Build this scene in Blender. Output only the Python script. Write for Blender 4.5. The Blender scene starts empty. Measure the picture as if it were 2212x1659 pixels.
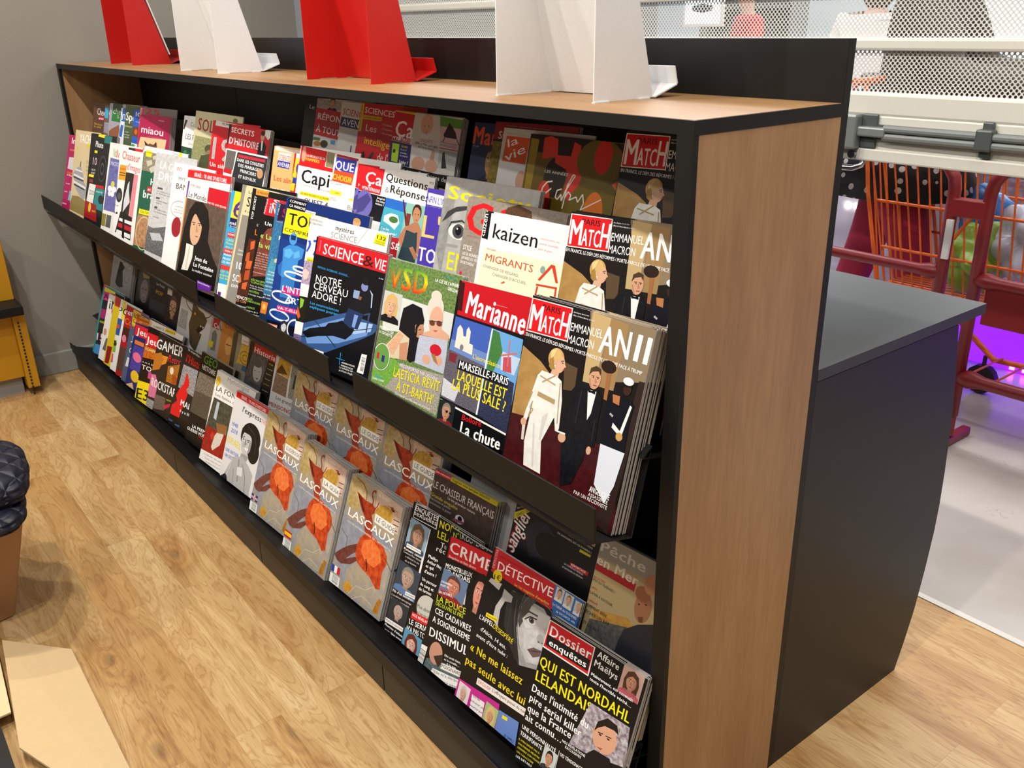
import bpy, bmesh, math, random
from mathutils import Vector, Matrix
random.seed(7)
S = 0.30                      # metres per rack-depth unit
ZF = 3.956                    # height of the rack top above the floor, in the same units
scene = bpy.context.scene
COL = scene.collection

def P(x, y, z):               # rack units (origin: front right corner of the top, x right, y back, z up) -> metres
    return Vector((x * S, y * S, (z + ZF) * S))

# ------------------------------------------------------------------ camera
CAM_F = 1934.795
CAM_T = (2.43733, -2.80277, 0.37426)
CAM_R = ((0.6148074, 0.7884413, -0.0192937), (0.2846316, -0.2446307, -0.9268984), (-0.7355248, 0.5643724, -0.3748160))
cam_data = bpy.data.cameras.new('camera')
cam_data.sensor_fit = 'HORIZONTAL'
cam_data.sensor_width = 36.0
cam_data.lens = 36.0 * CAM_F / 2212.0
cam_data.clip_start = 0.05
cam_data.clip_end = 100
cam = bpy.data.objects.new('camera', cam_data)
COL.objects.link(cam)
rows = [Vector(r) for r in CAM_R]          # world -> camera rows: right, down, forward
rot = Matrix((rows[0], -rows[1], -rows[2])).transposed()
cam.matrix_world = Matrix.Translation(P(*CAM_T)) @ rot.to_4x4()
scene.camera = cam

# ------------------------------------------------------------------ view and world
scene.view_settings.view_transform = 'Standard'
scene.view_settings.look = 'None'
scene.view_settings.gamma = 1.0
scene.view_settings.use_curve_mapping = False
scene.view_settings.exposure = 0.0
world = bpy.data.worlds.new('world')
scene.world = world
world.use_nodes = True
bg = world.node_tree.nodes['Background']
bg.inputs[0].default_value = (1.0, 0.97, 0.93, 1)
bg.inputs[1].default_value = 0.22

# ------------------------------------------------------------------ lights of the shop and the mall, with added area fills
def look(o, target):
    d = Vector(target) - o.location
    o.rotation_euler = d.to_track_quat('-Z', 'Y').to_euler()

def spot(x, y, z, target, power, col, size=120, radius=0.05, blend=0.6):
    d = bpy.data.lights.new('track_spot', 'SPOT')
    d.energy = power; d.color = col; d.spot_size = math.radians(size); d.spot_blend = blend; d.shadow_soft_size = radius
    o = bpy.data.objects.new('track_spot', d); COL.objects.link(o)
    o.location = (x, y, z); look(o, target)
    return o

def area(x, y, z, sx, sy, power, col, target=None):
    d = bpy.data.lights.new('unseen_area_light', 'AREA')
    d.shape = 'RECTANGLE'; d.size = sx; d.size_y = sy; d.energy = power; d.color = col
    o = bpy.data.objects.new('unseen_area_light', d); COL.objects.link(o)
    o.location = (x, y, z)
    if target: look(o, target)
    return o

WARM = (1.0, 0.94, 0.85)
for lx, pw in ((0.15, 95), (-0.75, 95), (-1.75, 95), (-2.6, 80)):
    spot(lx, -0.95, 3.0, (lx, -0.05, 0.6), pw, WARM, 110, 0.035)
spot(-2.3, -2.6, 3.0, (-1.7, -0.6, 0), 110, WARM, 110, 0.05)
spot(0.2, -2.2, 3.0, (-0.4, -0.8, 0), 90, WARM, 110, 0.05)
area(0.3, 3.0, 3.2, 4.0, 2.6, 105, (1.0, 0.97, 0.95))
area(-3.5, 3.4, 3.2, 4.0, 3.0, 120, (1.0, 0.97, 0.95))
area(-1.5, 2.15, 2.6, 4.0, 0.5, 45, (0.97, 0.97, 1.0), (-1.5, 2.7, 0.6))  # added fill aimed at the kiosk front to brighten it, no real fitting
area(-3.0, 7.0, 3.4, 9.0, 3.5, 480, (0.95, 0.98, 1.0))  # added fill, brightens the far mall behind the shutter
area(0.8, 0.2, 3.0, 1.4, 1.0, 26, (1.0, 0.95, 0.88))
# ------------------------------------------------------------------ materials
def srgb(h):
    h = h.lstrip('#')
    c = [int(h[i:i + 2], 16) / 255 for i in (0, 2, 4)]
    return tuple(x / 12.92 if x <= 0.04045 else ((x + 0.055) / 1.055) ** 2.4 for x in c)

def mat(name, col, rough=0.5, metal=0.0, spec=0.5, bump=0.0, bscale=200.0, emit=None, estr=0.0):
    m = bpy.data.materials.new(name); m.use_nodes = True
    nt = m.node_tree; b = nt.nodes['Principled BSDF']
    b.inputs['Base Color'].default_value = (*srgb(col), 1)
    b.inputs['Roughness'].default_value = rough
    b.inputs['Metallic'].default_value = metal
    b.inputs['Specular IOR Level'].default_value = spec
    if emit:
        b.inputs['Emission Color'].default_value = (*srgb(emit), 1)
        b.inputs['Emission Strength'].default_value = estr
    tc = nt.nodes.new('ShaderNodeTexCoord'); nz = nt.nodes.new('ShaderNodeTexNoise')
    nz.inputs['Scale'].default_value = bscale; nz.inputs['Detail'].default_value = 3
    nt.links.new(tc.outputs['Object'], nz.inputs['Vector'])
    # slight procedural variation of the surface colour
    mx = nt.nodes.new('ShaderNodeMixRGB'); mx.blend_type = 'MULTIPLY'; mx.inputs[0].default_value = 0.10
    mx.inputs[1].default_value = (*srgb(col), 1)
    nt.links.new(nz.outputs['Fac'], mx.inputs[2]); nt.links.new(mx.outputs[0], b.inputs['Base Color'])
    if bump:
        bp = nt.nodes.new('ShaderNodeBump'); bp.inputs['Strength'].default_value = bump; bp.inputs['Distance'].default_value = 0.002
        nt.links.new(nz.outputs['Fac'], bp.inputs['Height']); nt.links.new(bp.outputs['Normal'], b.inputs['Normal'])
    return m

def nd(nt, typ, **kw):
    n = nt.nodes.new(typ)
    for k, v in kw.items():
        if k.startswith('i_'): n.inputs[k[2:]].default_value = v
        else: setattr(n, k, v)
    return n

def ramp(nt, stops):
    r = nt.nodes.new('ShaderNodeValToRGB')
    el = r.color_ramp.elements
    while len(el) < len(stops): el.new(0.5)
    for e, (p, c) in zip(el, stops):
        e.position = p; e.color = (*srgb(c), 1)
    return r

def mat_laminate(name, stretch, stops, rough=0.42):
    m = bpy.data.materials.new(name); m.use_nodes = True
    nt = m.node_tree; b = nt.nodes['Principled BSDF']; L = nt.links
    tc = nd(nt, 'ShaderNodeTexCoord'); mp = nd(nt, 'ShaderNodeMapping'); mp.inputs['Scale'].default_value = stretch
    L.new(tc.outputs['Object'], mp.inputs['Vector'])
    n1 = nd(nt, 'ShaderNodeTexNoise'); n1.inputs['Scale'].default_value = 2.2; n1.inputs['Detail'].default_value = 6; n1.inputs['Distortion'].default_value = 1.2
    n2 = nd(nt, 'ShaderNodeTexNoise'); n2.inputs['Scale'].default_value = 26; n2.inputs['Detail'].default_value = 4
    L.new(mp.outputs[0], n1.inputs['Vector']); L.new(mp.outputs[0], n2.inputs['Vector'])
    r = ramp(nt, stops); L.new(n1.outputs['Fac'], r.inputs[0])
    mx = nd(nt, 'ShaderNodeMixRGB', blend_type='MULTIPLY'); mx.inputs[0].default_value = 0.22
    r2 = ramp(nt, [(0.3, 'a89a88'), (0.62, 'ffffff')]); L.new(n2.outputs['Fac'], r2.inputs[0])
    L.new(r.outputs[0], mx.inputs[1]); L.new(r2.outputs[0], mx.inputs[2]); L.new(mx.outputs[0], b.inputs['Base Color'])
    b.inputs['Roughness'].default_value = rough
    return m

def mat_floor():
    m = bpy.data.materials.new('oak_planks'); m.use_nodes = True
    nt = m.node_tree; b = nt.nodes['Principled BSDF']; L = nt.links
    tc = nd(nt, 'ShaderNodeTexCoord')
    br = nd(nt, 'ShaderNodeTexBrick'); br.offset = 0.37; br.inputs['Scale'].default_value = 1.0
    br.inputs['Brick Width'].default_value = 0.9; br.inputs['Row Height'].default_value = 0.098
    br.inputs['Mortar Size'].default_value = 0.0005; br.inputs['Mortar Smooth'].default_value = 0.3; br.inputs['Bias'].default_value = 0.0
    br.inputs['Color1'].default_value = (0, 0, 0, 1); br.inputs['Color2'].default_value = (1, 1, 1, 1); br.inputs['Mortar'].default_value = (0.5, 0.5, 0.5, 1)
    L.new(tc.outputs['Object'], br.inputs['Vector'])
    # shift the grain of every plank
    sx = nd(nt, 'ShaderNodeSeparateXYZ'); L.new(tc.outputs['Object'], sx.inputs[0])
    cmb = nd(nt, 'ShaderNodeCombineXYZ'); ml = nd(nt, 'ShaderNodeMath', operation='MULTIPLY'); ml.inputs[1].default_value = 7.3
    bw = nd(nt, 'ShaderNodeRGBToBW'); L.new(br.outputs['Color'], bw.inputs[0]); L.new(bw.outputs[0], ml.inputs[0])
    sh = nd(nt, 'ShaderNodeMath', operation='ADD'); L.new(sx.outputs[0], sh.inputs[0]); L.new(ml.outputs[0], sh.inputs[1]); L.new(sh.outputs[0], cmb.inputs[0]); L.new(sx.outputs[1], cmb.inputs[1])
    mp = nd(nt, 'ShaderNodeMapping'); mp.inputs['Scale'].default_value = (1.5, 9, 1); L.new(cmb.outputs[0], mp.inputs['Vector'])
    n1 = nd(nt, 'ShaderNodeTexNoise'); n1.inputs['Scale'].default_value = 1.3; n1.inputs['Detail'].default_value = 5; n1.inputs['Distortion'].default_value = 1.6
    L.new(mp.outputs[0], n1.inputs['Vector'])
    r = ramp(nt, [(0.22, 'b08a58'), (0.42, 'c2a06e'), (0.58, 'cdae7c'), (0.78, 'd8be90')]); L.new(n1.outputs['Fac'], r.inputs[0])
    # knots with rings around them
    mk = nd(nt, 'ShaderNodeMapping'); mk.inputs['Scale'].default_value = (3.0, 8.0, 1); L.new(cmb.outputs[0], mk.inputs['Vector'])
    nw = nd(nt, 'ShaderNodeTexNoise'); nw.inputs['Scale'].default_value = 3.0; L.new(mk.outputs[0], nw.inputs['Vector'])
    ad = nd(nt, 'ShaderNodeMixRGB'); ad.inputs[0].default_value = 0.12; L.new(mk.outputs[0], ad.inputs[1]); L.new(nw.outputs['Color'], ad.inputs[2])
    vo = nd(nt, 'ShaderNodeTexVoronoi', voronoi_dimensions='2D'); vo.inputs['Scale'].default_value = 0.62; L.new(ad.outputs[0], vo.inputs['Vector'])
    rk = ramp(nt, [(0.0, '4a3018'), (0.035, '8a6238'), (0.07, 'e8d0a8'), (0.10, 'b88e58'), (0.13, 'f0dcb8'), (0.17, 'cdb084'), (0.24, 'ffffff')]); L.new(vo.outputs['Distance'], rk.inputs[0])
    mk2 = nd(nt, 'ShaderNodeMixRGB', blend_type='MULTIPLY'); mk2.inputs[0].default_value = 0.48
    # cathedral figure: thin darker contour lines of the same noise
    fm = nd(nt, 'ShaderNodeMath', operation='MULTIPLY'); fm.inputs[1].default_value = 11.0; L.new(n1.outputs['Fac'], fm.inputs[0])
    ff = nd(nt, 'ShaderNodeMath', operation='FRACT'); L.new(fm.outputs[0], ff.inputs[0])
    rg = ramp(nt, [(0.0, 'c09a68'), (0.22, 'ffffff'), (0.8, 'ffffff'), (1.0, 'c09a68')]); L.new(ff.outputs[0], rg.inputs[0])
    mgr = nd(nt, 'ShaderNodeMixRGB', blend_type='MULTIPLY'); mgr.inputs[0].default_value = 0.42
    L.new(r.outputs[0], mgr.inputs[1]); L.new(rg.outputs[0], mgr.inputs[2])
    L.new(mgr.outputs[0], mk2.inputs[1]); L.new(rk.outputs[0], mk2.inputs[2])
    # fine pores
    mf = nd(nt, 'ShaderNodeMapping'); mf.inputs['Scale'].default_value = (9, 120, 1); L.new(cmb.outputs[0], mf.inputs['Vector'])
    nf = nd(nt, 'ShaderNodeTexNoise'); nf.inputs['Scale'].default_value = 2.0; nf.inputs['Detail'].default_value = 3; L.new(mf.outputs[0], nf.inputs['Vector'])
    rf = ramp(nt, [(0.3, 'b89a70'), (0.6, 'ffffff')]); L.new(nf.outputs['Fac'], rf.inputs[0])
    m3 = nd(nt, 'ShaderNodeMixRGB', blend_type='MULTIPLY'); m3.inputs[0].default_value = 0.30
    L.new(mk2.outputs[0], m3.inputs[1]); L.new(rf.outputs[0], m3.inputs[2])
    # plank tone and joints
    rt = ramp(nt, [(0.0, 'e6d8c2'), (1.0, 'ffffff')]); L.new(bw.outputs[0], rt.inputs[0])
    m4 = nd(nt, 'ShaderNodeMixRGB', blend_type='MULTIPLY'); m4.inputs[0].default_value = 1.0
    L.new(m3.outputs[0], m4.inputs[1]); L.new(rt.outputs[0], m4.inputs[2])
    m5 = nd(nt, 'ShaderNodeMixRGB'); m5.inputs[2].default_value = (*srgb('a08050'), 1)
    L.new(br.outputs['Fac'], m5.inputs[0]); L.new(m4.outputs[0], m5.inputs[1])
    L.new(m5.outputs[0], b.inputs['Base Color'])
    b.inputs['Roughness'].default_value = 0.42
    return m

def mat_tile():
    m = bpy.data.materials.new('mall_floor_tiles'); m.use_nodes = True
    nt = m.node_tree; b = nt.nodes['Principled BSDF']; L = nt.links
    tc = nd(nt, 'ShaderNodeTexCoord')
    n1 = nd(nt, 'ShaderNodeTexNoise'); n1.inputs['Scale'].default_value = 2.5; n1.inputs['Detail'].default_value = 6; L.new(tc.outputs['Object'], n1.inputs['Vector'])
    r = ramp(nt, [(0.3, 'a39b94'), (0.55, 'b6b0aa'), (0.8, 'c2beb9')]); L.new(n1.outputs['Fac'], r.inputs[0])
    n2 = nd(nt, 'ShaderNodeTexVoronoi', feature='DISTANCE_TO_EDGE'); n2.inputs['Scale'].default_value = 14
    nn = nd(nt, 'ShaderNodeTexNoise'); nn.inputs['Scale'].default_value = 9; L.new(tc.outputs['Object'], nn.inputs['Vector'])
    ad = nd(nt, 'ShaderNodeMixRGB'); ad.inputs[0].default_value = 0.4; L.new(tc.outputs['Object'], ad.inputs[1]); L.new(nn.outputs['Color'], ad.inputs[2]); L.new(ad.outputs[0], n2.inputs['Vector'])
    rr = ramp(nt, [(0.0, '8a827c'), (0.012, 'ffffff')]); L.new(n2.outputs['Distance'], rr.inputs[0])
    n3 = nd(nt, 'ShaderNodeTexNoise'); n3.inputs['Scale'].default_value = 5; L.new(tc.outputs['Object'], n3.inputs['Vector'])
    gt = nd(nt, 'ShaderNodeMath', operation='GREATER_THAN'); gt.inputs[1].default_value = 0.62; L.new(n3.outputs['Fac'], gt.inputs[0])
    mg = nd(nt, 'ShaderNodeMath', operation='MULTIPLY'); mg.inputs[1].default_value = 0.6; L.new(gt.outputs[0], mg.inputs[0])
    mx = nd(nt, 'ShaderNodeMixRGB', blend_type='MULTIPLY'); L.new(mg.outputs[0], mx.inputs[0]); L.new(r.outputs[0], mx.inputs[1]); L.new(rr.outputs[0], mx.inputs[2])
    L.new(mx.outputs[0], b.inputs['Base Color'])
    b.inputs['Roughness'].default_value = 0.22
    return m

def mat_perforated(name, col):
    """white sheet steel with a staggered grid of punched round holes (object x, z)"""
    m = bpy.data.materials.new(name); m.use_nodes = True
    nt = m.node_tree; b = nt.nodes['Principled BSDF']; L = nt.links
    b.inputs['Base Color'].default_value = (*srgb(col), 1); b.inputs['Roughness'].default_value = 0.45
    tc = nd(nt, 'ShaderNodeTexCoord'); sp = nd(nt, 'ShaderNodeSeparateXYZ'); L.new(tc.outputs['Object'], sp.inputs[0])
    def M(op, a, bb=None):
        n = nd(nt, 'ShaderNodeMath', operation=op)
        for i, v in enumerate((a, bb)):
            if v is None: continue
            if isinstance(v, (int, float)): n.inputs[i].default_value = v
            else: L.new(v, n.inputs[i])
        return n.outputs[0]
    px, pz, rad = 0.0105, 0.0112, 0.0029
    def grid(off):
        fx = M('MULTIPLY', M('SUBTRACT', M('FRACT', M('ADD', M('DIVIDE', sp.outputs[0], px), 1000 + off)), 0.5), px)
        fz = M('MULTIPLY', M('SUBTRACT', M('FRACT', M('ADD', M('DIVIDE', sp.outputs[2], pz), 1000 + off)), 0.5), pz)
        return M('SQRT', M('ADD', M('MULTIPLY', fx, fx), M('MULTIPLY', fz, fz)))
    d = M('MINIMUM', grid(0.0), grid(0.5))
    hole = M('LESS_THAN', d, rad)
    tr = nd(nt, 'ShaderNodeBsdfTransparent'); mx = nd(nt, 'ShaderNodeMixShader')
    L.new(hole, mx.inputs[0]); L.new(b.outputs[0], mx.inputs[1]); L.new(tr.outputs[0], mx.inputs[2])
    L.new(mx.outputs[0], nt.nodes['Material Output'].inputs['Surface'])
    return m

def mat_dots(name, base, dot, pitch, rad):
    """fabric with printed round dots"""
    m = bpy.data.materials.new(name); m.use_nodes = True
    nt = m.node_tree; b = nt.nodes['Principled BSDF']; L = nt.links
    tc = nd(nt, 'ShaderNodeTexCoord'); vo = nd(nt, 'ShaderNodeTexVoronoi'); vo.inputs['Scale'].default_value = 1 / pitch; vo.inputs['Randomness'].default_value = 0.45
    L.new(tc.outputs['Object'], vo.inputs['Vector'])
    lt = nd(nt, 'ShaderNodeMath', operation='LESS_THAN'); lt.inputs[1].default_value = rad; L.new(vo.outputs['Distance'], lt.inputs[0])
    mx = nd(nt, 'ShaderNodeMixRGB'); mx.inputs[1].default_value = (*srgb(base), 1); mx.inputs[2].default_value = (*srgb(dot), 1)
    L.new(lt.outputs[0], mx.inputs[0]); L.new(mx.outputs[0], b.inputs['Base Color']); b.inputs['Roughness'].default_value = 0.8
    return m

def mat_quilt():
    m = mat('navy_quilting', '14182a', 0.55, bump=0.0)
    nt = m.node_tree; L = nt.links; b = nt.nodes['Principled BSDF']
    tc = nd(nt, 'ShaderNodeTexCoord')
    def wave(rotz):
        mp = nd(nt, 'ShaderNodeMapping'); mp.inputs['Rotation'].default_value = (0, 0, rotz); L.new(tc.outputs['Object'], mp.inputs['Vector'])
        w = nd(nt, 'ShaderNodeTexWave', bands_direction='X', wave_profile='SIN'); w.inputs['Scale'].default_value = 7.0
        L.new(mp.outputs[0], w.inputs['Vector'])
        pw = nd(nt, 'ShaderNodeMath', operation='POWER'); pw.inputs[1].default_value = 0.35; L.new(w.outputs['Fac'], pw.inputs[0]); return pw.outputs[0]
    mn = nd(nt, 'ShaderNodeMath', operation='MINIMUM'); L.new(wave(0.9), mn.inputs[0]); L.new(wave(-0.9), mn.inputs[1])
    bp = nd(nt, 'ShaderNodeBump'); bp.inputs['Strength'].default_value = 0.9; bp.inputs['Distance'].default_value = 0.008
    L.new(mn.outputs[0], bp.inputs['Height']); L.new(bp.outputs[0], b.inputs['Normal'])
    return m

def mat_pages():
    m = bpy.data.materials.new('page_edges'); m.use_nodes = True
    nt = m.node_tree; b = nt.nodes['Principled BSDF']; L = nt.links
    tc = nd(nt, 'ShaderNodeTexCoord'); mp = nd(nt, 'ShaderNodeMapping'); mp.inputs['Scale'].default_value = (3, 3, 5200); L.new(tc.outputs['Object'], mp.inputs['Vector'])
    n = nd(nt, 'ShaderNodeTexNoise'); n.inputs['Scale'].default_value = 1.0; n.inputs['Detail'].default_value = 1; L.new(mp.outputs[0], n.inputs['Vector'])
    r = ramp(nt, [(0.3, 'a6a4a1'), (0.6, 'eceae8')]); L.new(n.outputs['Fac'], r.inputs[0]); L.new(r.outputs[0], b.inputs['Base Color'])
    b.inputs['Roughness'].default_value = 0.7
    return m

def mat_print():
    """printed paper: two ink colours per face, mottled by noise whose scale is stored with the face"""
    m = bpy.data.materials.new('printed_paper'); m.use_nodes = True
    nt = m.node_tree; b = nt.nodes['Principled BSDF']; L = nt.links
    a1 = nd(nt, 'ShaderNodeAttribute', attribute_name='ink'); a2 = nd(nt, 'ShaderNodeAttribute', attribute_name='ink2')
    tc = nd(nt, 'ShaderNodeTexCoord'); sc = nd(nt, 'ShaderNodeMath', operation='MULTIPLY'); sc.inputs[1].default_value = 1000.0
    L.new(a2.outputs['Alpha'], sc.inputs[0])
    n = nd(nt, 'ShaderNodeTexNoise'); n.inputs['Detail'].default_value = 4; n.inputs['Roughness'].default_value = 0.6
    L.new(tc.outputs['Object'], n.inputs['Vector']); L.new(sc.outputs[0], n.inputs['Scale'])
    mr = nd(nt, 'ShaderNodeMapRange'); mr.inputs['From Min'].default_value = 0.36; mr.inputs['From Max'].default_value = 0.64; L.new(n.outputs['Fac'], mr.inputs['Value'])
    mx = nd(nt, 'ShaderNodeMixRGB'); L.new(mr.outputs[0], mx.inputs[0]); L.new(a1.outputs['Color'], mx.inputs[1]); L.new(a2.outputs['Color'], mx.inputs[2])
    L.new(mx.outputs[0], b.inputs['Base Color'])
    b.inputs['Roughness'].default_value = 0.32; b.inputs['Specular IOR Level'].default_value = 0.4
    return m

M = dict(
    black=mat('black_laminate', '151413', 0.5, spec=0.3), blackedge=mat('black_edging', '171615', 0.55, spec=0.3), steel=mat('black_sheet_steel', '121110', 0.5, spec=0.3),
    plinth=mat('dark_plinth_board', '2b2822', 0.5), desk=mat('anthracite_desktop', '33383b', 0.5, bump=0.05, bscale=60), deskside=mat('anthracite_board', '1d1b1a', 0.45, spec=0.35),
    wood_v=mat_laminate('beech_laminate_upright', (5, 5, 0.55), [(0.25, 'a47c54'), (0.5, 'b0885f'), (0.75, 'b99269')]),
    wood_h=mat_laminate('beech_laminate_top', (0.55, 5, 5), [(0.25, '8a6540'), (0.5, '9a744a'), (0.75, 'a47f56')]),
    floor=mat_floor(), tile=mat_tile(), wall=mat('grey_wall_paint', '979289', 0.85, bump=0.08, bscale=120), wallb=mat('blue_grey_wall_paint', '90949e', 0.8),
    skirting=mat('pale_skirting', '8f918e', 0.6),
    red=mat('red_lacquered_steel', 'c01a14', 0.4), white=mat('white_lacquered_steel', 'e6e6e6', 0.45), card=mat('white_card', 'e4e2dc', 0.7),
    perf=mat_perforated('perforated_white_steel', 'c9c8c3'), rail=mat('ivory_painted_rail', 'd2d0c6', 0.42), lock=mat('grey_steel_lock', '858b8a', 0.38, 0.35), lockd=mat('dark_grey_steel', '565c5b', 0.42, 0.3), chrome=mat('chrome', 'b8bcc0', 0.18, 1.0),
    orange=mat('orange_coated_wire', 'd8601a', 0.4), maroon=mat('maroon_painted_tube', '7c1a20', 0.4), barcode=mat('white_sticker', 'dadada', 0.6),
    lav=mat('lavender_panel', 'c2c0d6', 0.35), purple=mat('purple_led_panel', '6a20c0', 0.4, emit='7a1cff', estr=1.9), dotled=mat('fairy_led', 'ffffff', 0.5, emit='fff4d8', estr=14), pinkled=mat('pink_led', 'ff60e0', 0.5, emit='ff50f0', estr=10), warmled=mat('warm_strip_light', 'ffd090', 0.5, emit='ffb060', estr=3.0),
    skin=mat('skin', 'c99a80', 0.55), crimson=mat('crimson_trousers', '98163a', 0.8), dots=mat_dots('polka_dot_cloth', '101018', 'b8b8b8', 0.042, 0.27), darkcloth=mat('dark_cardigan', '35322e', 0.9), whitecloth=mat('white_top', 'd8d4d0', 0.9), redcloth=mat('red_top', 'b02028', 0.9), greyhair=mat('grey_hair', 'a8a49c', 0.7), brownhair=mat('brown_hair', '4a3828', 0.7),
    yellow=mat('yellow_sheet_steel', 'c08a10', 0.45), carton=mat('brown_cardboard', 'a9805c', 0.85, bump=0.1, bscale=90), sheet=mat('pale_cardboard', 'd6b98c', 0.85, bump=0.06, bscale=60), sheet2=mat('cream_cardboard', 'e2cfa2', 0.85), darkbin=mat('black_plastic', '0c0c0d', 0.5),
    quilt=mat_quilt(), pages=mat_pages(), paper=mat_print(), backcover=mat('back_cover_paper', 'b8b5b0', 0.4),
    bagblue=mat('blue_film', '2a6ab0', 0.3), bagwhite=mat('clear_white_film', 'b8bcd0', 0.2), baggreen=mat('green_film', '7a9a30', 0.35), bagdark=mat('dark_navy_film', '1c2440', 0.3), bagblack=mat('black_cloth', '121214', 0.8),
    shopw=mat('white_shop_wall', 'b2c2ca', 0.6), screen=mat('lit_screen', 'd8ecff', 0.4, emit='d0e8ff', estr=2.2), screenb=mat('dark_screen_shape', '20344a', 0.5), lit=mat('lit_shelf_panel', 'ffffff', 0.5, emit='dcecff', estr=0.9), shelfd=mat('grey_shelving', '6a6e70', 0.5),
)

# ------------------------------------------------------------------ mesh helpers (coordinates in rack units unless noted)
def box(bm, x0, x1, y0, y1, z0, z1, bev=0.0):
    vs = [bm.verts.new(P(x, y, z)) for x in (x0, x1) for y in (y0, y1) for z in (z0, z1)]
    fs = [(0, 1, 3, 2), (4, 6, 7, 5), (0, 4, 5, 1), (2, 3, 7, 6), (0, 2, 6, 4), (1, 5, 7, 3)]
    out = [bm.faces.new([vs[i] for i in f]) for f in fs]
    if bev:
        es = list({e for f in out for e in f.edges})
        bmesh.ops.bevel(bm, geom=es, offset=bev, segments=2, affect='EDGES', profile=0.5)
    return out

def prism_x(bm, prof, x0, x1):
    """profile of (y, z) points extruded along x"""
    a = [bm.verts.new(P(x0, y, z)) for y, z in prof]; b = [bm.verts.new(P(x1, y, z)) for y, z in prof]
    n = len(prof)
    bm.faces.new(a); bm.faces.new(b[::-1])
    for i in range(n): bm.faces.new((a[i], b[i], b[(i + 1) % n], a[(i + 1) % n]))

def sheet_x(bm, line, x0, x1, th):
    """thin bent sheet: open (y, z) polyline thickened downwards and extruded along x"""
    n = len(line); off = []
    for i, (y, z) in enumerate(line):
        ny = nz = 0
        for a, b in ((i - 1, i), (i, i + 1)):
            if a < 0 or b >= n: continue
            dy, dz = line[b][0] - line[a][0], line[b][1] - line[a][1]; l = math.hypot(dy, dz)
            ny += dz / l; nz += -dy / l
        l = math.hypot(ny, nz) or 1
        off.append((y + ny / l * th, z + nz / l * th))
    for i in range(n - 1):
        prism_x(bm, [line[i], line[i + 1], off[i + 1], off[i]], x0, x1)

def plate(bm, pts, th):
    """flat polygon plate with thickness (metres); pts are world Vectors, thickness along its normal"""
    n = (pts[1] - pts[0]).cross(pts[2] - pts[0]).normalized() * th
    a = [bm.verts.new(p) for p in pts]; b = [bm.verts.new(p - n) for p in pts]
    k = len(pts)
    bm.faces.new(a); bm.faces.new(b[::-1])
    for i in range(k): bm.faces.new((a[(i + 1) % k], a[i], b[i], b[(i + 1) % k]))

def tube(bm, pts, r, seg=8, closed=False):
    """round tube through world points (metres), r may be a list"""
    pts = [Vector(p) for p in pts]; n = len(pts)
    rs = r if isinstance(r, (list, tuple)) else [r] * n
    rings = []; up = None
    for i, p in enumerate(pts):
        a = pts[(i - 1) % n] if (i or closed) else None; b = pts[(i + 1) % n] if (i < n - 1 or closed) else None
        t = ((p - a).normalized() if a is not None else Vector()) + ((b - p).normalized() if b is not None else Vector())
        if t.length < 1e-6: t = (b if b is not None else p) - (a if a is not None else p)
        t.normalize()
        if up is None:
            up = Vector((0, 0, 1)) if abs(t.z) < 0.9 else Vector((1, 0, 0))
        u = (up - t * up.dot(t)).normalized(); v = t.cross(u); up = u
        rings.append([bm.verts.new(p + (u * math.cos(2 * math.pi * k / seg) + v * math.sin(2 * math.pi * k / seg)) * rs[i]) for k in range(seg)])
    m = n if closed else n - 1
    for i in range(m):
        A, B = rings[i], rings[(i + 1) % n]
        for k in range(seg): bm.faces.new((A[k], A[(k + 1) % seg], B[(k + 1) % seg], B[k]))
    if not closed:
        bm.faces.new(rings[0][::-1]); bm.faces.new(rings[-1])

def loft(bm, rings):
    """closed surface through rings of (centre, half x, half y[, rotation z]) in metres"""
    seg = 16; R = []
    for c, hx, hy in rings:
        R.append([bm.verts.new(Vector(c) + Vector((math.cos(2 * math.pi * k / seg) * hx, math.sin(2 * math.pi * k / seg) * hy, 0))) for k in range(seg)])
    for A, B in zip(R, R[1:]):
        for k in range(seg): bm.faces.new((A[k], A[(k + 1) % seg], B[(k + 1) % seg], B[k]))
    bm.faces.new(R[0][::-1]); bm.faces.new(R[-1])

def obj(name, bm, m, parent=None, smooth=False, mats=None):
    bmesh.ops.recalc_face_normals(bm, faces=bm.faces[:])
    me = bpy.data.meshes.new(name)
    org = Vector(); q = parent
    while q: org += q.location; q = q.parent
    if parent is None and bm.verts:
        xs = [v.co for v in bm.verts]
        org = Vector(((min(v.x for v in xs) + max(v.x for v in xs)) / 2, (min(v.y for v in xs) + max(v.y for v in xs)) / 2, min(v.z for v in xs)))
    for v in bm.verts: v.co -= org
    bm.to_mesh(me); bm.free()
    for mm in (mats or [m]): me.materials.append(mm)
    if smooth:
        for p in me.polygons: p.use_smooth = True
    o = bpy.data.objects.new(name, me); COL.objects.link(o)
    if parent: o.parent = parent
    else: o.location = org
    return o

def thing(name, label, cat, loc, group=None):
    o = bpy.data.objects.new(name, None); COL.objects.link(o)
    o.empty_display_size = 0.05; o.matrix_world = Matrix.Translation(loc)
    o['label'] = label; o['category'] = cat
    if group: o['group'] = group
    return o

def tag(o, label, cat, group=None):
    o['label'] = label; o['category'] = cat
    if group: o['group'] = group
    return o

def struct(name, bm, m, label=None):
    o = obj(name, bm, m); o['kind'] = 'structure'
    if label: o['label'] = label
    return o

def NB(): return bmesh.new()
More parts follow.
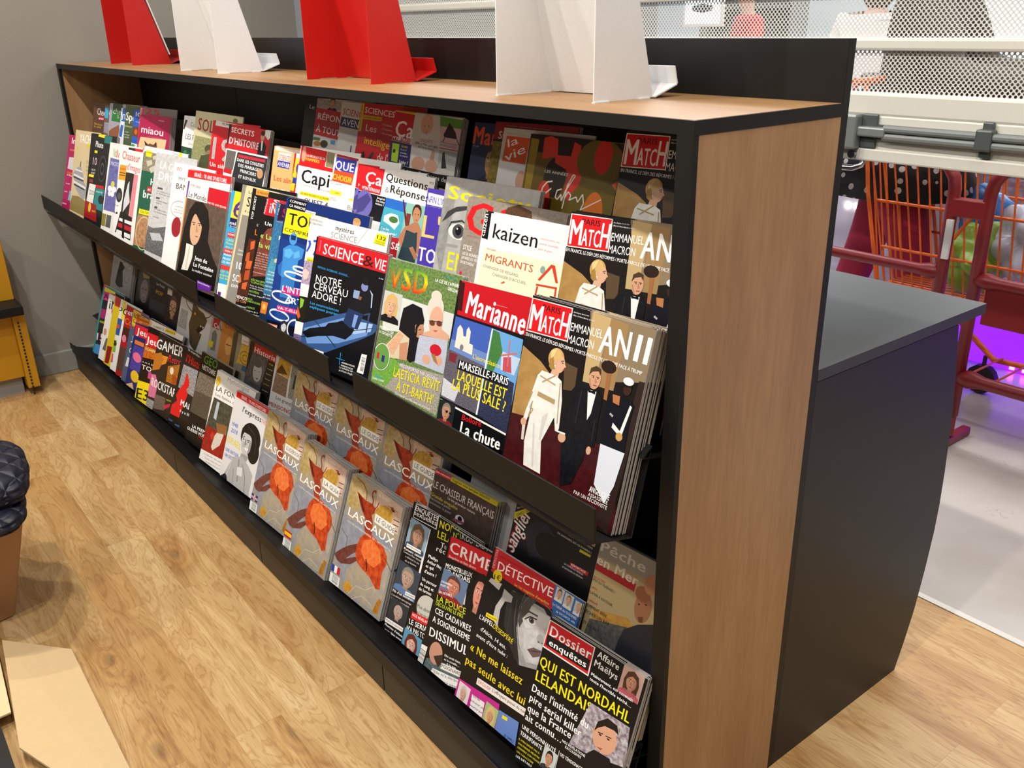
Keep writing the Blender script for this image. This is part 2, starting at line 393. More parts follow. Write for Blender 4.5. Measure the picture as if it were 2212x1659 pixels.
# ------------------------------------------------------------------ setting
XL = -10.4346                  # left end of the rack
YS = 3.4226                    # plane of the shutter / edge of the shop floor
bm = NB(); box(bm, -11.5, 9, -9, YS, -ZF - 0.1, -ZF); struct('floor', bm, M['floor'])
bm = NB(); box(bm, -30, 16, YS, 34, -ZF - 0.1, -ZF - 0.004); struct('floor_mall', bm, M['tile'])
bm = NB(); box(bm, -10.75, -10.455, -12, YS + 0.5, -ZF, 7.0); struct('wall_left', bm, M['wall'])
bm = NB(); box(bm, -10.455, -8.75, YS - 0.12, YS + 0.12, -ZF, 7.0); struct('wall_back', bm, M['wallb'])
bm = NB(); box(bm, -10.455, -10.39, -9, -0.02, -ZF, -ZF + 0.30, 0.004); struct('baseboard_left', bm, M['skirting'])
bm = NB(); box(bm, -8.7, 9, YS - 0.03, YS + 0.03, -ZF - 0.01, -ZF + 0.008); struct('trim_1', bm, M['rail'])

# ------------------------------------------------------------------ magazine rack
rack = thing('magazine_rack', 'long black and beech magazine rack holding two stepped shelves of magazines', 'magazine rack', P(-5.2, 0.3, -ZF))
bm = NB(); box(bm, -0.085, 0, 0.028, 1.0, -ZF, -0.058); obj('side_panel', bm, M['wood_v'], rack)
bm = NB(); box(bm, -0.088, 0.001, -0.004, 0.028, -ZF, -0.058); obj('front_edge', bm, M['blackedge'], rack)
bm = NB(); box(bm, XL, XL + 0.085, 0.028, 1.0, -ZF, -0.058); obj('side_panel', bm, M['wood_v'], rack)
bm = NB(); box(bm, XL, XL + 0.088, -0.004, 0.028, -ZF, -0.058); obj('front_edge', bm, M['blackedge'], rack)
bm = NB(); box(bm, XL + 0.006, -0.006, 0.006, 1.0, -0.05, 0.0015); tb = obj('top_board', bm, M['wood_h'], rack)
bm = NB(); box(bm, XL, 0.002, -0.004, 0.006, -0.058, 0); box(bm, -0.006, 0.002, 0.006, 1.0, -0.058, 0); box(bm, XL, XL + 0.006, 0.006, 1.0, -0.058, 0); obj('edge_band', bm, M['blackedge'], tb)
bm = NB(); box(bm, XL, 0.0, 1.0, 1.0537, -ZF, 0.2776, 0.0008); obj('back_board', bm, M['black'], rack)
for xa, xb in ((XL + 0.09, -7.1), (-7.09, -3.55), (-3.54, -0.09)):
    bm = NB(); box(bm, xa, xb, 0.95, 0.985, -ZF + 0.3, -0.06); obj('inner_back_panel', bm, M['black'], rack)

def tray(rows, lip_y, lip_top, lip_bot, y_end):
    """stepped sheet: tilted floors, low risers parallel to the magazines"""
    line = [(lip_y + 0.012, rows[0][1] + 0.03)]
    for i, (yb, zb, th) in enumerate(rows):
        c, s = math.cos(th), math.sin(th)
        d = 0.205 if i + 1 < len(rows) else 0.30
        y0, z0 = yb - 0.08, zb - 0.012 + 0.08 * math.tan(th) * 0.6
        if i == 0: line = [(lip_y + 0.012, z0 + 0.012)]
        y1, z1 = yb + d * c, zb - 0.014 - d * s
        line += [(y0, z0), (y1, z1)]
        if i + 1 < len(rows):
            yn, zn, tn = rows[i + 1]
            zt = zn - 0.014 + 0.05
            line += [(y1 + (zt - z1) * math.tan(th) * 0.9, zt)]
        else:
            line += [(y1 + 0.62 * s, z1 + 0.62 * c)]
    return line
UP = tray([(-0.38, -1.79, 0.285), (-0.035, -1.475, 0.265), (0.262, -1.095, 0.258)], -0.47, 0, 0, 0.9)
LO = tray([(-0.40, -3.615, 0.345), (-0.10, -3.235, 0.305)], -0.5092, 0, 0, 0.9)
bm = NB(); sheet_x(bm, UP, XL + 0.09, -0.09, 0.012); upper = obj('upper_shelf', bm, M['steel'], rack)
bm = NB(); sheet_x(bm, LO, XL + 0.09, -0.09, 0.012); lower = obj('lower_shelf', bm, M['steel'], rack)
for xa, xb in ((XL - 0.03, -4.863), (-4.453, -2.499), (-2.183, -0.02)):
    bm = NB(); box(bm, xa, xb, -0.482, -0.47, -1.745, -1.575, 0.0012)
    box(bm, xa + 0.02, xb - 0.02, -0.47, -0.455, -1.745, -1.72); obj('lip', bm, M['steel'], upper)
bm = NB(); box(bm, XL - 0.03, -0.02, -0.5212, -0.5092, -3.69, -3.575, 0.0012); box(bm, XL, -0.05, -0.5092, -0.47, -3.64, -3.62); obj('lip', bm, M['steel'], lower)
for xa, xb in ((XL + 0.03, -6.375), (-6.360, -4.204), (-4.190, -2.118), (-2.104, -0.03)):
    bm = NB(); box(bm, xa, xb, -0.4933, -0.45, -ZF, -3.69); obj('plinth_panel', bm, M['plinth'], rack)
bm = NB(); box(bm, XL + 0.04, -0.09, -0.445, 0.95, -ZF, -3.80); obj('plinth_core', bm, M['steel'], rack)

# ------------------------------------------------------------------ checkout desk behind the rack
desk = thing('checkout_desk', 'dark grey desk with a bowed end panel standing behind the magazine rack', 'desk', P(-2.6, 1.9, -ZF))
bm = NB(); box(bm, -5.2, 0.0, 1.056, 2.825, -1.382, -1.3154, 0.0006); obj('desktop', bm, M['desk'], desk)
prof = [(1.056, -ZF), (2.445, -ZF), (2.52, -3.74), (2.586, -3.51), (2.64, -3.2), (2.675, -2.9), (2.681, -2.7), (2.672, -2.45), (2.649, -2.198), (2.623, -1.95), (2.565, -1.65), (2.505, -1.386), (1.056, -1.386)]
bm = NB(); prism_x(bm, prof, -0.07, -0.002); obj('end_panel', bm, M['deskside'], desk)
bm = NB(); prism_x(bm, [(y - 0.02 if y > 2 else y, z) for y, z in prof], -5.2, -0.074); obj('body', bm, M['deskside'], desk)

# ------------------------------------------------------------------ folded steel display stands on top
def stand(x0, x1, y0, y1, m, label, card=None):
    t = thing('display_stand', label, 'display stand', P((x0 + x1) / 2, (y0 + y1) / 2, 0.0015), 'folded steel display stands on the rack top')
    h, k = 1.05, 0.30                       # height, slant of the face panel
    yt = y0 + 0.03
    for x in (x0, x1):
        bm = NB(); plate(bm, [P(x, y0, 0.006), P(x, y1, 0.006), P(x, yt + 0.10, h), P(x, y0 + 0.01, h)], 0.002)
        box(bm, x - 0.015, x + 0.006, y0, y0 + 0.10, 0.0015, 0.008); box(bm, x - 0.015, x + 0.006, y1 - 0.10, y1 - 0.02, 0.0015, 0.008)
        obj('wing', bm, m, t)
    bm = NB(); plate(bm, [P(x0, y1, 0.006), P(x1, y1, 0.006), P(x1, yt + 0.10, h), P(x0, yt + 0.10, h)], 0.002); obj('face_panel', bm, m, t)
    bm = NB(); plate(bm, [P(x0, y1, 0.012), P(x1 + 0.02, y1, 0.012), P(x1 + 0.02, y1 + 0.16, 0.065), P(x0, y1 + 0.16, 0.065)], 0.002)
    plate(bm, [P(x0, y1 + 0.16, 0.065), P(x1 + 0.02, y1 + 0.16, 0.065), P(x1 + 0.02, y1 + 0.135, 0.15), P(x0, y1 + 0.135, 0.15)], 0.002)
    obj('tray_lip', bm, m, t)
    if card:
        bm = NB(); f = lambda z, d: y1 + d + (yt + 0.10 - y1) * (z - 0.006) / (h - 0.006)
        plate(bm, [P(x0 + 0.03, f(.10, .03), .10), P(x1 - 0.02, f(.10, .03), .10), P(x1 - 0.02, f(1.0, .03), 1.0), P(x0 + 0.03, f(1.0, .03), 1.0)], 0.004)
        tag(obj('display_card', bm, M['card']), card, 'card')
stand(-9.44, -8.60, 0.39, 0.82, M['red'], 'red folded steel stand nearest the left wall, standing on the rack top', 'white card leaning in the red stand nearest the left wall')
stand(-6.60, -5.66, 0.25, 0.66, M['white'], 'smaller-looking white folded steel stand between the two red stands')
stand(-4.10, -3.14, 0.34, 0.69, M['red'], 'red folded steel stand between the two white stands')
stand(-1.645, -0.875, 0.27, 0.67, M['white'], 'large white folded steel stand nearest the right end of the rack top')

# ------------------------------------------------------------------ half-raised perforated shutter
sh = thing('roller_shutter', 'half-raised white perforated steel shutter behind the rack, with ivory rails', 'shutter', P(-2.0, YS, -0.62))
SX0, SX1 = -8.75, 4.0
for k, z in enumerate((-0.187, 0.18, 0.552, 0.925, 1.3)):
    bm = NB()
    zt = z + 0.04; zb = z - (0.12 if k == 0 else 0.045)
    box(bm, SX0, SX1, YS - 0.05, YS + 0.05, zb, zt, 0.006); obj('rail', bm, M['rail'], sh)
for za, zb in ((-0.148, 0.136), (0.22, 0.507), (0.592, 0.88), (0.965, 1.255)):
    bm = NB(); v = [bm.verts.new(P(x, YS, z)) for x, z in ((SX0, za), (SX1, za), (SX1, zb), (SX0, zb))]; bm.faces.new(v); obj('perforated_panel', bm, M['perf'], sh)
bm = NB(); box(bm, SX0, SX1, YS - 0.05, YS + 0.05, -0.622, -0.30, 0.004); box(bm, SX0, SX1, YS - 0.075, YS - 0.05, -0.622, -0.53, 0.004); beam = obj('bottom_beam', bm, M['rail'], sh)
bm = NB(); box(bm, -1.66, -1.33, YS - 0.16, YS - 0.05, -0.54, -0.29, 0.006); lock = obj('lock_box', bm, M['lock'], beam)
bm = NB(); tube(bm, [P(-1.50, YS - 0.155, -0.41), P(-1.50, YS - 0.178, -0.41)], 0.021, 18); tube(bm, [P(-1.50, YS - 0.17, -0.41), P(-1.50, YS - 0.185, -0.41)], 0.009, 14); obj('lock_cylinder', bm, M['lockd'], lock)
bm = NB(); box(bm, -1.33, -1.21, YS - 0.08, YS - 0.052, -0.53, -0.29, 0.003); obj('flange', bm, M['lockd'], lock)
bm = NB(); box(bm, -1.34, -1.12, YS - 0.13, YS - 0.06, -0.445, -0.375, 0.004); obj('bolt_sleeve', bm, M['lock'], lock)
for dz, r in ((0.025, 0.008), (-0.03, 0.008)):
    bm = NB(); tube(bm, [P(-1.14, YS - 0.095, -0.41 + dz), P(SX1, YS - 0.095, -0.41 + dz)], r, 10); obj('lock_bar', bm, M['lock'], beam)
bm = NB(); box(bm, -1.25, SX1, YS - 0.075, YS - 0.055, -0.46, -0.36); obj('bar_channel', bm, M['lockd'], beam)
bm = NB(); box(bm, -0.475, -0.365, YS - 0.135, YS - 0.052, -0.475, -0.335, 0.004); box(bm, -0.455, -0.385, YS - 0.09, YS - 0.052, -0.52, -0.29, 0.003); obj('bar_bracket', bm, M['lockd'], beam)
bm = NB(); tube(bm, [P(-1.36, YS - 0.075, -0.575), P(-1.36, YS - 0.11, -0.575), P(-1.36, YS - 0.125, -0.575)], [0.006, 0.006, 0.009], 12); obj('knob', bm, M['chrome'], beam)
bm = NB(); tube(bm, [P(-1.62, YS - 0.04, -0.615), P(-1.62, YS - 0.07, -0.665), P(-1.55, YS - 0.08, -0.685), P(-1.36, YS - 0.08, -0.68), P(-1.30, YS - 0.07, -0.655), P(-1.30, YS - 0.04, -0.615)], 0.007, 10); obj('pull_handle', bm, M['chrome'], beam, True)

# ------------------------------------------------------------------ crowd barriers outside
def barrier(x0, x1, label, panel):
    y = 6.22
    t = thing('crowd_barrier', label, 'barrier', P((x0 + x1) / 2, y, -ZF), 'maroon tubular barriers outside the shutter')
    f = lambda x, z: P(x, y, z)
    bm = NB(); R = 0.28
    zt = -0.98
    pts = [f(x0, -ZF + 0.35), f(x0, zt - R)] + [f(x0 + R * (1 - math.cos(a)), zt - R + R * math.sin(a)) for a in (0.4, 0.8, 1.2, 1.57)] + [f(x1 - R * (1 - math.cos(a)), zt - R + R * math.sin(a)) for a in (1.57, 1.2, 0.8, 0.4)] + [f(x1, zt - R), f(x1, -ZF + 0.35)]
    tube(bm, pts, 0.019, 10); obj('hoop', bm, M['maroon'], t, True)
    bm = NB(); tube(bm, [f(x0, -2.12), f(x0 + .12, -2.12), f(x0 + .24, -2.12), f(x1 - .24, -2.12), f(x1 - .12, -2.12), f(x1, -2.12)], [0.02, 0.026, 0.018, 0.018, 0.026, 0.02], 10); obj('middle_rail', bm, M['maroon'], t, True)
    bm = NB(); tube(bm, [f(x0, -3.17), f(x0 + .12, -3.17), f(x0 + .26, -3.17), f(x1 - .26, -3.17), f(x1, -3.17)], [0.024, 0.03, 0.02, 0.02, 0.024], 10); obj('bottom_rail', bm, M['maroon'], t, True)
    for x in (x0, x1):
        bm = NB(); tube(bm, [P(x, y, -ZF + 0.36), P(x, y, -ZF + 0.12)], 0.016, 8); box(bm, x - 0.05, x + 0.05, y - 0.42, y + 0.42, -ZF, -ZF + 0.10, 0.006); obj('foot', bm, M['maroon'], t)
    if panel:
        bm = NB(); box(bm, x0 + 0.12, x1 - 0.1, y - 0.02, y + 0.02, -2.56, -2.14, 0.003); obj('sign_panel', bm, M['maroon'], t)
    return t
b1 = barrier(-5.4, -1.98, 'left maroon tubular barrier, partly hidden behind the desk', False)
b2 = barrier(-1.62, 2.2, 'right maroon tubular barrier with a solid sign panel', True)
bm = NB(); box(bm, -2.0, -1.6, 6.16, 6.28, -1.52, -1.34, 0.004); obj('clamp', bm, M['maroon'], b2)
bm = NB(); box(bm, -1.965, -1.90, 6.12, 6.155, -1.95, -1.55); obj('sticker', bm, M['barcode'], b1)

# ------------------------------------------------------------------ orange trolley with bags
ct = thing('shopping_trolley', 'orange wire shopping trolley behind the maroon barriers', 'shopping trolley', P(-1.3, 7.2, -ZF))
cx0, cx1, cy0, cy1, cz0, cz1 = -3.25, 0.6, 6.75, 8.1, -2.55, -0.45
def lerp(a, b, t): return a + (b - a) * t
bm = NB()
def side(y, yb):
    for i in range(30):
        u = i / 29; xt = lerp(cx0 - 0.15, cx1 + 0.1, u); xb = lerp(cx0 + 0.28, cx1 - 0.15, u)
        tube(bm, [P(xt, y, cz1), P(xb, yb, cz0)], 0.0032, 5)
    for v in (0, 0.33, 0.55, 0.8, 1):
        tube(bm, [P(lerp(cx0 - 0.15, cx0 + 0.28, v), lerp(y, yb, v), lerp(cz1, cz0, v)), P(lerp(cx1 + 0.1, cx1 - 0.15, v), lerp(y, yb, v), lerp(cz1, cz0, v))], 0.0052, 6)
side(cy0, cy0 + 0.15); side(cy1, cy1 - 0.15)
for i in range(12):
    u = i / 11; yt = lerp(cy0, cy1, u); yb = lerp(cy0 + 0.15, cy1 - 0.15, u)
    tube(bm, [P(cx1 + 0.1, yt, cz1), P(cx1 - 0.15, yb, cz0)], 0.0032, 5)
    tube(bm, [P(cx0 + 0.28, yb, cz0), P(cx1 - 0.15, yb, cz0)], 0.0032, 5)
obj('basket', bm, M['orange'], ct)
bm = NB()
for i in range(11):
    u = i / 10; y = lerp(cy0 + 0.03, cy1 - 0.03, u)
    tube(bm, [P(cx0 - 0.12, y, cz1), P(cx0 + 0.28, y, cz0)], 0.0032, 5)
for y in (cy0 - 0.01, cy1 + 0.01):
    tube(bm, [P(cx0 - 0.16, y, cz1 + 0.1), P(cx0 + 0.02, y, -1.5), P(cx0 + 0.3, y, cz0 - 0.05)], 0.007, 8)
obj('rear_gate', bm, M['orange'], ct)
bm = NB(); y = cy0 + 0.06
for k in range(2):
    yy = (cy0 + 0.06, cy1 - 0.06)[k]; tube(bm, [P(-1.35, yy, cz1), P(-2.2, yy, -1.9)], 0.006, 8)
for i in range(9):
    yy = lerp(cy0 + 0.06, cy1 - 0.06, i / 8); tube(bm, [P(-2.75, yy, -0.98), P(-1.75, yy, -1.12)], 0.0035, 6)
tube(bm, [P(-2.9, y, -0.98), P(-1.6, y, -1.14)], 0.005, 6)
obj('child_seat', bm, M['orange'], ct)
bm = NB()
for yy in (cy0 + 0.2, cy1 - 0.2):
    tube(bm, [P(cx0 + 0.3, yy, cz0), P(-2.4, yy, -3.2), P(-2.0, yy, -3.5), P(0.4, yy, -3.42), P(0.6, yy, -3.0), P(cx1 - 0.2, yy, cz0)], 0.011, 8)
for i in range(8): tube(bm, [P(-1.9 + i * 0.3, cy0 + 0.2, -3.45), P(-1.9 + i * 0.3, cy1 - 0.2, -3.45)], 0.004, 6)
obj('undercarriage', bm, M['orange'], ct, True)
bm = NB(); tube(bm, [P(cx0 - 0.3, cy0 - 0.02, cz1 + 0.12), P(cx0 - 0.3, cy1 + 0.02, cz1 + 0.12)], 0.014, 10); obj('handle', bm, M['orange'], ct)
for xx in (-2.1, 0.4):
    for yy in (cy0 + 0.2, cy1 - 0.2):
        bm = NB(); tube(bm, [P(xx, yy - 0.05, -3.77), P(xx, yy + 0.05, -3.77)], 0.18 * S, 14); tube(bm, [P(xx, yy, -3.77), P(xx, yy, -3.48)], 0.008, 6); obj('castor', bm, M['darkbin'], ct)

def lump(name, c, r, m, label, cat, seed, squash=(1, 1, 1), rough=0.35, amp=0.25):
    rr = random.Random(seed); bm = NB()
    bmesh.ops.create_icosphere(bm, subdivisions=4, radius=1.0)
    ph = [rr.uniform(0, 6.28) for _ in range(9)]
    for v in bm.verts:
        n = v.co.normalized()
        d = 1 + amp * (math.sin(3 * n.x + ph[0]) * math.sin(4 * n.y + ph[1]) + 0.5 * math.sin(7 * n.z + ph[2] + 3 * n.x) + 0.3 * math.sin(11 * n.y + 5 * n.z + ph[3]))
        v.co = Vector((n.x * r[0], n.y * r[1], n.z * r[2])) * d
        v.co = v.co * S + P(*c)
    return tag(obj(name, bm, m, smooth=True), label, cat)
lump('plastic_bag', (-1.5, 7.4, -1.95), (0.42, 0.40, 0.42), M['bagwhite'], 'clear whitish plastic pack at the top of the orange trolley', 'bag', 1)
lump('plastic_bag', (-2.12, 7.25, -2.18), (0.27, 0.34, 0.36), M['baggreen'], 'green plastic pack in the orange trolley, next to the clear one', 'bag', 2)
lump('plastic_bag', (-2.3, 7.7, -1.92), (0.24, 0.30, 0.44), M['bagblue'], 'bright blue plastic pack towards the left in the orange trolley', 'bag', 3)
lump('plastic_bag', (-0.75, 7.35, -2.1), (0.32, 0.40, 0.40), M['bagdark'], 'dark navy plastic pack at the right in the orange trolley', 'bag', 4)
lump('shoulder_bag', (-2.15, 7.3, -0.85), (0.42, 0.32, 0.17), M['bagblack'], 'black bag lying on the child seat of the orange trolley', 'bag', 5, amp=0.12)

# ------------------------------------------------------------------ people beyond the shutter
def human(loc, rz, h, clothes, hair, hairlen, label, arm=0.5, step=0.16, lean=0.0):
    """one continuous skinned body; garments are separate child surfaces"""
    k = h / 1.7
    t = thing('person', label, 'person', loc)
    Rm = Matrix.Rotation(rz, 4, 'Z')
    J = dict(pel=(0, 0, .93), wai=(0, .01 + lean * .2, 1.08), che=(0, .01 + lean * .55, 1.27), sho=(0, lean * .8, 1.40), nek=(0, .01 + lean * .95, 1.47), hd1=(0, .03 + lean * 1.05, 1.55), hd2=(0, .035 + lean * 1.1, 1.63), hd3=(0, .01 + lean * 1.1, 1.69))
    Rr = dict(pel=.135, wai=.115, che=.13, sho=.075, nek=.05, hd1=.075, hd2=.088, hd3=.06)
    E = [('pel', 'wai'), ('wai', 'che'), ('che', 'sho'), ('sho', 'nek'), ('nek', 'hd1'), ('hd1', 'hd2'), ('hd2', 'hd3')]
    for s, n in ((-1, 'l'), (1, 'r')):
        f = step * s
        J.update({n + 'hip': (s * .09, 0, .88), n + 'kne': (s * .095, f * .55 + .02, .49), n + 'ank': (s * .095, f, .09), n + 'toe': (s * .10, f + .15, .035),
                  n + 'sh': (s * .17, lean * .75, 1.37), n + 'el': (s * .22, .02 + lean * .6 + arm * .12, 1.10), n + 'wr': (s * .19, .06 + lean * .6 + arm * .46, .93 + arm * .13), n + 'hn': (s * .17, .09 + lean * .6 + arm * .55, .90 + arm * .15)})
        Rr.update({n + 'hip': .095, n + 'kne': .062, n + 'ank': .042, n + 'toe': .032, n + 'sh': .062, n + 'el': .043, n + 'wr': .030, n + 'hn': .035})
        E += [('pel', n + 'hip'), (n + 'hip', n + 'kne'), (n + 'kne', n + 'ank'), (n + 'ank', n + 'toe'), ('che', n + 'sh'), (n + 'sh', n + 'el'), (n + 'el', n + 'wr'), (n + 'wr', n + 'hn')]
    hand_edges = []
    for s, n in ((-1, 'l'), (1, 'r')):
        hx, hy, hz = J[n + 'hn']
        for i, (dx, ln) in enumerate(((-.026, .062), (-.009, .072), (.009, .068), (.025, .052))):
            a, b2 = '%sf%da' % (n, i), '%sf%db' % (n, i)
            J[a] = (hx + dx, hy + ln * .6, hz - .004); J[b2] = (hx + dx, hy + ln * .95, hz - ln * .42); Rr[a] = .0095; Rr[b2] = .008
            hand_edges += [(n + 'hn', a), (a, b2)]
        a = n + 'th'; J[a] = (hx - s * .042, hy + .022, hz - .02); Rr[a] = .0095; hand_edges.append((n + 'hn', a))
    E += hand_edges
    def skin(name, keys, edges, grow, m, parent=t):
        keys = list(keys); me = bpy.data.meshes.new(name)
        me.from_pydata([Rm @ (Vector(J[q]) * k) for q in keys], [(keys.index(a), keys.index(b)) for a, b in edges], [])
        o = bpy.data.objects.new(name, me); COL.objects.link(o); o.parent = parent; me.materials.append(m)
        md = o.modifiers.new('skin', 'SKIN'); md.use_smooth_shade = True
        for i, q in enumerate(keys):
            sv = me.skin_vertices[0].data[i]; r = (Rr[q] + grow) * k
            sv.radius = (r * (1.25 if q in ('pel', 'wai', 'che') else 1.0), r * (.85 if q in ('pel', 'wai', 'che') else 1.0)); sv.use_root = q in ('pel', 'lhip')
        sb = o.modifiers.new('subdivision', 'SUBSURF'); sb.levels = 1; sb.render_levels = 2
        return o
    body = skin('body', J.keys(), E, 0, M['skin'])
    skin('trousers', ['pel', 'lhip', 'lkne', 'lank', 'rhip', 'rkne', 'rank'], [('pel', 'lhip'), ('lhip', 'lkne'), ('lkne', 'lank'), ('pel', 'rhip'), ('rhip', 'rkne'), ('rkne', 'rank')], .016, clothes[0])
    skin('top', ['pel', 'wai', 'che', 'sho', 'lsh', 'lel', 'lwr', 'rsh', 'rel', 'rwr'], [('pel', 'wai'), ('wai', 'che'), ('che', 'sho'), ('che', 'lsh'), ('lsh', 'lel'), ('lel', 'lwr'), ('che', 'rsh'), ('rsh', 'rel'), ('rel', 'rwr')], .022, clothes[1])
    if len(clothes) > 2:                     # flared tunic skirt
        bm = NB(); loft(bm, [(loc + Rm @ (Vector((0, 0.01, z)) * k), rx * k, ry * k) for z, rx, ry in ((1.10, .17, .14), (.98, .20, .17), (.84, .25, .21), (.69, .30, .25))]); obj('tunic', bm, clothes[2], t, True)
    hx = Vector(J['hd2'])
    def ball(bm, c, r, cut=None):
        g = bmesh.ops.create_uvsphere(bm, u_segments=20, v_segments=14, radius=1.0)['verts']
        for v in g: v.co = loc + Rm @ ((Vector(c) + Vector((v.co.x * r[0], v.co.y * r[1], v.co.z * r[2]))) * k)
    bm = NB(); ball(bm, hx + Vector((0, -.022, .028)), (.102, .108, .10))
    if hairlen: ball(bm, hx + Vector((0, -.05, -.06)), (.095, .07, .13))
    obj('hair', bm, hair, t, True)
    bm = NB()
    for s in (-1, 1): ball(bm, hx + Vector((s * .033, .088, -.005)), (.012, .008, .008))
    obj('eyes', bm, M['darkbin'], body)
    bm = NB(); ball(bm, hx + Vector((0, .10, -.03)), (.013, .018, .022)); ball(bm, hx + Vector((0, .088, -.068)), (.024, .008, .007))
    for s in (-1, 1): ball(bm, hx + Vector((s * .098, 0, -.015)), (.012, .02, .03))
    obj('face_features', bm, M['skin'], body, True)
    return t
human(P(-3.55, 7.80, -ZF), -1.35, 1.70, (M['crimson'], M['darkcloth'], M['dots']), M['brownhair'], True, 'person in a dark cardigan, polka-dot tunic and crimson trousers pushing the orange trolley', arm=1.0, lean=0.10, step=.2)
human(P(-6.6, 12.0, -ZF), 0.6, 1.55, (M['shelfd'], M['whitecloth']), M['brownhair'], True, 'person in a white top seen from behind through the perforated shutter', arm=0.3)
human(P(-14.0, 18.0, -ZF), 2.6, 1.55, (M['shelfd'], M['redcloth']), M['greyhair'], False, 'grey-haired person in a red top far off through the perforated shutter', arm=0.1)

# ------------------------------------------------------------------ mall kiosk and far shops
ks = thing('mall_kiosk', 'lavender kiosk counter with tiny lights and a glowing purple base, across the walkway', 'kiosk', P(-5, 9.4, -ZF))
bm = NB(); box(bm, -12, 4, 8.75, 10.2, -ZF + 0.75, -1.45); obj('front_panel', bm, M['lav'], ks)
bm = NB(); box(bm, -12, 4, 8.9, 10.0, -ZF, -ZF + 0.75); obj('glowing_base', bm, M['purple'], ks)
bm = NB(); box(bm, -12, 4, 8.7, 8.78, -ZF + 0.72, -ZF + 0.80); obj('base_rim', bm, M['darkbin'], ks)
bm = NB(); box(bm, -12.1, 4.1, 8.65, 10.3, -1.45, -1.38); obj('counter_top', bm, M['lav'], ks)
bm = NB(); box(bm, -3.0, 4, 9.2, 9.26, -1.36, -1.22); obj('strip_light', bm, M['warmled'], ks)
rr = random.Random(3)
for i in range(34):
    x, z = rr.uniform(-6.6, -1.2), rr.uniform(-2.95, -1.55)
    bm = NB(); bmesh.ops.create_icosphere(bm, subdivisions=2, radius=rr.choice((0.006, 0.009, 0.012)))
    for v in bm.verts: v.co += P(x, 8.745, z)
    obj('fairy_light', bm, M['dotled'], ks)
for i in range(16):
    bm = NB(); box(bm, -2.2 + i * 0.16, -2.14 + i * 0.16, 8.88, 8.90, -ZF + 0.03, -ZF + 0.10); obj('led', bm, M['pinkled'], ks)

bm = NB(); box(bm, -36, 16, 30, 30.3, -ZF, 12); struct('wall_mall', bm, M['shopw'])
def shop_unit(x0, x1, y, z0, z1, label, n=5, lit=True):
    t = thing('shop_shelving', label, 'shelving', P((x0 + x1) / 2, y, -ZF), 'far shop shelving seen through the shutter')
    bm = NB(); box(bm, x0, x1, y + 0.9, y + 1.0, -ZF, z1); obj('back_panel', bm, M['lit'] if lit else M['shelfd'], t)
    for i in range(n):
        z = lerp(-ZF + 0.3, z1, i / (n - 1)); bm = NB(); box(bm, x0, x1, y, y + 0.9, z - 0.06, z); obj('shelf', bm, M['shelfd'], t)
    for x in (x0, x1):
        bm = NB(); box(bm, x - 0.04, x + 0.04, y, y + 1.0, -ZF, z1); obj('upright', bm, M['shelfd'], t)
shop_unit(-29, -24, 24, -1, 2.6, 'far lit shop shelving furthest to the left through the shutter')
shop_unit(-22.5, -18.5, 26, -1, 2.2, 'far grey shop shelving beside the leftmost lit unit', lit=False)
shop_unit(-12.5, -9.5, 26, -1, 2.6, 'far lit shop shelving between the two people through the shutter')
shop_unit(-5.5, -1.0, 22, -1, 2.4, 'far lit shop shelving behind the person with the trolley')
shop_unit(1.0, 6.0, 20, -1, 2.0, 'far grey shop shelving furthest to the right through the shutter', lit=False)
mo = thing('monitor', 'bright monitor showing a dark blob, far behind the shutter', 'monitor', P(-15.6, 18.0, 0.1))
bm = NB(); box(bm, -16.3, -14.9, 18.0, 18.1, 0.15, 1.05); obj('bezel', bm, M['card'], mo)
bm = NB(); box(bm, -16.22, -14.98, 17.985, 18.0, 0.22, 0.98); sc = obj('screen', bm, M['screen'], mo)
bm = NB(); loft(bm, [(P(-15.6, 17.98, 0.5), .001, .001), (P(-15.6, 17.98, 0.55), .10, .004), (P(-15.6, 17.98, 0.68), .12, .004), (P(-15.6, 17.98, 0.74), .001, .001)]); obj('picture', bm, M['screenb'], sc)
bm = NB(); box(bm, -15.7, -15.5, 18.02, 18.08, -ZF, 0.15); box(bm, -16.1, -15.1, 17.7, 18.4, -ZF, -ZF + .05); obj('stand', bm, M['shelfd'], mo)

# ------------------------------------------------------------------ yellow gondola by the left wall
gd = thing('gondola_shelf', 'yellow steel gondola shelf with a black ledge by the left wall', 'shelf unit', P(-10.0, -2.6, -ZF))
bm = NB(); box(bm, -10.36, -9.86, -4.2, -1.22, -ZF + 0.24, -2.90, 0.002); obj('base_panel', bm, M['yellow'], gd)
bm = NB(); box(bm, -10.36, -9.95, -4.2, -1.25, -ZF, -ZF + 0.24); obj('kick_panel', bm, M['skirting'], gd)
bm = NB(); box(bm, -10.36, -9.78, -1.22, -1.08, -ZF + 0.10, -2.86, 0.002); pst = obj('upright', bm, M['yellow'], gd)
bm = NB()
for i in range(22): box(bm, -9.779, -9.774, -1.18, -1.16, -3.0 - i * 0.045, -2.975 - i * 0.045)
obj('slots', bm, M['darkbin'], pst)
bm = NB(); box(bm, -10.36, -9.62, -4.2, -1.10, -2.86, -2.74, 0.003); obj('ledge', bm, M['steel'], gd)
bm = NB(); box(bm, -10.36, -10.0, -4.2, -1.12, -2.74, -1.95, 0.002); obj('back_panel', bm, M['yellow'], gd)

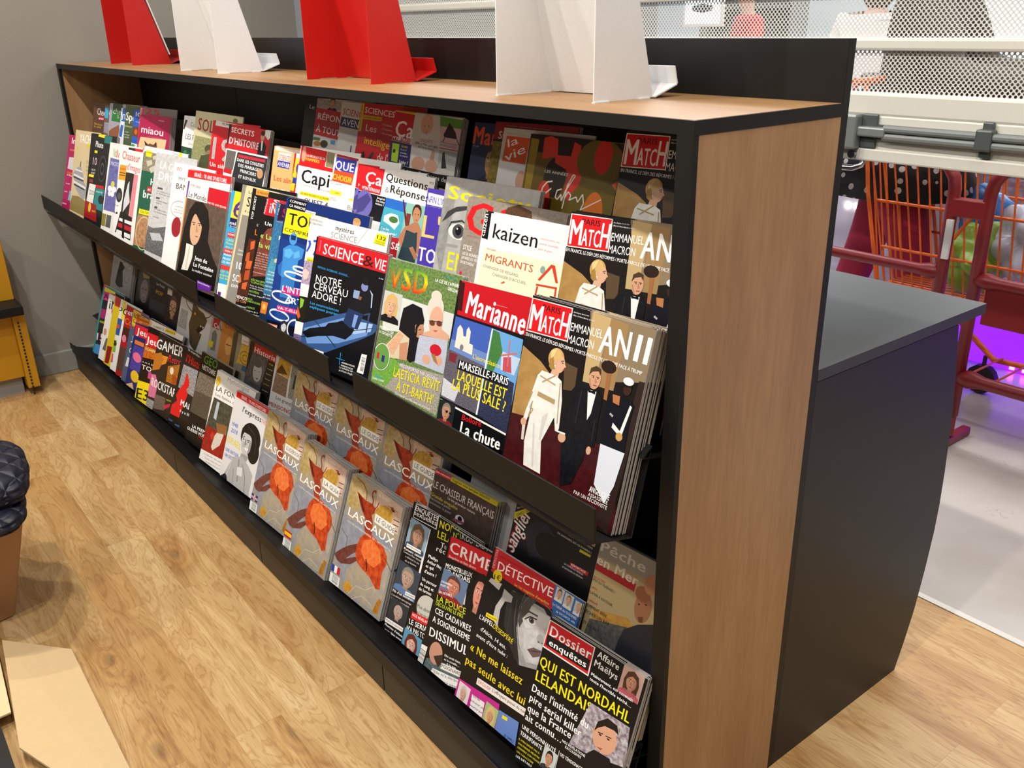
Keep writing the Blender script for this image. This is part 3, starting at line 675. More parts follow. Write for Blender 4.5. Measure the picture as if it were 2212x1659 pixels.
# ------------------------------------------------------------------ carton with quilted jacket, flat carton
cb = thing('cardboard_box', 'brown cardboard box at the left edge with a navy jacket on top', 'box', P(-5.1, -2.7, -ZF))
bm = NB()
bot = [(-4.76, -2.34), (-4.55, -3.3), (-5.75, -3.5), (-5.9, -2.55)]; top = [(-4.42, -2.16), (-4.30, -3.32), (-5.75, -3.55), (-5.95, -2.4)]
vb = [bm.verts.new(P(x, y, -ZF)) for x, y in bot]; vt = [bm.verts.new(P(x, y, -3.02)) for x, y in top]
bm.faces.new(vb[::-1]); bm.faces.new(vt)
for i in range(4): bm.faces.new((vb[i], vb[(i + 1) % 4], vt[(i + 1) % 4], vt[i]))
bmesh.ops.bevel(bm, geom=bm.edges[:], offset=0.004, segments=2, affect='EDGES'); obj('carton_body', bm, M['carton'], cb)
bm = NB(); plate(bm, [P(-4.56, -2.50, -3.55), P(-4.50, -2.78, -3.55), P(-4.35, -2.78, -3.12), P(-4.40, -2.48, -3.12)], 0.0006); obj('label_sticker', bm, M['barcode'], cb)

jk = thing('quilted_jacket', 'navy quilted jacket bundled on the brown cardboard box', 'jacket', P(-5.0, -2.7, -3.02))
def quilt_lobe(c, r, seed, name):
    rr = random.Random(seed); bm = NB(); bmesh.ops.create_icosphere(bm, subdivisions=5, radius=1.0)
    ph = [rr.uniform(0, 6.28) for _ in range(6)]
    for v in bm.verts:
        n = v.co.normalized(); a = math.atan2(n.y, n.x) ; b = n.z * 2.4
        q = abs(math.sin(3.5 * a + 4.5 * b)) * abs(math.sin(3.5 * a - 4.5 * b))
        d = 1 + 0.10 * math.sin(3 * n.x + ph[0]) * math.sin(3 * n.y + ph[1]) + 0.05 * math.sqrt(q)
        sx = lambda t, p: math.copysign(abs(t) ** p, t)
        v.co = Vector((sx(n.x, .8) * r[0], sx(n.y, .8) * r[1], sx(n.z, .75) * r[2])) * d * S + P(*c)
    return obj(name, bm, M['quilt'], jk, True)
quilt_lobe((-4.82, -2.47, -2.93), (0.60, 0.38, 0.09), 11, 'body_fold')
quilt_lobe((-4.98, -2.33, -2.78), (0.58, 0.34, 0.12), 12, 'sleeve_fold')
quilt_lobe((-5.25, -2.50, -2.66), (0.50, 0.34, 0.10), 13, 'collar_fold')

fc = thing('flattened_carton', 'pale flattened cardboard sheet lying open on the floor at the lower left', 'cardboard', P(-3.2, -2.4, -ZF))
z = -ZF
bm = NB(); plate(bm, [P(-4.30, -2.50, z + 0.10), P(-3.02, -2.625, z + 0.10), P(-1.75, -2.12, z + 0.03), P(-3.97, -2.105, z + 0.02)][::-1], 0.004)
obj('right_flap', bm, M['sheet'], fc)
bm = NB(); plate(bm, [P(-4.45, -2.53, z + 0.105), P(-4.9, -3.0, z + 0.14), P(-3.35, -3.0, z + 0.14), P(-3.42, -2.60, z + 0.105)], 0.004); obj('left_flap', bm, M['sheet2'], fc)
bm = NB(); box(bm, -3.40, -2.0, -3.3, -2.68, z, z + 0.09); obj('shaded_inside_block', bm, M['darkbin'], fc)  # black block standing in for the shaded inside of the open carton
ART={
'MATCH':[
('q','b58e52~a47e46~8',[-6,740,252,668,374,358,16,368]),
('q','4a1216~3a0c10~14',[10,384,507,416,885,387,1041,11,14,57]),
('q','8c7a60',[488,1012,1005,997,1008,752,605,675]),
('q','c2a878',[512,1000,662,994,635,665,544,662]),
('q','a08055',[662,994,800,987,788,666,662,663]),
('q','30201c',[956,749,1008,752,970,-3,865,39,934,463]),
('q','1a1210',[-15,810,509,800,494,651,258,652,51,746]),
('q','5a4630',[373,725,485,715,497,603,405,591]),
('q','f4f3f0',[-3,988,352,991,365,824,0,816]),
('q','d8141c',[8,984,345,986,357,829,8,821]),
('t','PARIS','111111','m',104,941,155,45,1),
('t','M','ffffff','b',19,831,102,194,2),
('t','ATC','ffffff','b',123,834,152,129,2),
('t','H','ffffff','b',280,840,69,187,1),
('t','EMMANUEL','ffffff','n',366,882,258,62,2),
('t','MACRON','ffffff','n',360,821,213,62,2),
('t','AN','ffffff','b',613,822,231,198,2),
('t','II','ffffff','b',879,832,120,192,-1),
('t',"EN FRANCE, LE DÉFI DES RÉFORMES / PORTE-PAROLE DE L'EUROPE FACE À TRUMP",'ffffff','m',6,792,958,27,-1),
('t','Avec Brigitte, lors du dîner','ffffff','i',363,971,129,10,1),
('t',"d'État à la Maison-Blanche, le 24 avril",'ffffff','i',364,956,177,10,0),
('e','2a1a14',[661,739,776,799]),
('q','a06a40',[715,738,749,743,756,612,730,614]),
('e','c9a060',[234,676,368,780]),
('e','dcae90',[296,662,382,748]),
('e','d8b472',[245,719,341,777]),
('q','dcae90',[286,674,349,675,346,641,276,639]),
('q','f3f1ec~e6e2dc~14',[205,648,274,647,331,645,381,628,416,536,440,379,409,379,381,444,314,301,360,139,205,148,172,266,179,483,157,375,125,380,146,493,176,618]),
('q','b0976a',[207,540,360,528,362,503,204,516]),
('q','b0976a',[196,623,339,602,338,595,196,616]),
('q','b0976a',[323,649,223,595,226,587,325,641]),
('q','b0976a',[156,529,128,437,137,436,165,528]),
('q','b0976a',[369,617,410,417,418,418,378,617]),
('e','d6a788',[108,343,159,383]),
('q','d8d0c0',[127,346,155,350,164,272,143,271]),
('q','d4d0cc',[217,372,231,375,291,157,276,158]),
('q','d4d0cc',[283,422,325,457,305,307,292,304]),
('q','dcae90',[370,724,394,703,385,696,374,705]),
('e','3a2a20',[354,714,367,719]),
('q','6a4a34',[343,724,368,731,369,727,344,720]),
('q','b05a54',[365,684,388,690,382,681]),
('q','e6cc90',[247,758,299,776,284,740,260,719]),
('q','a8823c',[250,717,276,731,300,677,278,666,254,680]),
('e','dcae90',[290,696,308,722]),
('e','f0ece4',[298,687,309,696]),
('s','b0976a',[179,483,162,445,193,443,165,394],7),
('q','0b0b0f~15151b~20',[498,630,591,659,673,649,723,604,728,493,738,374,674,369,679,310,623,161,536,125,480,334,431,376,473,507,472,598]),
('q','f4f3f0',[600,634,668,636,660,526,641,489]),
('q','0b0b0f',[596,637,631,632,659,641,663,621,631,623,608,621]),
('e','d2a080',[590,643,681,748]),
('q','4a3626',[586,703,590,739,629,756,666,747,675,714,652,734,608,724]),
('e','3a2418',[617,695,627,701]),
('e','3a2418',[653,696,663,702]),
('q','8a5040',[632,665,661,666,660,661,634,659]),
('e','d6a788',[443,336,507,385]),
('e','d6a788',[683,330,721,371]),
('q','f4f3f0',[427,386,496,388,498,380,429,378]),
('q','4a3626',[605,705,628,707,629,703,606,702]),
('q','4a3626',[644,707,667,707,667,703,645,703]),
('q','b88468',[636,699,644,700,659,677,640,674]),
('q','b88468',[591,688,600,690,623,647,616,645]),
('q','26262c',[550,623,560,623,562,454,554,453]),
('q','26262c',[698,502,707,503,714,400,706,400]),
('e','c8a860',[865,631,874,637]),
('e','c8a860',[870,608,879,614]),
('e','c8a860',[875,586,885,592]),
('e','c8a860',[881,564,890,569]),
('e','c8a860',[886,541,895,547]),
('q','a8202a',[761,481,796,479,796,471,761,473]),
('q','0c0d18',[787,633,868,660,962,634,954,547,964,403,779,400,752,515,762,597]),
('e','3c2018',[860,666,919,725]),
('e','f2f2f2',[846,714,925,751]),
('q','101010',[853,712,919,716,920,707,856,703]),
('q','dfe4f0',[780,405,969,404,945,234,902,137,797,205]),
('q','f4f3f0',[838,523,900,496,933,628,949,623,917,467,836,499]),
('e','c8a060',[878,449,929,489]),
('q','b87848',[793,652,849,654,855,610,806,615]),
('t','***','f0f0f0','b',794,548,29,29,-26),
('t','ANGÉLIQUE','ffffff','b',772,163,161,43,-1),
('t','ASSASSINÉE','ffffff','n',771,140,156,27,-1),
('t','PAR UN RÉCIDIVISTE','ffffff','n',659,120,271,28,-2),
],
'CAINT':[
('q','d81c24',[-6,1009,329,1002,312,823,-28,829]),
('t','Ça','ffffff','b',71,888,239,120,-2),
('t',"M'INTÉRESSE",'ffffff','b',44,841,255,33,-2),
('t','Questions','1c1c1c','b',356,929,562,76,-2),
('t','&','8a8a8a','n',367,850,57,56,-3),
('t','Réponses','1c1c1c','b',441,854,517,78,-2),
('t','N°22','444444','b',935,959,57,19,-3),
('q','121218',[-32,826,400,815,379,641,-68,649]),
('e','6f6ab8',[-29,639,223,838]),
('q','4a4488',[-7,759,133,820,194,779,105,692,12,666]),
('t',"Jusqu'où",'ffffff','b',273,795,112,23,-2),
('t','ira cette','ffffff','b',269,775,119,23,-2),
('t','voiture ?','ffffff','b',262,755,119,23,-2),
('q','2a6ed0',[403,816,683,810,652,563,358,580]),
('q','48b0c8',[393,754,696,741,652,563,358,580]),
('q','e8f2ee',[411,694,497,719,591,714,628,666,575,614,506,636,407,656]),
('e','4a7a3a',[481,657,603,701]),
('t',"C'est loin,",'ffffff','b',389,598,121,26,0),
('t','le bout du monde ?','ffffff','b',386,576,231,26,0),
('q','8ec4b4',[683,810,960,810,978,418,660,434]),
('q','5a2a20',[626,823,640,826,742,664,715,653]),
('q','8a3028',[703,742,763,741,758,658,720,661]),
('e','3a2418',[774,706,894,813]),
('e','c48a68',[786,684,881,802]),
('q','3a2418',[778,787,807,812,868,804,897,756,873,775,835,793]),
('e','301c14',[808,745,825,750]),
('e','301c14',[849,744,866,750]),
('q','a04a40',[825,712,860,712,845,704]),
('q','b87c5c',[821,695,872,694,920,655,924,604,940,495,701,501,635,568,703,644]),
('q','2c4048',[729,633,767,630,843,624,876,635,895,549,908,409,674,436,714,556]),
('q','b87c5c',[800,521,847,535,933,472,895,452]),
('q','b81c2c',[536,564,651,564,652,433,551,435]),
('t','S&','ffffff','b',564,484,118,70,0),
],
'EXPRESS':[
('q','e01c24',[33,997,1012,1007,1004,942,31,928]),
('t',"ISRAËL : 70 ANS D'HISTOIRE",'ffffff','b',187,946,728,53,0),
('t',"l'express",'111111','b',290,815,555,93,1),
('t','THEMA','e01c24','n',854,819,198,67,1),
('t','1948','4a6ad0','b',72,602,183,70,3),
('t','2018','4a6ad0','b',84,531,195,70,3),
('t','ISRAËL','f0dc1a','b',39,408,409,104,-1),
('t','UNE NATION','4a6ad0','b',40,297,392,60,3),
('t','UN DESTIN','4a6ad0','b',46,235,322,57,3),
('e','141416',[380,426,943,759]),
('e','141416',[658,346,968,595]),
('e','c9c9c9',[427,384,718,662]),
('q','141416',[382,649,537,716,810,698,760,585,626,623,437,619]),
('e','202020',[462,538,503,550]),
('e','202020',[604,538,644,550]),
('q','f4f4f4',[525,460,669,476,623,435]),
('q','a0a0a0',[489,385,710,400,672,332,490,313]),
('q','c4c4c4~a8a8a8~60',[305,292,544,356,765,300,911,240,909,38,977,-86,26,-83,146,71]),
('q','8a8a8a',[456,303,483,311,549,66,519,63]),
('e','b4b4b4',[477,457,572,521]),
('q','8e8e8e',[520,553,540,558,598,508,547,490]),
('q','202020',[419,553,505,581,508,574,423,547]),
('q','202020',[571,557,670,571,670,564,575,551]),
('q','9a9a9a',[661,560,721,561,716,459,657,401]),
('s','3a3a3c',[544,703,758,656,845,565,851,452],13),
('s','e0e0e0',[284,257,223,78,83,-36],10),
('s','7a7a7a',[586,280,728,160,778,0],13),
('s','7a7a7a',[369,177,412,27,386,-69],10),
('q','e4e4e4',[464,218,606,242,642,150,490,128]),
('e','242428',[-17,-76,250,67]),
('q','e8e8e8',[-15,27,96,87,153,58,43,-2]),
],
'L0':[
('q','9aa0ac~8a8c98~9',[-63,592,844,719,978,275,298,72,-35,259]),
('q','b0a084~a89a8c~8',[39,1028,943,975,970,673,602,655,71,626]),
('q','a48a52~c2ac78~14',[28,1022,286,1010,319,882,208,717,10,723]),
('e','cdb88a~b8a070~14',[129,804,339,973]),
('q','d9bda8~cfae96~9',[485,1003,958,978,968,752,729,742,528,825]),
('q','b4a68c~a09a90~9',[264,202,417,330,674,389,910,241,938,40,285,26]),
('q','a09c98~b8ac98~7',[652,560,948,587,966,298,938,60,769,212]),
('q','c08420~dca23c~14',[272,64,335,128,430,90,409,32,311,19]),
('q','a06a1c~c88a30~14',[848,32,903,171,960,168,942,34]),
('q','ac7f28~cca24a~14',[534,833,583,886,673,912,792,911,838,870,819,799,729,742,604,729,529,757]),
('q','4a3a20',[750,927,804,934,852,907,809,898]),
('q','5f302a~7a463c~16',[-11,251,112,342,226,409,428,499,438,440,295,351,205,277,369,351,443,351,308,260,145,213,66,216]),
('q','b02f14~d85a26~12',[377,526,430,575,515,618,670,605,798,586,884,529,903,468,865,390,876,312,886,242,820,222,756,249,675,280,538,295,424,318,359,369,352,450]),
('q','e8662a~f08848~14',[453,533,587,583,748,545,813,456,717,374,537,378,442,434]),
('q','8c2814~b04422~16',[156,881,245,864,335,852,457,859,524,838,525,797,485,767,532,718,559,616,440,598,395,655,394,709,304,755,226,818]),
('q','6a1c10',[164,880,239,862,368,757,330,748,239,807]),
('s','7a2a1c',[463,833,461,890,417,933,429,963,470,978,468,956],16),
('s','7a2a1c',[512,821,549,871,558,900],12),
('s','4a1a10',[555,397,597,353,604,301],19),
('s','5a3028',[854,508,932,476,998,441,1039,447],9),
('s','8a6a3a',[95,993,238,972,322,924,341,860],16),
('s','5a4030',[851,847,956,856],9),
('s','5a4030',[857,809,954,816],9),
('s','5a4030',[870,765,951,771],9),
('s','d8cdb8',[386,14,490,129,659,152,793,233],6),
('s','d8cdb8',[453,-8,622,86,808,74],6),
('s','6a5a50',[25,502,164,455,171,373],7),
('t','la festin','f4f0e8','m',531,950,188,47,1),
('t','HORS-SÉRIE','e8d8d0','m',742,943,150,19,1),
('q','d85a48',[717,926,897,924,896,919,716,920]),
('t','LASCAUX','ffffff','m',79,645,860,107,-1),
('t','INTERNATIONAL CENTRE FOR CAVE ART','f0ece6','m',92,587,841,24,0),
('q','f2f0ea',[544,802,908,802,914,727,554,730]),
('t','GUIDEBOOK','444444','n',579,749,325,57,-1),
('q','28306a',[-1,162,163,166,166,103,6,99]),
('q','f0f0f0',[1,136,166,140,167,123,3,120]),
('q','d02030',[1,131,165,134,165,127,1,123]),
('q','f0f0f0',[64,163,102,164,105,103,71,101]),
('q','d02030',[76,164,91,164,97,103,83,102]),
('q','f0f0ee',[0,83,190,89,202,3,10,0]),
('bar','555555',[52,14,169,81]),
],
'L1':[
('q','9aa0ac~8a8c98~9',[-63,592,844,719,978,275,298,72,-35,259]),
('q','b0a084~a89a8c~8',[39,1028,943,975,970,673,602,655,71,626]),
('q','a48a52~c2ac78~14',[28,1022,286,1010,319,882,208,717,10,723]),
('e','cdb88a~b8a070~14',[129,804,339,973]),
('q','d9bda8~cfae96~9',[485,1003,958,978,968,752,729,742,528,825]),
('q','b4a68c~a09a90~9',[264,202,417,330,674,389,910,241,938,40,285,26]),
('q','a09c98~b8ac98~7',[652,560,948,587,966,298,938,60,769,212]),
('q','c08420~dca23c~14',[272,64,335,128,430,90,409,32,311,19]),
('q','a06a1c~c88a30~14',[848,32,903,171,960,168,942,34]),
('q','ac7f28~cca24a~14',[534,833,583,886,673,912,792,911,838,870,819,799,729,742,604,729,529,757]),
('q','4a3a20',[750,927,804,934,852,907,809,898]),
('q','5f302a~7a463c~16',[-11,251,112,342,226,409,428,499,438,440,295,351,205,277,369,351,443,351,308,260,145,213,66,216]),
('q','b02f14~d85a26~12',[377,526,430,575,515,618,670,605,798,586,884,529,903,468,865,390,876,312,886,242,820,222,756,249,675,280,538,295,424,318,359,369,352,450]),
('q','e8662a~f08848~14',[453,533,587,583,748,545,813,456,717,374,537,378,442,434]),
('q','8c2814~b04422~16',[156,881,245,864,335,852,457,859,524,838,525,797,485,767,532,718,559,616,440,598,395,655,394,709,304,755,226,818]),
('q','6a1c10',[164,880,239,862,368,757,330,748,239,807]),
('s','7a2a1c',[463,833,461,890,417,933,429,963,470,978,468,956],16),
('s','7a2a1c',[512,821,549,871,558,900],12),
('s','4a1a10',[555,397,597,353,604,301],19),
('s','5a3028',[854,508,932,476,998,441,1039,447],9),
('s','8a6a3a',[95,993,238,972,322,924,341,860],16),
('s','5a4030',[851,847,956,856],9),
('s','5a4030',[857,809,954,816],9),
('s','5a4030',[870,765,951,771],9),
('s','d8cdb8',[386,14,490,129,659,152,793,233],6),
('s','d8cdb8',[453,-8,622,86,808,74],6),
('s','6a5a50',[25,502,164,455,171,373],7),
('t','la festin','f4f0e8','m',531,950,188,47,1),
('t','HORS-SÉRIE','e8d8d0','m',742,943,150,19,1),
('q','d85a48',[717,926,897,924,896,919,716,920]),
('t','LASCAUX','ffffff','m',79,645,860,107,-1),
('t','CENTRO INTERNACIONAL DEL ARTE PARIETAL','f0ece6','m',92,587,841,24,0),
('q','f2f0ea',[544,802,908,802,914,727,554,730]),
('t','LA GUÍA','444444','n',579,749,325,57,-1),
('q','c81c28',[-1,162,163,166,166,103,6,99]),
('q','f4c81a',[0,146,163,151,165,120,5,116]),
('q','f0f0ee',[0,83,190,89,202,3,10,0]),
('bar','555555',[52,14,169,81]),
],
'L2':[
('q','9aa0ac~8a8c98~9',[-63,592,844,719,978,275,298,72,-35,259]),
('q','b0a084~a89a8c~8',[39,1028,943,975,970,673,602,655,71,626]),
('q','a48a52~c2ac78~14',[28,1022,286,1010,319,882,208,717,10,723]),
('e','cdb88a~b8a070~14',[129,804,339,973]),
('q','d9bda8~cfae96~9',[485,1003,958,978,968,752,729,742,528,825]),
('q','b4a68c~a09a90~9',[264,202,417,330,674,389,910,241,938,40,285,26]),
('q','a09c98~b8ac98~7',[652,560,948,587,966,298,938,60,769,212]),
('q','c08420~dca23c~14',[272,64,335,128,430,90,409,32,311,19]),
('q','a06a1c~c88a30~14',[848,32,903,171,960,168,942,34]),
('q','ac7f28~cca24a~14',[534,833,583,886,673,912,792,911,838,870,819,799,729,742,604,729,529,757]),
('q','4a3a20',[750,927,804,934,852,907,809,898]),
('q','5f302a~7a463c~16',[-11,251,112,342,226,409,428,499,438,440,295,351,205,277,369,351,443,351,308,260,145,213,66,216]),
('q','b02f14~d85a26~12',[377,526,430,575,515,618,670,605,798,586,884,529,903,468,865,390,876,312,886,242,820,222,756,249,675,280,538,295,424,318,359,369,352,450]),
('q','e8662a~f08848~14',[453,533,587,583,748,545,813,456,717,374,537,378,442,434]),
('q','8c2814~b04422~16',[156,881,245,864,335,852,457,859,524,838,525,797,485,767,532,718,559,616,440,598,395,655,394,709,304,755,226,818]),
('q','6a1c10',[164,880,239,862,368,757,330,748,239,807]),
('s','7a2a1c',[463,833,461,890,417,933,429,963,470,978,468,956],16),
('s','7a2a1c',[512,821,549,871,558,900],12),
('s','4a1a10',[555,397,597,353,604,301],19),
('s','5a3028',[854,508,932,476,998,441,1039,447],9),
('s','8a6a3a',[95,993,238,972,322,924,341,860],16),
('s','5a4030',[851,847,956,856],9),
('s','5a4030',[857,809,954,816],9),
('s','5a4030',[870,765,951,771],9),
('s','d8cdb8',[386,14,490,129,659,152,793,233],6),
('s','d8cdb8',[453,-8,622,86,808,74],6),
('s','6a5a50',[25,502,164,455,171,373],7),
('t','la festin','f4f0e8','m',531,950,188,47,1),
('t','HORS-SÉRIE','e8d8d0','m',742,943,150,19,1),
('q','d85a48',[717,926,897,924,896,919,716,920]),
('t','LASCAUX','ffffff','m',79,645,860,107,-1),
('t',"CENTRE INTERNATIONAL DE L'ART PARIÉTAL",'f0ece6','m',92,587,841,24,0),
('q','f2f0ea',[544,802,908,802,914,727,554,730]),
('t','LE GUIDE','444444','n',579,749,325,57,-1),
('q','f2f2f2',[-1,162,163,166,166,103,6,99]),
('q','20409a',[-1,162,53,163,60,101,6,99]),
('q','d01c28',[110,165,163,166,166,103,113,102]),
('q','f0f0ee',[0,83,190,89,202,3,10,0]),
('bar','555555',[52,14,169,81]),
],
'marianne':[
('q','c3121f',[33,1007,991,1000,1021,760,42,772]),
('q','3a1014',[-10,990,80,989,104,801,41,801]),
('t','Marianne','ffffff','B',149,799,814,238,-4),
('t','www.marianne.net','f0c0c0','n',544,899,155,10,0),
('q','3f5fb8',[29,758,553,749,539,170,4,197]),
('q','6a88c8',[19,601,557,577,532,470,12,493]),
('q','e4e0d4',[85,555,84,684,114,711,159,688,184,643,219,644,215,691,238,713,275,685,282,607,335,605,345,538]),
('e','7a7a88',[158,544,211,587]),
('q','3a3a44~7a7280~90',[-14,532,546,493,539,170,4,197]),
('q','7a2830',[32,512,142,511,131,448,37,455]),
('q','aeb2c0~e8e8ee~120',[1,331,247,287,213,196,11,209]),
('q','6aa6e0',[569,747,971,733,997,118,553,167]),
('q','bcd4ee',[729,623,977,611,939,496,751,505]),
('q','2f6a34~4f8a48~120',[571,741,657,733,742,615,660,470,573,477]),
('q','c0505a',[762,588,859,603,900,504,784,501]),
('q','c87078',[802,704,817,706,845,541,826,537]),
('q','c87078',[727,601,925,643,929,631,733,589]),
('q','1c2038~3a4060~70',[573,477,956,449,997,118,553,167]),
('q','f4f3f0',[550,746,567,747,557,167,535,167]),
('t',"L'autre clasico",'f5e41a','m',362,520,379,53,-2),
('q','0d0d0f',[176,482,876,475,887,407,172,418]),
('t','MARSEILLE-PARIS','ffffff','b',195,429,687,87,-1),
('t','LAQUELLE EST','f5e41a','b',193,348,693,120,-2),
('t','LA PLUS SALE ?','f5e41a','b',142,275,757,124,-3),
('q','f4f3f0',[9,183,980,120,976,107,9,170]),
('p',('c89070','8a8070','8a1a22','s','20262a'),[3,12,242,180]),
('e','101010',[113,104,150,121]),
('e','101010',[167,101,204,117]),
('t','Bolloré','e02028','b',361,99,273,69,0),
('t','La chute','ffffff','B',359,7,565,132,-1),
('q','f4f3f0',[1042,40,1109,44,1106,-13,1029,-14]),
('bar','0d0d0f',[1037,-5,1109,37]),
],
'vsd':[
('q','d8dcd8',[13,738,191,753,979,744,1003,581,49,486]),
('q','c0b8ae~8a8478~60',[-25,280,977,323,967,42,-4,105]),
('q','5d9a34~86b850~40',[-27,176,286,325,396,267,223,98,-4,105]),
('t','VSD','2c8a3c|a8c820|f5d51a|f08a1a|d8281a','B',28,798,555,233,2),
('t',"LA CLÉ DE L'AFFAIRE",'ffffff','b',666,921,329,35,0),
('t','GRÉGORY','ffffff','b',840,889,149,34,-4),
('t','Murielle','3a9ab0','n',795,964,131,29,0),
('p',('e0b090','d8b070','15151a','l','c8ccc8'),[-18,549,266,769]),
('q','e8b878~c8d8d0~150',[139,389,310,529,450,508,463,335,200,309]),
('q','c89070',[330,433,442,463,464,330,354,326]),
('q','16141a',[289,592,304,682,420,732,553,720,612,644,607,557,580,509,587,358,509,327,459,345,456,488,288,526]),
('q','c08a68',[501,591,539,621,599,620,627,581,626,551,591,515,547,516,511,546]),
('q','1a1618',[511,573,519,629,596,641,608,617,565,606,540,578,545,524,521,531]),
('q','1c1416',[556,570,587,577,589,572,557,565]),
('q','d06a50~e8d8b0~200',[161,392,304,512,366,494,261,332,216,346]),
('q','a03838',[574,540,601,549,593,535]),
('q','d8a78c',[835,627,964,595,964,559,612,541,646,568]),
('q','9aa0bc~d8dce8~260',[582,536,959,561,973,428,974,333,575,339,573,464]),
('e','ddd4c8',[625,667,840,830]),
('e','ddd4c8',[649,790,791,865]),
('e','dcaa90',[675,562,852,763]),
('e','6a3a2a',[683,624,758,662]),
('e','6a3a2a',[775,634,849,672]),
('q','333333',[673,653,849,671,851,666,675,647]),
('q','b86060',[741,598,812,606,782,588]),
('e','c8182c',[746,433,899,511]),
('e','d8a78c',[666,357,776,421]),
('e','d8a78c',[828,376,933,441]),
('q','a07848',[774,435,824,444,886,380,819,395]),
('t','RÉCONFORTÉE PAR LES FANS','ffffff','n',387,279,523,34,-1),
('t','LAETICIA REVIT','f2e61c','b',314,191,645,104,2),
('t',"À ST-BARTH'",'f2e61c','b',382,103,519,107,0),
('t',"De retour sur l'île, avec ses proches,",'ffffff','n',380,73,508,25,-2),
('e','e8e8e4',[-15,196,226,395]),
('e','6a9a4c',[-6,201,217,390]),
('q','c82828',[33,319,68,319,71,274,36,274]),
('q','28306a',[111,310,153,310,151,261,110,264]),
('t','Chine','48c8e0','n',57,137,100,37,3),
('t',"DANS L'USINE",'ffffff','b',28,117,169,25,2),
('t','PRÉSIDENTE SUR','ffffff','b',14,492,212,34,-6),
('t','LA CROISETTE','ffffff','b',15,460,196,31,-3),
],
'sv':[
('q','d01c26',[24,1000,1034,996,1030,864,20,863]),
('t','SCIENCE','ffffff','m',122,879,568,110,0),
('t','&','2a1a1c','n',689,880,144,105,0),
('t','VIE','ffffff','m',833,881,177,103,-1),
('t','SCIENCE & VIE','f0b0b0','n',77,891,96,20,89),
('t','NETFLIX, FACEBOOK, GOOGLE…','2f9fe0','b',82,761,457,20,0),
('t','NOTRE','ffffff','n',83,648,370,76,3),
('t','CERVEAU','ffffff','n',68,588,490,77,2),
('t','ADORE !','ffffff','n',60,519,423,77,2),
('t','Les neurosciences','2f9fe0','b',52,463,421,29,2),
('t','expliquent pourquoi','2f9fe0','b',54,433,447,29,2),
('q','35588f',[-27,286,585,494,1048,477,969,402,807,321,381,132,-51,127]),
('q','6f97d4',[17,256,576,454,914,450,895,375,529,238,97,146]),
('q','a9c6ee',[664,447,948,474,935,413,714,349]),
('q','20344e',[157,347,170,350,517,205,500,201]),
('q','20344e',[-54,171,956,446,958,441,-52,163]),
('q','0c0e16',[-1,220,107,275,323,331,358,365,482,399,541,423,724,387,691,339,624,288,450,282,236,236,84,191]),
('q','17171c',[696,685,803,724,885,689,906,589,869,535,748,523,597,530]),
('q','c8d4f0',[836,716,885,689,899,587,887,585,871,681]),
('q','23345e',[597,530,810,523,764,395,660,386,555,414]),
('q','7aa0e0',[691,500,744,499,721,399,681,403]),
('q','8fa6cf',[634,680,714,682,711,620,634,621]),
('e','7f8dc4',[720,691,811,758]),
('e','17171c',[717,738,820,791]),
('q','3a4a70',[810,523,895,551,888,397,873,394,870,530,823,514]),
('q','8a6048',[711,647,754,643,741,617,702,621]),
('q','f4f3f0',[140,123,358,132,359,89,136,80]),
('t','EXPLOIT','111111','m',157,89,193,27,3),
('q','2f9fe0',[587,177,595,179,607,84,599,82]),
('q','2f9fe0',[544,128,665,133,666,129,545,124]),
('t','ANTIBIOTIQUES','ffffff','b',624,102,185,15,3),
('t','INEFFICACES','ffffff','b',626,80,165,15,2),
('t','La solution est','ffffff','n',610,60,187,23,2),
('t','pourtant simple','ffffff','n',608,37,191,23,2),
('q','f4f3f0',[871,230,940,236,934,84,845,82]),
('bar','0d0d0f',[882,105,928,208]),
('t','N° 1208','ffffff','b',929,815,56,10,0),
],
'myst':[
('t','questions','222222','m',-6,968,170,23,-1),
('t','& réponses','222222','m',-2,941,169,23,1),
('t','mystères','222222','b',347,942,238,44,0),
('t','SCIENCE','888888','n',302,884,334,53,1),
('q','b0b0b0',[748,1004,755,1003,640,875,632,875]),
('t','27','2858d0','b',-26,717,223,149,4),
('q','f5e41a',[860,990,984,987,967,916,834,918]),
('t','132','222222','b',866,954,105,32,-3),
('t','PAGES POUR','222222','b',859,933,111,11,-1),
('t',"S'INSTRUIRE",'222222','b',855,919,112,11,0),
('q','f5e41a',[34,701,126,707,124,659,26,663]),
('t','insolites','222222','m',43,670,214,35,3),
('q','8a7898~c8b8d0~30',[-41,672,474,689,357,471,-52,481]),
('q','e8c8c0',[-19,594,38,619,92,595,72,551,29,536]),
('q','f4f3f0',[-58,505,224,512,218,479,-58,476]),
('q','1a1c14',[-81,409,187,424,192,237,-94,222]),
('q','d8602a',[-64,379,-6,348,56,268,30,246,-34,301]),
('q','8ac83a',[19,402,76,396,67,345,33,322]),
('q','3a3050~8a80b0~60',[-51,129,172,141,159,72,-49,62]),
],
'tout':[
('q','0a0a14',[31,998,261,999,258,931,32,929]),
('t','COMMENT','ffffff','b',42,971,212,21,-1),
('t','ÇA MARCHE','ffffff','b',46,941,206,22,-1),
('q','f4f3f0',[261,944,384,944,382,924,253,926]),
('t','DEVIENT','222222','b',266,929,112,13,-1),
('q','f4e01a',[24,925,542,927,542,757,17,750]),
('t','TOUT','111111','b',66,820,481,100,1),
('t','COMPRENDRE','111111','m',35,769,541,31,1),
('e','dba878',[825,916,909,974]),
('e','c89858',[826,945,902,974]),
('q','163a8a',[14,712,333,716,362,174,-24,156]),
('e','4a9ae0',[115,690,215,774]),
('q','16285a',[132,754,195,757,195,725,139,722]),
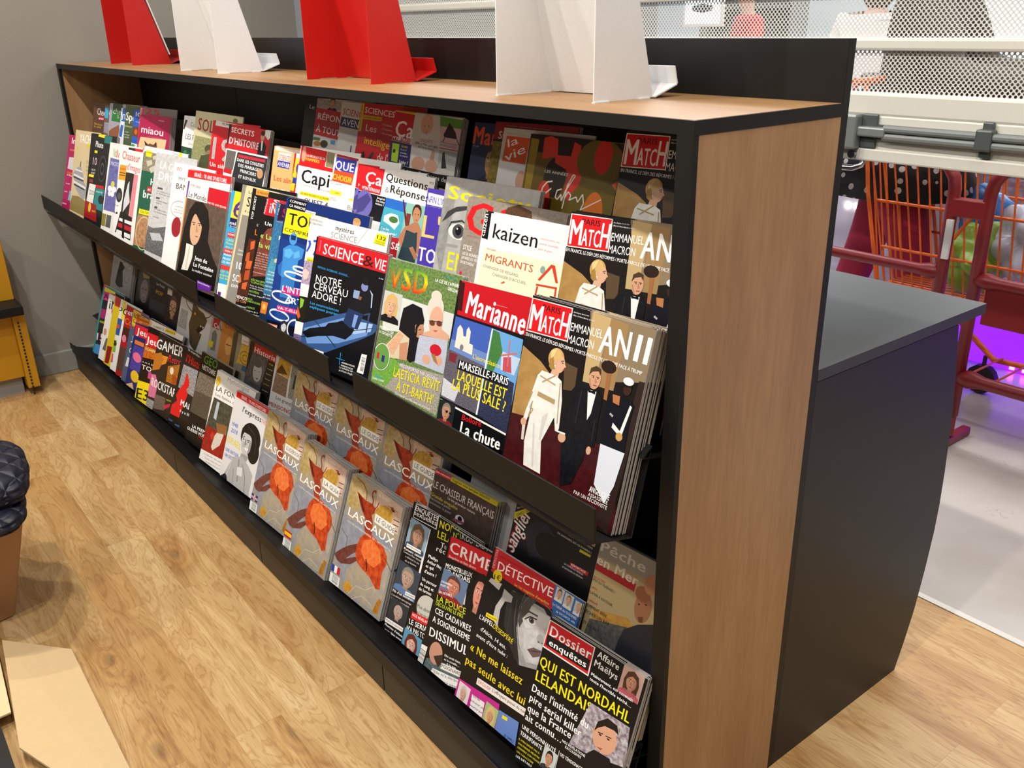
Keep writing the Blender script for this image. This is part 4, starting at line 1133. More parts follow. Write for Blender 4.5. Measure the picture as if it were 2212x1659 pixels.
('q','3f8fd8',[57,648,127,685,226,695,322,684,314,621,271,599,269,490,96,455,40,488,35,527,76,565]),
('q','5fb0f0',[81,645,149,663,200,641,156,595,88,599]),
('q','5fb0f0',[200,641,264,667,284,624,211,604]),
('q','3078c0',[96,455,269,490,274,406,245,267,130,252,104,381]),
('q','2a6ab8',[28,526,78,558,80,456,45,473]),
('q','1c4a90',[109,319,240,329,248,165,102,150]),
('ring','eaf4ff',[125,468,413,511]),
('ring','eaf4ff',[11,289,280,356]),
('ring','eaf4ff',[21,162,276,225]),
('ring','eaf4ff',[221,529,398,560]),
('q','c82880',[129,398,443,415,443,369,129,350]),
('t',"L'INTELLI",'ffffff','b',134,362,389,53,4),
('t','ARTIFI','ffffff','b',194,296,323,53,4),
('q','d8287a',[105,258,401,279,398,244,103,222]),
('t','VA-T-ELLE','ffffff','b',109,233,273,24,4),
('q','0b0f22',[-31,130,367,159,374,43,-41,13]),
('q','f0a070',[-15,109,149,120,147,94,-19,82]),
('t','HISTOIRE','ffffff','b',-2,89,144,15,4),
('p',('d8d8dc','303038','b8b8c0','l',None),[162,63,302,178]),
('ring','f0f0f0',[280,66,483,205]),
],
'sblue':[
('q','2a1438',[57,1002,714,996,705,917,55,863]),
('t','SCIENCES','d01c3a','b',134,899,798,104,0),
('t','RÉVÉLATIONS','d8a0a8','n',49,852,332,13,1),
('t','ET AVRIL 2018','e8e8e8','b',56,907,113,20,80),
('q','3c86b4~2a6090~25',[51,845,728,853,634,419,-77,405]),
('q','58a8c0~3a88a8~25',[57,565,669,594,556,364,-27,385]),
('t','France','ffffff','m',136,723,407,48,1),
('q','d8c8a0',[114,568,157,578,165,544,118,542]),
('t','COMMENT','e8f0f8','b',38,455,203,18,1),
('t','DES ORGANES','e8f0f8','b',31,431,237,18,3),
('t','COMMANDENT','e8f0f8','b',29,397,251,18,3),
('t','MORPHINE','e8f0f8','b',25,370,203,18,3),
('t','INTUITION','e8f0f8','b',22,338,217,18,3),
('t','LES DIX','e8f0f8','b',21,311,146,16,3),
('q','18304a',[-31,277,579,299,583,65,-39,58]),
('t','DE NEUF','e8f0f8','b',18,270,163,16,3),
('t','ET ADN','e8f0f8','b',12,245,157,16,3),
('q','e08030',[-10,217,121,221,108,127,-19,123]),
('e','f5c060',[27,156,87,203]),
],
'inex':[
('q','8c4a3a~6a3228~12',[69,675,166,758,372,816,654,815,708,463,34,366,46,566]),
('q','cc1c2c',[89,1003,545,998,534,869,65,865]),
('t','iNEXPLIQUÉ','ffffff','b',154,888,758,122,1),
('t','S','ffffff','b',203,963,114,55,-1),
('t','INEXPLIQUÉ','f0d0d0','b',84,871,155,33,81),
('t','Un scandale','ffffff','b',112,787,551,44,1),
('t','« La vérité','b4e06a','b',66,682,555,62,1),
('t','la vie','b4e06a','b',64,607,261,62,1),
('t','» Dr Barry a','e8d8d0','b',54,556,229,15,2),
('t','subi une analyse','e8d8d0','n',48,537,283,13,2),
('t','«Le coeur régulé','e8d8d0','n',39,515,300,13,2),
('t',"public lorsqu'il",'e8d8d0','n',39,497,286,13,2),
('t','que ces mesures','e8d8d0','n',36,476,296,14,3),
('t',"qu'un incident",'e8d8d0','n',39,457,279,14,3),
('t','pour tout cons','e8d8d0','n',34,437,272,14,3),
('t','atmosphère. »','e8d8d0','n',30,400,247,14,3),
('q','101012',[34,366,732,398,727,94,-29,65]),
('t','RÉCHAUFFEMENT','9ac850','b',24,333,402,23,3),
('t','CLIMATIQUE','9ac850','b',18,314,332,23,2),
('t','Faits de dossier','e0e0e0','n',20,287,278,18,3),
('t','et lobby nucléaire','e0e0e0','n',18,269,308,18,3),
('t','MYSTÈRE','9ac850','b',16,239,194,23,3),
('t',"L'étrange disparition",'e0e0e0','n',14,216,332,18,3),
('t','DEUX','9ac850','b',5,176,100,23,3),
('t','CRÉATEURS','9ac850','b',3,157,259,23,3),
('t','SCIENCE','9ac850','b',-4,106,178,23,5),
('t',"L'énigme de la",'e0e0e0','n',-3,83,248,18,4),
('t','Porte des Enfers','e0e0e0','n',-5,61,281,18,4),
],
'topsec':[
('q','f09a3a',[67,1002,304,1001,299,958,72,955]),
('t','LE MAGAZINE','222222','b',87,970,269,24,0),
('q','0d0d10',[68,955,135,954,123,761,63,763]),
('t','TOP SECRET','ffffff','b',84,763,241,45,87),
('t','TOP','ffffff','b',223,831,204,82,1),
('t',"L'an",'ffffff','n',179,724,83,28,1),
('t',"L'homme",'f0801e','b',163,654,409,68,1),
('q','5a2c1c~3a1a12~30',[70,616,385,619,318,125,-13,135]),
('q','d8642e',[111,594,189,613,190,552,124,531]),
('q','c85a2a',[70,502,128,518,133,449,62,435]),
('q','d8642e',[92,443,196,453,177,389,83,380]),
('q','b84e24',[89,364,178,385,176,305,85,288]),
('q','d8642e',[72,264,161,286,152,223,67,219]),
('q','e0703a',[-27,321,12,335,48,269,-10,248]),
('t','RENCONTRES','ffffff','b',-4,135,397,38,3),
('t','LES CONTACTS','f0a060','m',-12,110,373,29,3),
('t','COSMOLOGIE','ffffff','b',-16,72,243,18,3),
('t','SCIENCE NOIRE','ffffff','b',-15,52,249,16,4),
],
'sco':[
('q','dccfa4',[85,1003,689,1001,697,774,74,769]),
('t','Les','222222','n',140,940,112,36,0),
('t','SCIENCES','111111','m',134,840,695,117,1),
('t','& cosmos','333333','m',119,794,237,27,0),
('q','dccfa4',[75,989,103,989,19,50,-20,49]),
('t','Sciences et','f0f0f0','n',113,485,192,25,2),
('t','mathématiques','f0f0f0','n',107,453,273,25,3),
('t','10 ANS','ffffff','b',125,342,405,88,3),
('t','SCIENCES','ffffff','b',93,240,475,88,3),
('t','EXPLIQUÉES','ffffff','b',89,192,371,34,4),
],
'lasci':[
('t','LA SCIENCE','e8e8e8','b',58,795,235,30,85),
('t','TECHNO','ffffff','b',107,966,183,27,-1),
],
'six':[
('q','f4dc1c',[80,1003,538,1000,506,768,53,766]),
('t','6','5a2a8a','b',93,780,207,229,0),
('q','1c2050',[53,766,506,768,499,691,49,683]),
('t','millions','ffffff','b',60,707,443,47,1),
('t','de consommateurs','ffffff','b',62,688,401,20,1),
('q','d83a30',[45,639,480,645,484,602,41,594]),
('t','SOINS','ffffff','b',55,612,172,27,2),
('t','CRÉDITS','e8e020','b',44,559,274,30,2),
('t',"l'homme",'e8e020','b',39,531,240,30,2),
('t','sans compte','e8e020','b',41,499,298,30,2),
('q','d83a30',[11,490,508,504,503,465,9,447]),
('t','SOIN ANTI','ffffff','b',34,463,270,25,2),
('t','Automobile','ffffff','b',26,429,314,30,2),
('t','PRUDENCE','ffffff','b',22,392,284,30,2),
('t','LES ANTIVOL','ffffff','b',8,360,309,30,2),
('q','d83a30',[-11,342,490,359,486,316,-14,302]),
('t','TGV : Promo','e8e020','b',-3,273,302,33,3),
('t','toujours','e8e020','b',-7,242,244,33,3),
('t','plus de','e8e020','b',-15,216,213,30,3),
('q','f4f3f0',[-38,172,501,196,477,64,-43,44]),
('q','5a2a8a',[19,99,90,103,89,49,20,49]),
],
'lemonde':[
('q','f4f3f0',[-12,1002,1136,1001,1117,830,-13,836]),
('q','6a3a9a',[-12,1002,39,1001,30,837,-26,840]),
('q','f0902a',[-19,838,33,837,19,297,-64,297]),
('t','HORS-SÉRIE','333333','n',57,957,263,38,-2),
('t','Le Monde','111111','m',57,851,439,84,-1),
('q','cc1626',[524,989,1094,991,1069,822,524,831]),
('t','UNE VIE, UNE ŒUVRE','ffffff','m',527,838,488,26,-1),
('q','17110f',[48,143,40,356,68,550,141,736,251,820,440,835,590,765,667,635,683,486,857,348,1010,262,1012,47,13,1]),
('e','d9ae8c',[219,407,496,726]),
('q','17110f',[208,711,300,765,464,773,582,678,543,565,467,621,324,702]),
('q','3a2418',[242,621,325,626,328,619,245,614]),
('q','3a2418',[386,628,463,631,466,624,389,620]),
('e','201510',[278,598,316,609]),
('e','201510',[411,604,448,614]),
('q','c08f6c',[355,607,377,608,424,545,367,532]),
('q','a8564a',[346,499,451,503,407,487]),
('q','ece6da',[182,403,369,400,373,279,309,147,146,134,182,252]),
('q','d0c8b8',[261,386,289,387,264,152,236,150]),
('t','Jean de','ffffff','B',432,274,310,56,0),
('t','La Fontaine','ffffff','B',428,209,488,56,1),
('t','Le maître conteur','ffffff','n',418,161,488,38,1),
('q','6a2ea0',[572,93,930,88,911,31,619,6]),
('t','Patrick Dandrey','ffffff','m',595,69,288,24,0),
],
'mytho':[
('t','BD','d81e28','n',91,933,125,45,0),
('t','MYTHOLOGIE','333333','m',162,850,552,45,-1),
('t','BANDE','222222','m',123,766,460,82,0),
('ring','bbbbbb',[66,509,481,659]),
('t','JUPITER','444444','i',165,601,204,19,0),
('t',"SUR L'OLYMPE",'444444','i',147,571,261,19,0),
('t','LE MYTHE','444444','i',140,545,221,19,1),
('e','a01e2a',[141,326,377,512]),
],
'gdro':[
('t','LA GRANDE','ffffff','m',129,866,904,101,-2),
('t','DROITE','ffffff','m',129,767,728,109,-2),
('q','555555',[138,695,269,695,267,678,132,679]),
('t',"LES HOMMES DE L'OMBRE",'555555','m',132,654,411,16,-1),
('t','DE TRUMP NEW YORK','555555','m',125,633,369,16,-1),
('q','555555',[129,605,227,606,222,589,124,589]),
('t','COMMENT PENDRE','555555','m',131,569,304,16,-1),
('t','LE RÊVE ?','555555','m',126,549,174,16,-2),
('q','555555',[119,521,194,520,190,501,114,502]),
('t',"L'OUVRE-LIVRE,",'555555','m',118,490,302,16,-1),
('t','UNE CÉNOGRAPHIE','555555','m',112,466,316,16,-1),
('t','LACROIX','555555','m',108,420,152,16,-1),
('q','2a2a2c~8a8a8c~45',[15,328,149,321,476,367,531,333,746,307,720,74,-25,105]),
('q','e8e8ea~909092~60',[79,272,334,291,440,232,160,209]),
],
'hbr':[
('q','f2f2f0',[9,1008,1084,994,1068,932,3,943]),
('t','Librairie','333333','n',682,973,120,26,-3),
('e','f5e41a',[801,957,873,998]),
('q','6a6252~a8a08a~35',[18,954,761,946,740,777,5,783]),
('q','c8c4b0',[86,870,214,889,239,852,128,823]),
('q','c8c4b0',[172,812,294,847,345,811,225,772]),
('q','c8c4b0',[218,919,305,936,340,909,253,892]),
('q','f5e41a',[55,967,203,965,194,910,59,911]),
('t','DOSSIER','222222','b',68,943,129,15,-1),
('t','Histoires','ffffff','B',244,672,605,77,0),
('q','d81e28',[183,651,855,654,850,608,177,603]),
('t','et grandes','ffffff','B',200,616,363,39,0),
('t','braderies','ffffff','B',103,546,735,92,1),
('q','f5e41a',[54,440,695,446,683,404,47,393]),
('t',"De l'artisan",'222222','n',92,407,328,37,1),
('q','9a6a48~c89a70~14',[35,387,685,399,675,108,-15,104]),
('ring','e0c098',[38,84,394,377]),
],
'chasseur':[
('q','2a2a2a',[306,1008,542,1003,533,972,300,977]),
('q','d82030',[542,1003,826,998,810,970,533,972]),
('t','Chasseur','d8202a','m',102,874,634,146,-2),
('t',"d'images",'d8202a','m',316,770,467,117,-2),
('q','f0a020',[57,807,295,808,279,650,26,649]),
('t','NUMÉRO','c02020','b',66,756,222,36,0),
('q','333333',[55,727,280,729,276,721,51,719]),
('q','333333',[56,703,272,705,268,697,52,695]),
('e','2a2a2c',[0,408,224,562]),
('e','555558',[47,436,178,511]),
('t','20 pages','d8202a','b',-33,364,169,28,1),
('q','2c2622',[293,741,585,739,506,227,227,271]),
('q','d8dce4',[395,625,450,656,451,553,520,436,395,370,296,315,304,448,345,527]),
('q','e88a98',[586,734,729,734,664,240,519,237]),
('q','15151a',[212,318,649,286,662,41,83,85]),
('q','f4f3f0',[200,249,664,240,660,202,183,219]),
('q','c81e2c',[190,196,650,182,646,134,171,151]),
('q','f4f3f0',[140,119,642,105,644,58,119,78]),
('q','101014',[310,325,376,325,433,39,347,50]),
('q','222222',[-53,297,15,298,5,277,-64,277]),
('q','222222',[49,300,116,301,106,279,38,279]),
],
'natimg':[
('t',"Nat'",'7a8a3a','n',138,859,105,133,0),
('t','Images','d8502a','n',244,857,599,121,-2),
('q','7478b8~5a5a9a~14',[63,842,793,826,710,286,24,284]),
('t','MACRO','d8d8f0','m',96,765,237,67,0),
('e','f0f0fa',[84,488,217,552]),
('e','f0f0fa',[192,489,359,553]),
('e','f0f0fa',[108,441,206,496]),
('e','f0f0fa',[194,440,306,504]),
('e','d8d060',[173,542,284,606]),
('q','5a5a30~a8a040~40',[-37,245,132,245,128,112,-42,113]),
('q','3a3a3c~707074~60',[150,244,301,245,295,111,142,113]),
],
'photo':[
('q','f5e41a',[296,1016,540,1011,527,970,288,977]),
('t','Photo','ffffff','b',213,863,297,114,-2),
('q','2a7a78',[544,1000,818,995,811,917,530,920]),
('e','3a3a3e',[399,492,699,786]),
('e','141416',[434,515,666,758]),
('e','4a4a52',[478,567,614,710]),
('e','0c0c10',[505,596,590,681]),
('q','f5e41a',[201,824,312,823,300,795,193,797]),
('t','10','e8d0d8','n',166,665,151,143,-1),
('t','OBJECTIFS','e8e8e8','n',134,599,161,34,0),
('t','SONY','e8e8e8','b',128,564,162,34,0),
('q','f5e41a',[58,555,257,555,248,527,46,526]),
('t','GUIDE','e85a60','b',88,467,144,58,1),
('q','d0242c',[362,456,676,458,671,424,348,424]),
('q','ecece8',[111,454,367,451,310,240,46,244]),
('t','ZOOM','333333','m',133,333,234,89,0),
('q','2a8a8c',[384,420,699,421,682,185,324,196]),
('t','RÉGLAGES','ffffff','n',407,375,245,28,1),
('e','2a2a2c',[504,259,708,354]),
('q','a01c20',[-25,259,454,236,516,53,-38,76]),
('e','f0c030',[146,138,252,245]),
('t','PHOTO','f5d020','b',304,150,143,34,1),
],
'yachts':[
('t','YACHTS','ffffff','m',178,864,642,169,-1),
('q','d8d030',[483,860,767,855,760,820,472,825]),
('q','d8c848',[91,803,189,803,174,776,83,778]),
('t','CLUB','8a7a5a','m',525,641,201,58,0),
('t','À BORD','8a7a5a','n',530,591,211,44,0),
('t',"L'EXPLORER",'8a7a5a','n',535,550,218,35,0),
('q','8a8c94~b8bac0~40',[25,493,121,556,316,599,432,523,500,425,627,372,720,307,628,249,489,218,193,322]),
('q','e8e8ea',[121,556,408,543,431,528,108,537]),
('q','e8e8ea',[63,496,480,465,493,445,50,474]),
('q','3a3c44',[52,469,477,439,481,424,58,449]),
('q','e8e8ea',[68,418,591,370,616,346,76,392]),
('q','3a3c44',[98,383,562,342,567,327,104,363]),
('q','555860',[300,649,326,649,330,589,292,589]),
('q','a8925a~7a6a3a~60',[65,239,330,248,793,190,657,35,-40,73]),
('e','c8b48a',[661,489,733,509]),
('q','e0d030',[601,513,872,515,870,500,596,497]),
],
'magenta':[
('t','Im','ffffff','m',135,894,218,116,0),
('t','DOSSIER','f0a030','b',94,802,201,35,1),
('q','d8d0d8',[96,723,322,727,305,569,74,574]),
('q','d05a2a',[75,540,387,542,382,513,66,511]),
('t','en fleurs','ffffff','n',74,489,259,35,-1),
('q','8ab0d8',[258,306,397,307,368,180,217,189]),
('t','plus','ffffff','n',55,277,111,29,2),
('t','nature','ffffff','n',15,124,170,35,-1),
('t','de saison','ffffff','n',75,381,166,29,1),
],
'kaizen':[
('q','0d0d0f',[4,1006,81,1005,85,824,5,828]),
('t','kaizen','ffffff','m',41,832,208,65,89),
('t','kaizen','111111','m',137,843,535,149,-1),
('t','construire un','d06878','i',694,895,216,21,-1),
('t','autre monde,','d06878','i',694,864,217,21,-1),
('t','pas à pas…','d06878','i',692,830,192,21,-1),
('q','fbf2cf',[68,769,1017,772,1041,537,12,455]),
('t','DOSSIER','333333','m',97,760,113,17,-1),
('t','MIGRANTS','d0502c','m',94,687,580,74,-1),
('t','CHANGER DE REGARD,','777777','m',82,641,445,29,-2),
('t',"CHANGER D'ACCUEIL",'777777','m',212,600,411,29,-1),
('q','d8402a',[743,644,864,756,885,742,770,640]),
('q','d8402a',[864,756,908,754,972,651,943,651]),
('q','d8402a',[736,618,970,626,971,613,735,605]),
('q','d8402a',[745,603,766,604,758,546,738,546]),
('q','d8402a',[949,613,969,614,974,552,953,553]),
('e','8aa89a',[753,688,810,736]),
('q','e0603a',[329,566,364,584,380,573,339,561]),
],
'gq':[
('t','GQ','dc1c22','B',19,777,632,252,2),
('q','6a4a30~4a3220~60',[405,951,424,977,523,1003,660,979,684,921,582,893,449,893]),
('e','d0a890',[485,741,687,929]),
('t','VIE DE BUREAU','f4f0ea','b',739,926,170,21,-1),
('t','MAGAZINE DU STYLE','d04040','n',46,759,180,8,0),
('t','STYLE','f6f4f0','b',29,672,94,44,0),
('t','LES 20 BONNES','f6f4f0','b',29,640,173,25,-1),
('t','AFFAIRES DU VESTIAIRE','f6f4f0','b',27,613,243,25,0),
('t','SPORTSWEAR','f6f4f0','b',23,584,152,25,-1),
('e','d82028',[32,510,60,534]),
],
'society':[
('q','8a8a88~a0a09e~12',[-45,864,135,881,116,644,97,402,-35,627]),
('t','Society','f2e31a','B',48,875,885,106,0),
('q','3c3c3e',[20,729,69,797,164,834,286,850,286,827,159,802,81,759]),
('e','e4e4e2',[108,645,362,739]),
('e','4a4a4c',[157,651,288,737]),
('e','101012',[190,670,258,723]),
('e','ffffff',[200,703,218,714]),
('q','3c3c3e',[92,673,135,733,249,753,347,726,344,735,246,765,124,744]),
('q','989896',[95,610,248,613,238,596,93,594]),
('t','EN','f2e31a','m',155,459,215,164,1),
],
'purple':[
('q','f2f2f6',[16,970,488,956,482,882,16,890]),
('t',"ENFIN L'INCONNU",'4a38aa','m',-20,905,498,68,-1),
('t',"L'",'ecc87a','m',-1,666,246,231,1),
('t','TOUT','ffffff','b',-6,500,490,149,0),
('t','CULTURE ET LETTRES','b0a8e0','n',19,878,245,10,-1),
],
'que':[
('q','b01e30',[37,1001,379,988,375,973,31,983]),
('q','3f42ae',[32,981,358,974,343,882,24,889]),
('t','QUE','ffffff','b',27,896,299,94,-1),
('q','e8502a',[24,889,343,882,324,801,8,809]),
('t','CHOISIR','f8e03a','b',13,823,309,60,-2),
('q','f0e440',[0,746,184,745,180,710,-3,713]),
('t','LABO','555522','m',80,723,72,18,1),
('t','ROBOTS','777777','n',9,685,95,15,0),
('t','DE CUISINE','777777','n',8,671,112,15,0),
('t','Bien','888888','n',307,629,185,53,-2),
('q','f0e440',[316,712,389,711,390,695,316,697]),
('t','ARGENT','222222','m',391,866,265,36,-3),
('t','N°569','666666','n',5,788,155,10,0),
],
'capital':[
('q','dc1c20',[18,1001,468,984,453,873,8,884]),
('q','dc1c20',[8,884,759,866,753,838,1,854]),
('e','d8a088',[35,885,113,982]),
('e','d8a088',[48,967,99,998]),
('t','LA DÉCULOTTÉE DE','ffffff','b',123,927,323,26,-2),
('t','PAMPERS','f8dc3a','b',118,898,236,34,-2),
('q','6a7a68~b09a70~90',[471,984,626,978,615,872,465,876]),
('t','Capital','111111','b',75,736,761,151,-1),
('t','LE PLAISIR DE COMPRENDRE','777777','n',380,702,265,13,-2),
('t',"L'ÉCONOMIE EN MOUVEMENT",'888888','n',98,713,223,11,-2),
('q','f0e21a',[91,667,637,661,632,629,79,641]),
('t','LES VRAIS PROGRÈS ET LES PROMESSES','444400','b',101,646,541,22,-1),
('t','QUEST 4','222222','b',178,588,406,54,0),
],
'toxic':[
('q','f3efe8',[37,1001,345,991,338,960,34,966]),
('q','f0d422',[34,966,99,964,69,698,-15,700]),
('t','ALIMENTS TOXIQUES','222222','b',22,694,335,47,88),
('e','5a3a9a',[60,831,207,936]),
('q','2a3a9a',[26,808,103,807,99,759,18,762]),
],
'avenir':[
('q','f6e8d4',[30,1001,616,987,609,952,23,969]),
('q','f2ece2',[101,957,349,953,347,886,98,890]),
('t','SCIENCES','c82030','m',112,896,238,68,-2),
('q','3a3aa0',[98,890,347,886,341,832,96,835]),
('t','AVENIR','ffffff','m',104,845,239,54,-2),
('t','Les aliments','d83a24','m',61,723,594,69,-1),
('t','MAGIQUES','ffffff','b',50,618,549,69,0),
],
'secrets':[
('q','cc1c28',[63,1013,1133,997,1101,795,11,799]),
('t','SECRETS','ffffff','b',70,938,556,75,-1),
('t',"D'HISTOIRE",'ffffff','b',51,842,727,97,-1),
('q','16161a',[769,889,863,912,943,873,937,792,753,797]),
('e','d0a084',[789,911,877,968]),
('e','2a1e18',[784,951,878,990]),
('q','f4f3f0',[813,909,854,910,857,831,833,832]),
('q','e8e4e0',[879,1002,1027,1000,1024,957,961,923,876,958]),
('q','f4f3f0',[6,798,1101,795,1072,551,-39,562]),
('q','3a3434~8a8480~60',[22,787,257,786,235,631,19,633]),
('q','cc1c28',[14,633,214,633,213,591,6,594]),
('q','2c3034',[294,785,1019,780,967,524,226,545]),
('q','cc2838',[320,768,960,767,961,745,315,744]),
('t','DANS LES COULISSES','ffffff','b',306,711,639,45,-1),
('t','DES MARIAGES','ffffff','b',351,669,534,45,-1),
('t','PRINCIERS','ffffff','b',418,626,380,45,-1),
('t','ET ROYAUX','ffffff','b',395,578,420,45,-1),
('e','c89a70',[815,609,954,688]),
],
'dixneuf':[
('q','e8e4de',[70,1001,763,980,751,942,58,959]),
('t','NUMÉRO SPÉCIAL','333333','b',211,971,513,29,-2),
('t','19','d8d4d0~8a8684~60','b',48,680,425,288,-1),
('t','Un siècle','f4e8e4','B',25,618,466,52,-1),
],
'soldat':[
('t','SOLDATS','a81c20','b',74,849,847,149,-2),
('q','7a7a52~a8a878~30',[43,800,797,787,710,543,-22,592]),
('e','4a4e30',[276,670,491,745]),
('e','8a7a5a',[313,625,456,704]),
('q','3a3e28~5a5e40~50',[216,647,499,687,641,537,151,532]),
('e','6a6a40',[802,938,902,981]),
],
'les':[
('q','3a3a3a',[34,962,91,960,31,873,0,881]),
('t','Connaître','555555','n',176,911,402,59,-2),
('t','LES PLANTES','222222','m',82,796,558,73,-2),
('t','Une','777777','n',159,748,108,34,-1),
('q','1e4a38',[-7,726,766,709,745,602,-28,629]),
('q','3a8a3a',[58,679,111,698,160,676,91,666]),
],
'miaou':[
('q','f0c99c',[51,757,906,757,822,444,-113,464]),
('t','miaou','ffffff','m',61,807,723,139,-2),
('t','NOUVEAU','f0c0d0','b',611,948,174,23,-2),
('t','Le nouveau magazine de la vie au poil','e8a0b8','n',259,772,502,15,-2),
('q','5a3c28~7a5a40~60',[268,672,382,697,488,686,598,716,631,639,528,576,288,584]),
('q','4a3020',[181,723,325,684,240,661]),
('q','4a3020',[576,724,600,672,517,688]),
],
'graymag':[
('q','c8343c',[28,1015,119,1012,84,601,-13,606]),
('t','RÉVOLUTION','f0d8d8','b',14,818,242,65,74),
('t','25','c02830','B',152,936,405,88,-2),
],
'io':[
('t','ICI','ffffff','m',90,926,351,114,-2),
('t','chiens','d0e0f8','n',110,863,234,27,-2),
('q','3a2418~8a5a3a~60',[26,817,514,807,476,689,-39,711]),
('e','d8641e',[86,727,221,786]),
('q','e8e8e8',[-14,632,421,618,398,568,-60,591]),
('e','4a9a3a',[-2,576,154,620]),
],
'spe':[
('q','8a7a68',[45,1028,676,1015,678,987,34,996]),
('t','Spécial','ffffff','m',45,831,914,234,-3),
('t','ANIMAUX','c8d8a0','m',-19,759,399,43,-2),
('t','Le soin','e0e8d0','n',-8,700,232,38,-2),
('t','des oiseaux','e0e8d0','n',-25,670,303,39,-2),
('t','au jardin','e0e8d0','n',-24,641,289,39,-1),
],
'blueho':[
('q','3a6ac0',[107,1004,324,1000,307,845,42,852]),
('t','JT','ffffff','n',52,881,269,145,-2),
('q','3a6ac0',[43,809,196,806,147,668,-24,674]),
],
'chegreen':[
('q','3a4438',[172,1030,708,1023,719,930,171,937]),
('q','2f7a40',[170,939,733,930,689,787,136,800]),
('t','cheval','e8f0e8','n',206,884,754,178,-2),
('t','S','8ad05a','b',433,837,125,108,-2),
('q','a06a48~7a4a30~50',[62,616,39,678,228,714,419,739,569,764,631,704,564,620]),
],
'chegrey':[
('t','Cheval','f0f0f0','n',243,868,1007,217,-1),
('q','48a8d8',[-1,975,207,972,199,846,0,850]),
('q','8a8088~a8a0b0~30',[8,799,576,791,523,651,-55,679]),
],
'chevbrown':[
('t','Chevaux','f4ece4','n',233,861,913,224,-4),
('q','c83048',[349,838,661,832,632,793,319,802]),
('t','gratuit','ffffff','b',359,809,270,55,-3),
('t','Bien choisir','e0b040','n',113,737,489,65,-3),
('t','la selle','e0b040','n',98,703,419,65,-2),
],
'cabu':[
('q','241410',[0,1007,999,995,1009,853,561,866,6,900]),
('q','9a8220',[13,974,105,971,100,651,24,645]),
('q','d83a26',[497,979,572,960,589,821,631,777,576,598,468,668,489,781,375,868,482,891]),
('e','2a1a0c',[224,628,467,879]),
('q','d83a26',[162,983,231,999,316,984,341,882,173,854]),
('q','d83a26',[310,888,482,891,451,810,325,841]),
('e','d83a26',[168,455,329,726]),
('e','6f5f14',[554,747,1027,1010]),
('e','6f5f14',[533,439,1101,772]),
('e','d8281e',[729,807,904,1010]),
('e','dc7420',[702,436,908,702]),
('q','e07030',[949,757,1016,793,1028,733,997,730]),
('t','LES ANNÉES','f0ece0','n',228,775,259,27,-1),
('s','efe9dc',[332,728,275,720,234,684,228,654,269,646,331,684],13),
('s','efe9dc',[446,690,399,678,390,636,417,623,449,658,462,619,491,686,567,780,544,786,502,719,484,573],11),
('s','efe9dc',[492,638,521,680,556,660,544,631,614,657,637,627,677,678,701,626,679,584],11),
('s','efe9dc',[679,584,873,664],9),
('t','NUMÉRO','c83028','m',905,955,98,14,-3),
('t','COLLECTOR','c83028','m',907,934,109,14,-2),
],
'lavie':[
('q','dc5a26',[44,952,317,949,306,787,34,791]),
('t','la','ffffff','m',79,879,121,80,20),
('t','vie','ffffff','m',76,785,237,91,25),
('e','c89a84',[225,624,337,745]),
('t',"Hebdomadaire chrétien d'actualité",'8a8a8a','n',37,965,262,9,-2),
],
'soldfeu':[
('q','8a1c20',[8,997,992,1002,983,949,930,889,-4,889]),
('t','SOLDATS DU FEU','d8d4ce','b',62,892,851,80,0),
('t','Le premier magazine des sapeurs-pompiers','d09090','n',154,974,530,14,-1),
('q','5a5218~8a7a20~20',[-9,876,126,874,126,600,-25,590]),
],
'mar':[
('t','Marianne','e0501c','B',4,862,714,160,-1),
('t','N° 1120','c8d0e0','n',18,842,67,15,-2),
('p',('a87850','3a2a1c','1a1a22','s',None),[128,592,382,882]),
],
'cau1':[
('q','d8b81a',[10,1021,312,1011,307,985,5,996]),
('q','c81c26',[3,994,312,985,303,777,-8,789]),
('t','Ça','ffffff','b',44,821,282,180,-2),
('t',"M'INTÉRESSE",'ffffff','b',21,795,308,38,-3),
('q','24225a',[-1,785,325,773,343,614,-8,621]),
('q','a8d02a',[30,767,142,766,149,634,51,637]),
('q','203018',[54,724,93,725,95,699,52,699]),
('t','TECHNO','e8d81a','m',174,747,102,21,-2),
('t','Faut-il','e8e8f0','n',173,725,88,18,-1),
('t','se méfier','e8e8f0','n',175,703,102,18,-2),
('t','du compteur','e8e8f0','n',174,682,126,18,-1),
('t','Linky ?','ffffff','m',177,631,133,38,-1),
('e','d8a890',[421,862,596,1001]),
('e','2a1a14',[468,917,484,923]),
('e','2a1a14',[534,916,550,922]),
('q','a05048',[498,879,539,879,521,873]),
('q','dcdad6',[446,860,610,863,686,729,482,697,446,781]),
('q','cf9f88',[637,756,680,760,685,682,625,693]),
('e','cf9f88',[365,602,562,702]),
('e','cf9f88',[568,603,751,695]),
('t','ENQUÊTE','c82030','m',453,807,176,33,-1),
('t','GPA et PMA : pourquoi','3a3a3a','m',376,786,333,27,-2),
('t','la France hésite','3a3a3a','m',435,763,225,27,-2),
('q','5f9a3a',[679,997,1009,987,1021,906,710,901]),
('q','d8b8c0',[704,931,1014,928,1048,780,735,802]),
('q','3a1c1c',[825,961,873,934,931,900,961,857,788,860,767,874]),
('q','2a1414',[834,958,840,958,782,829,770,828]),
('q','2a1414',[863,941,871,941,1003,822,993,821]),
('t','SCIENCE Des moustiques','333333','m',740,820,235,16,-2),
('t','pour combattre le paludisme ?','333333','n',743,802,285,16,-2),
('q','c81c26',[740,787,1055,781,1056,775,740,781]),
('q','9aa0a0~c8cccc~60',[745,771,1055,766,1079,639,748,649]),
('q','2c3034',[792,749,820,763,880,652,810,646]),
('q','161618',[-7,619,763,603,1104,611,1108,504,-27,541]),
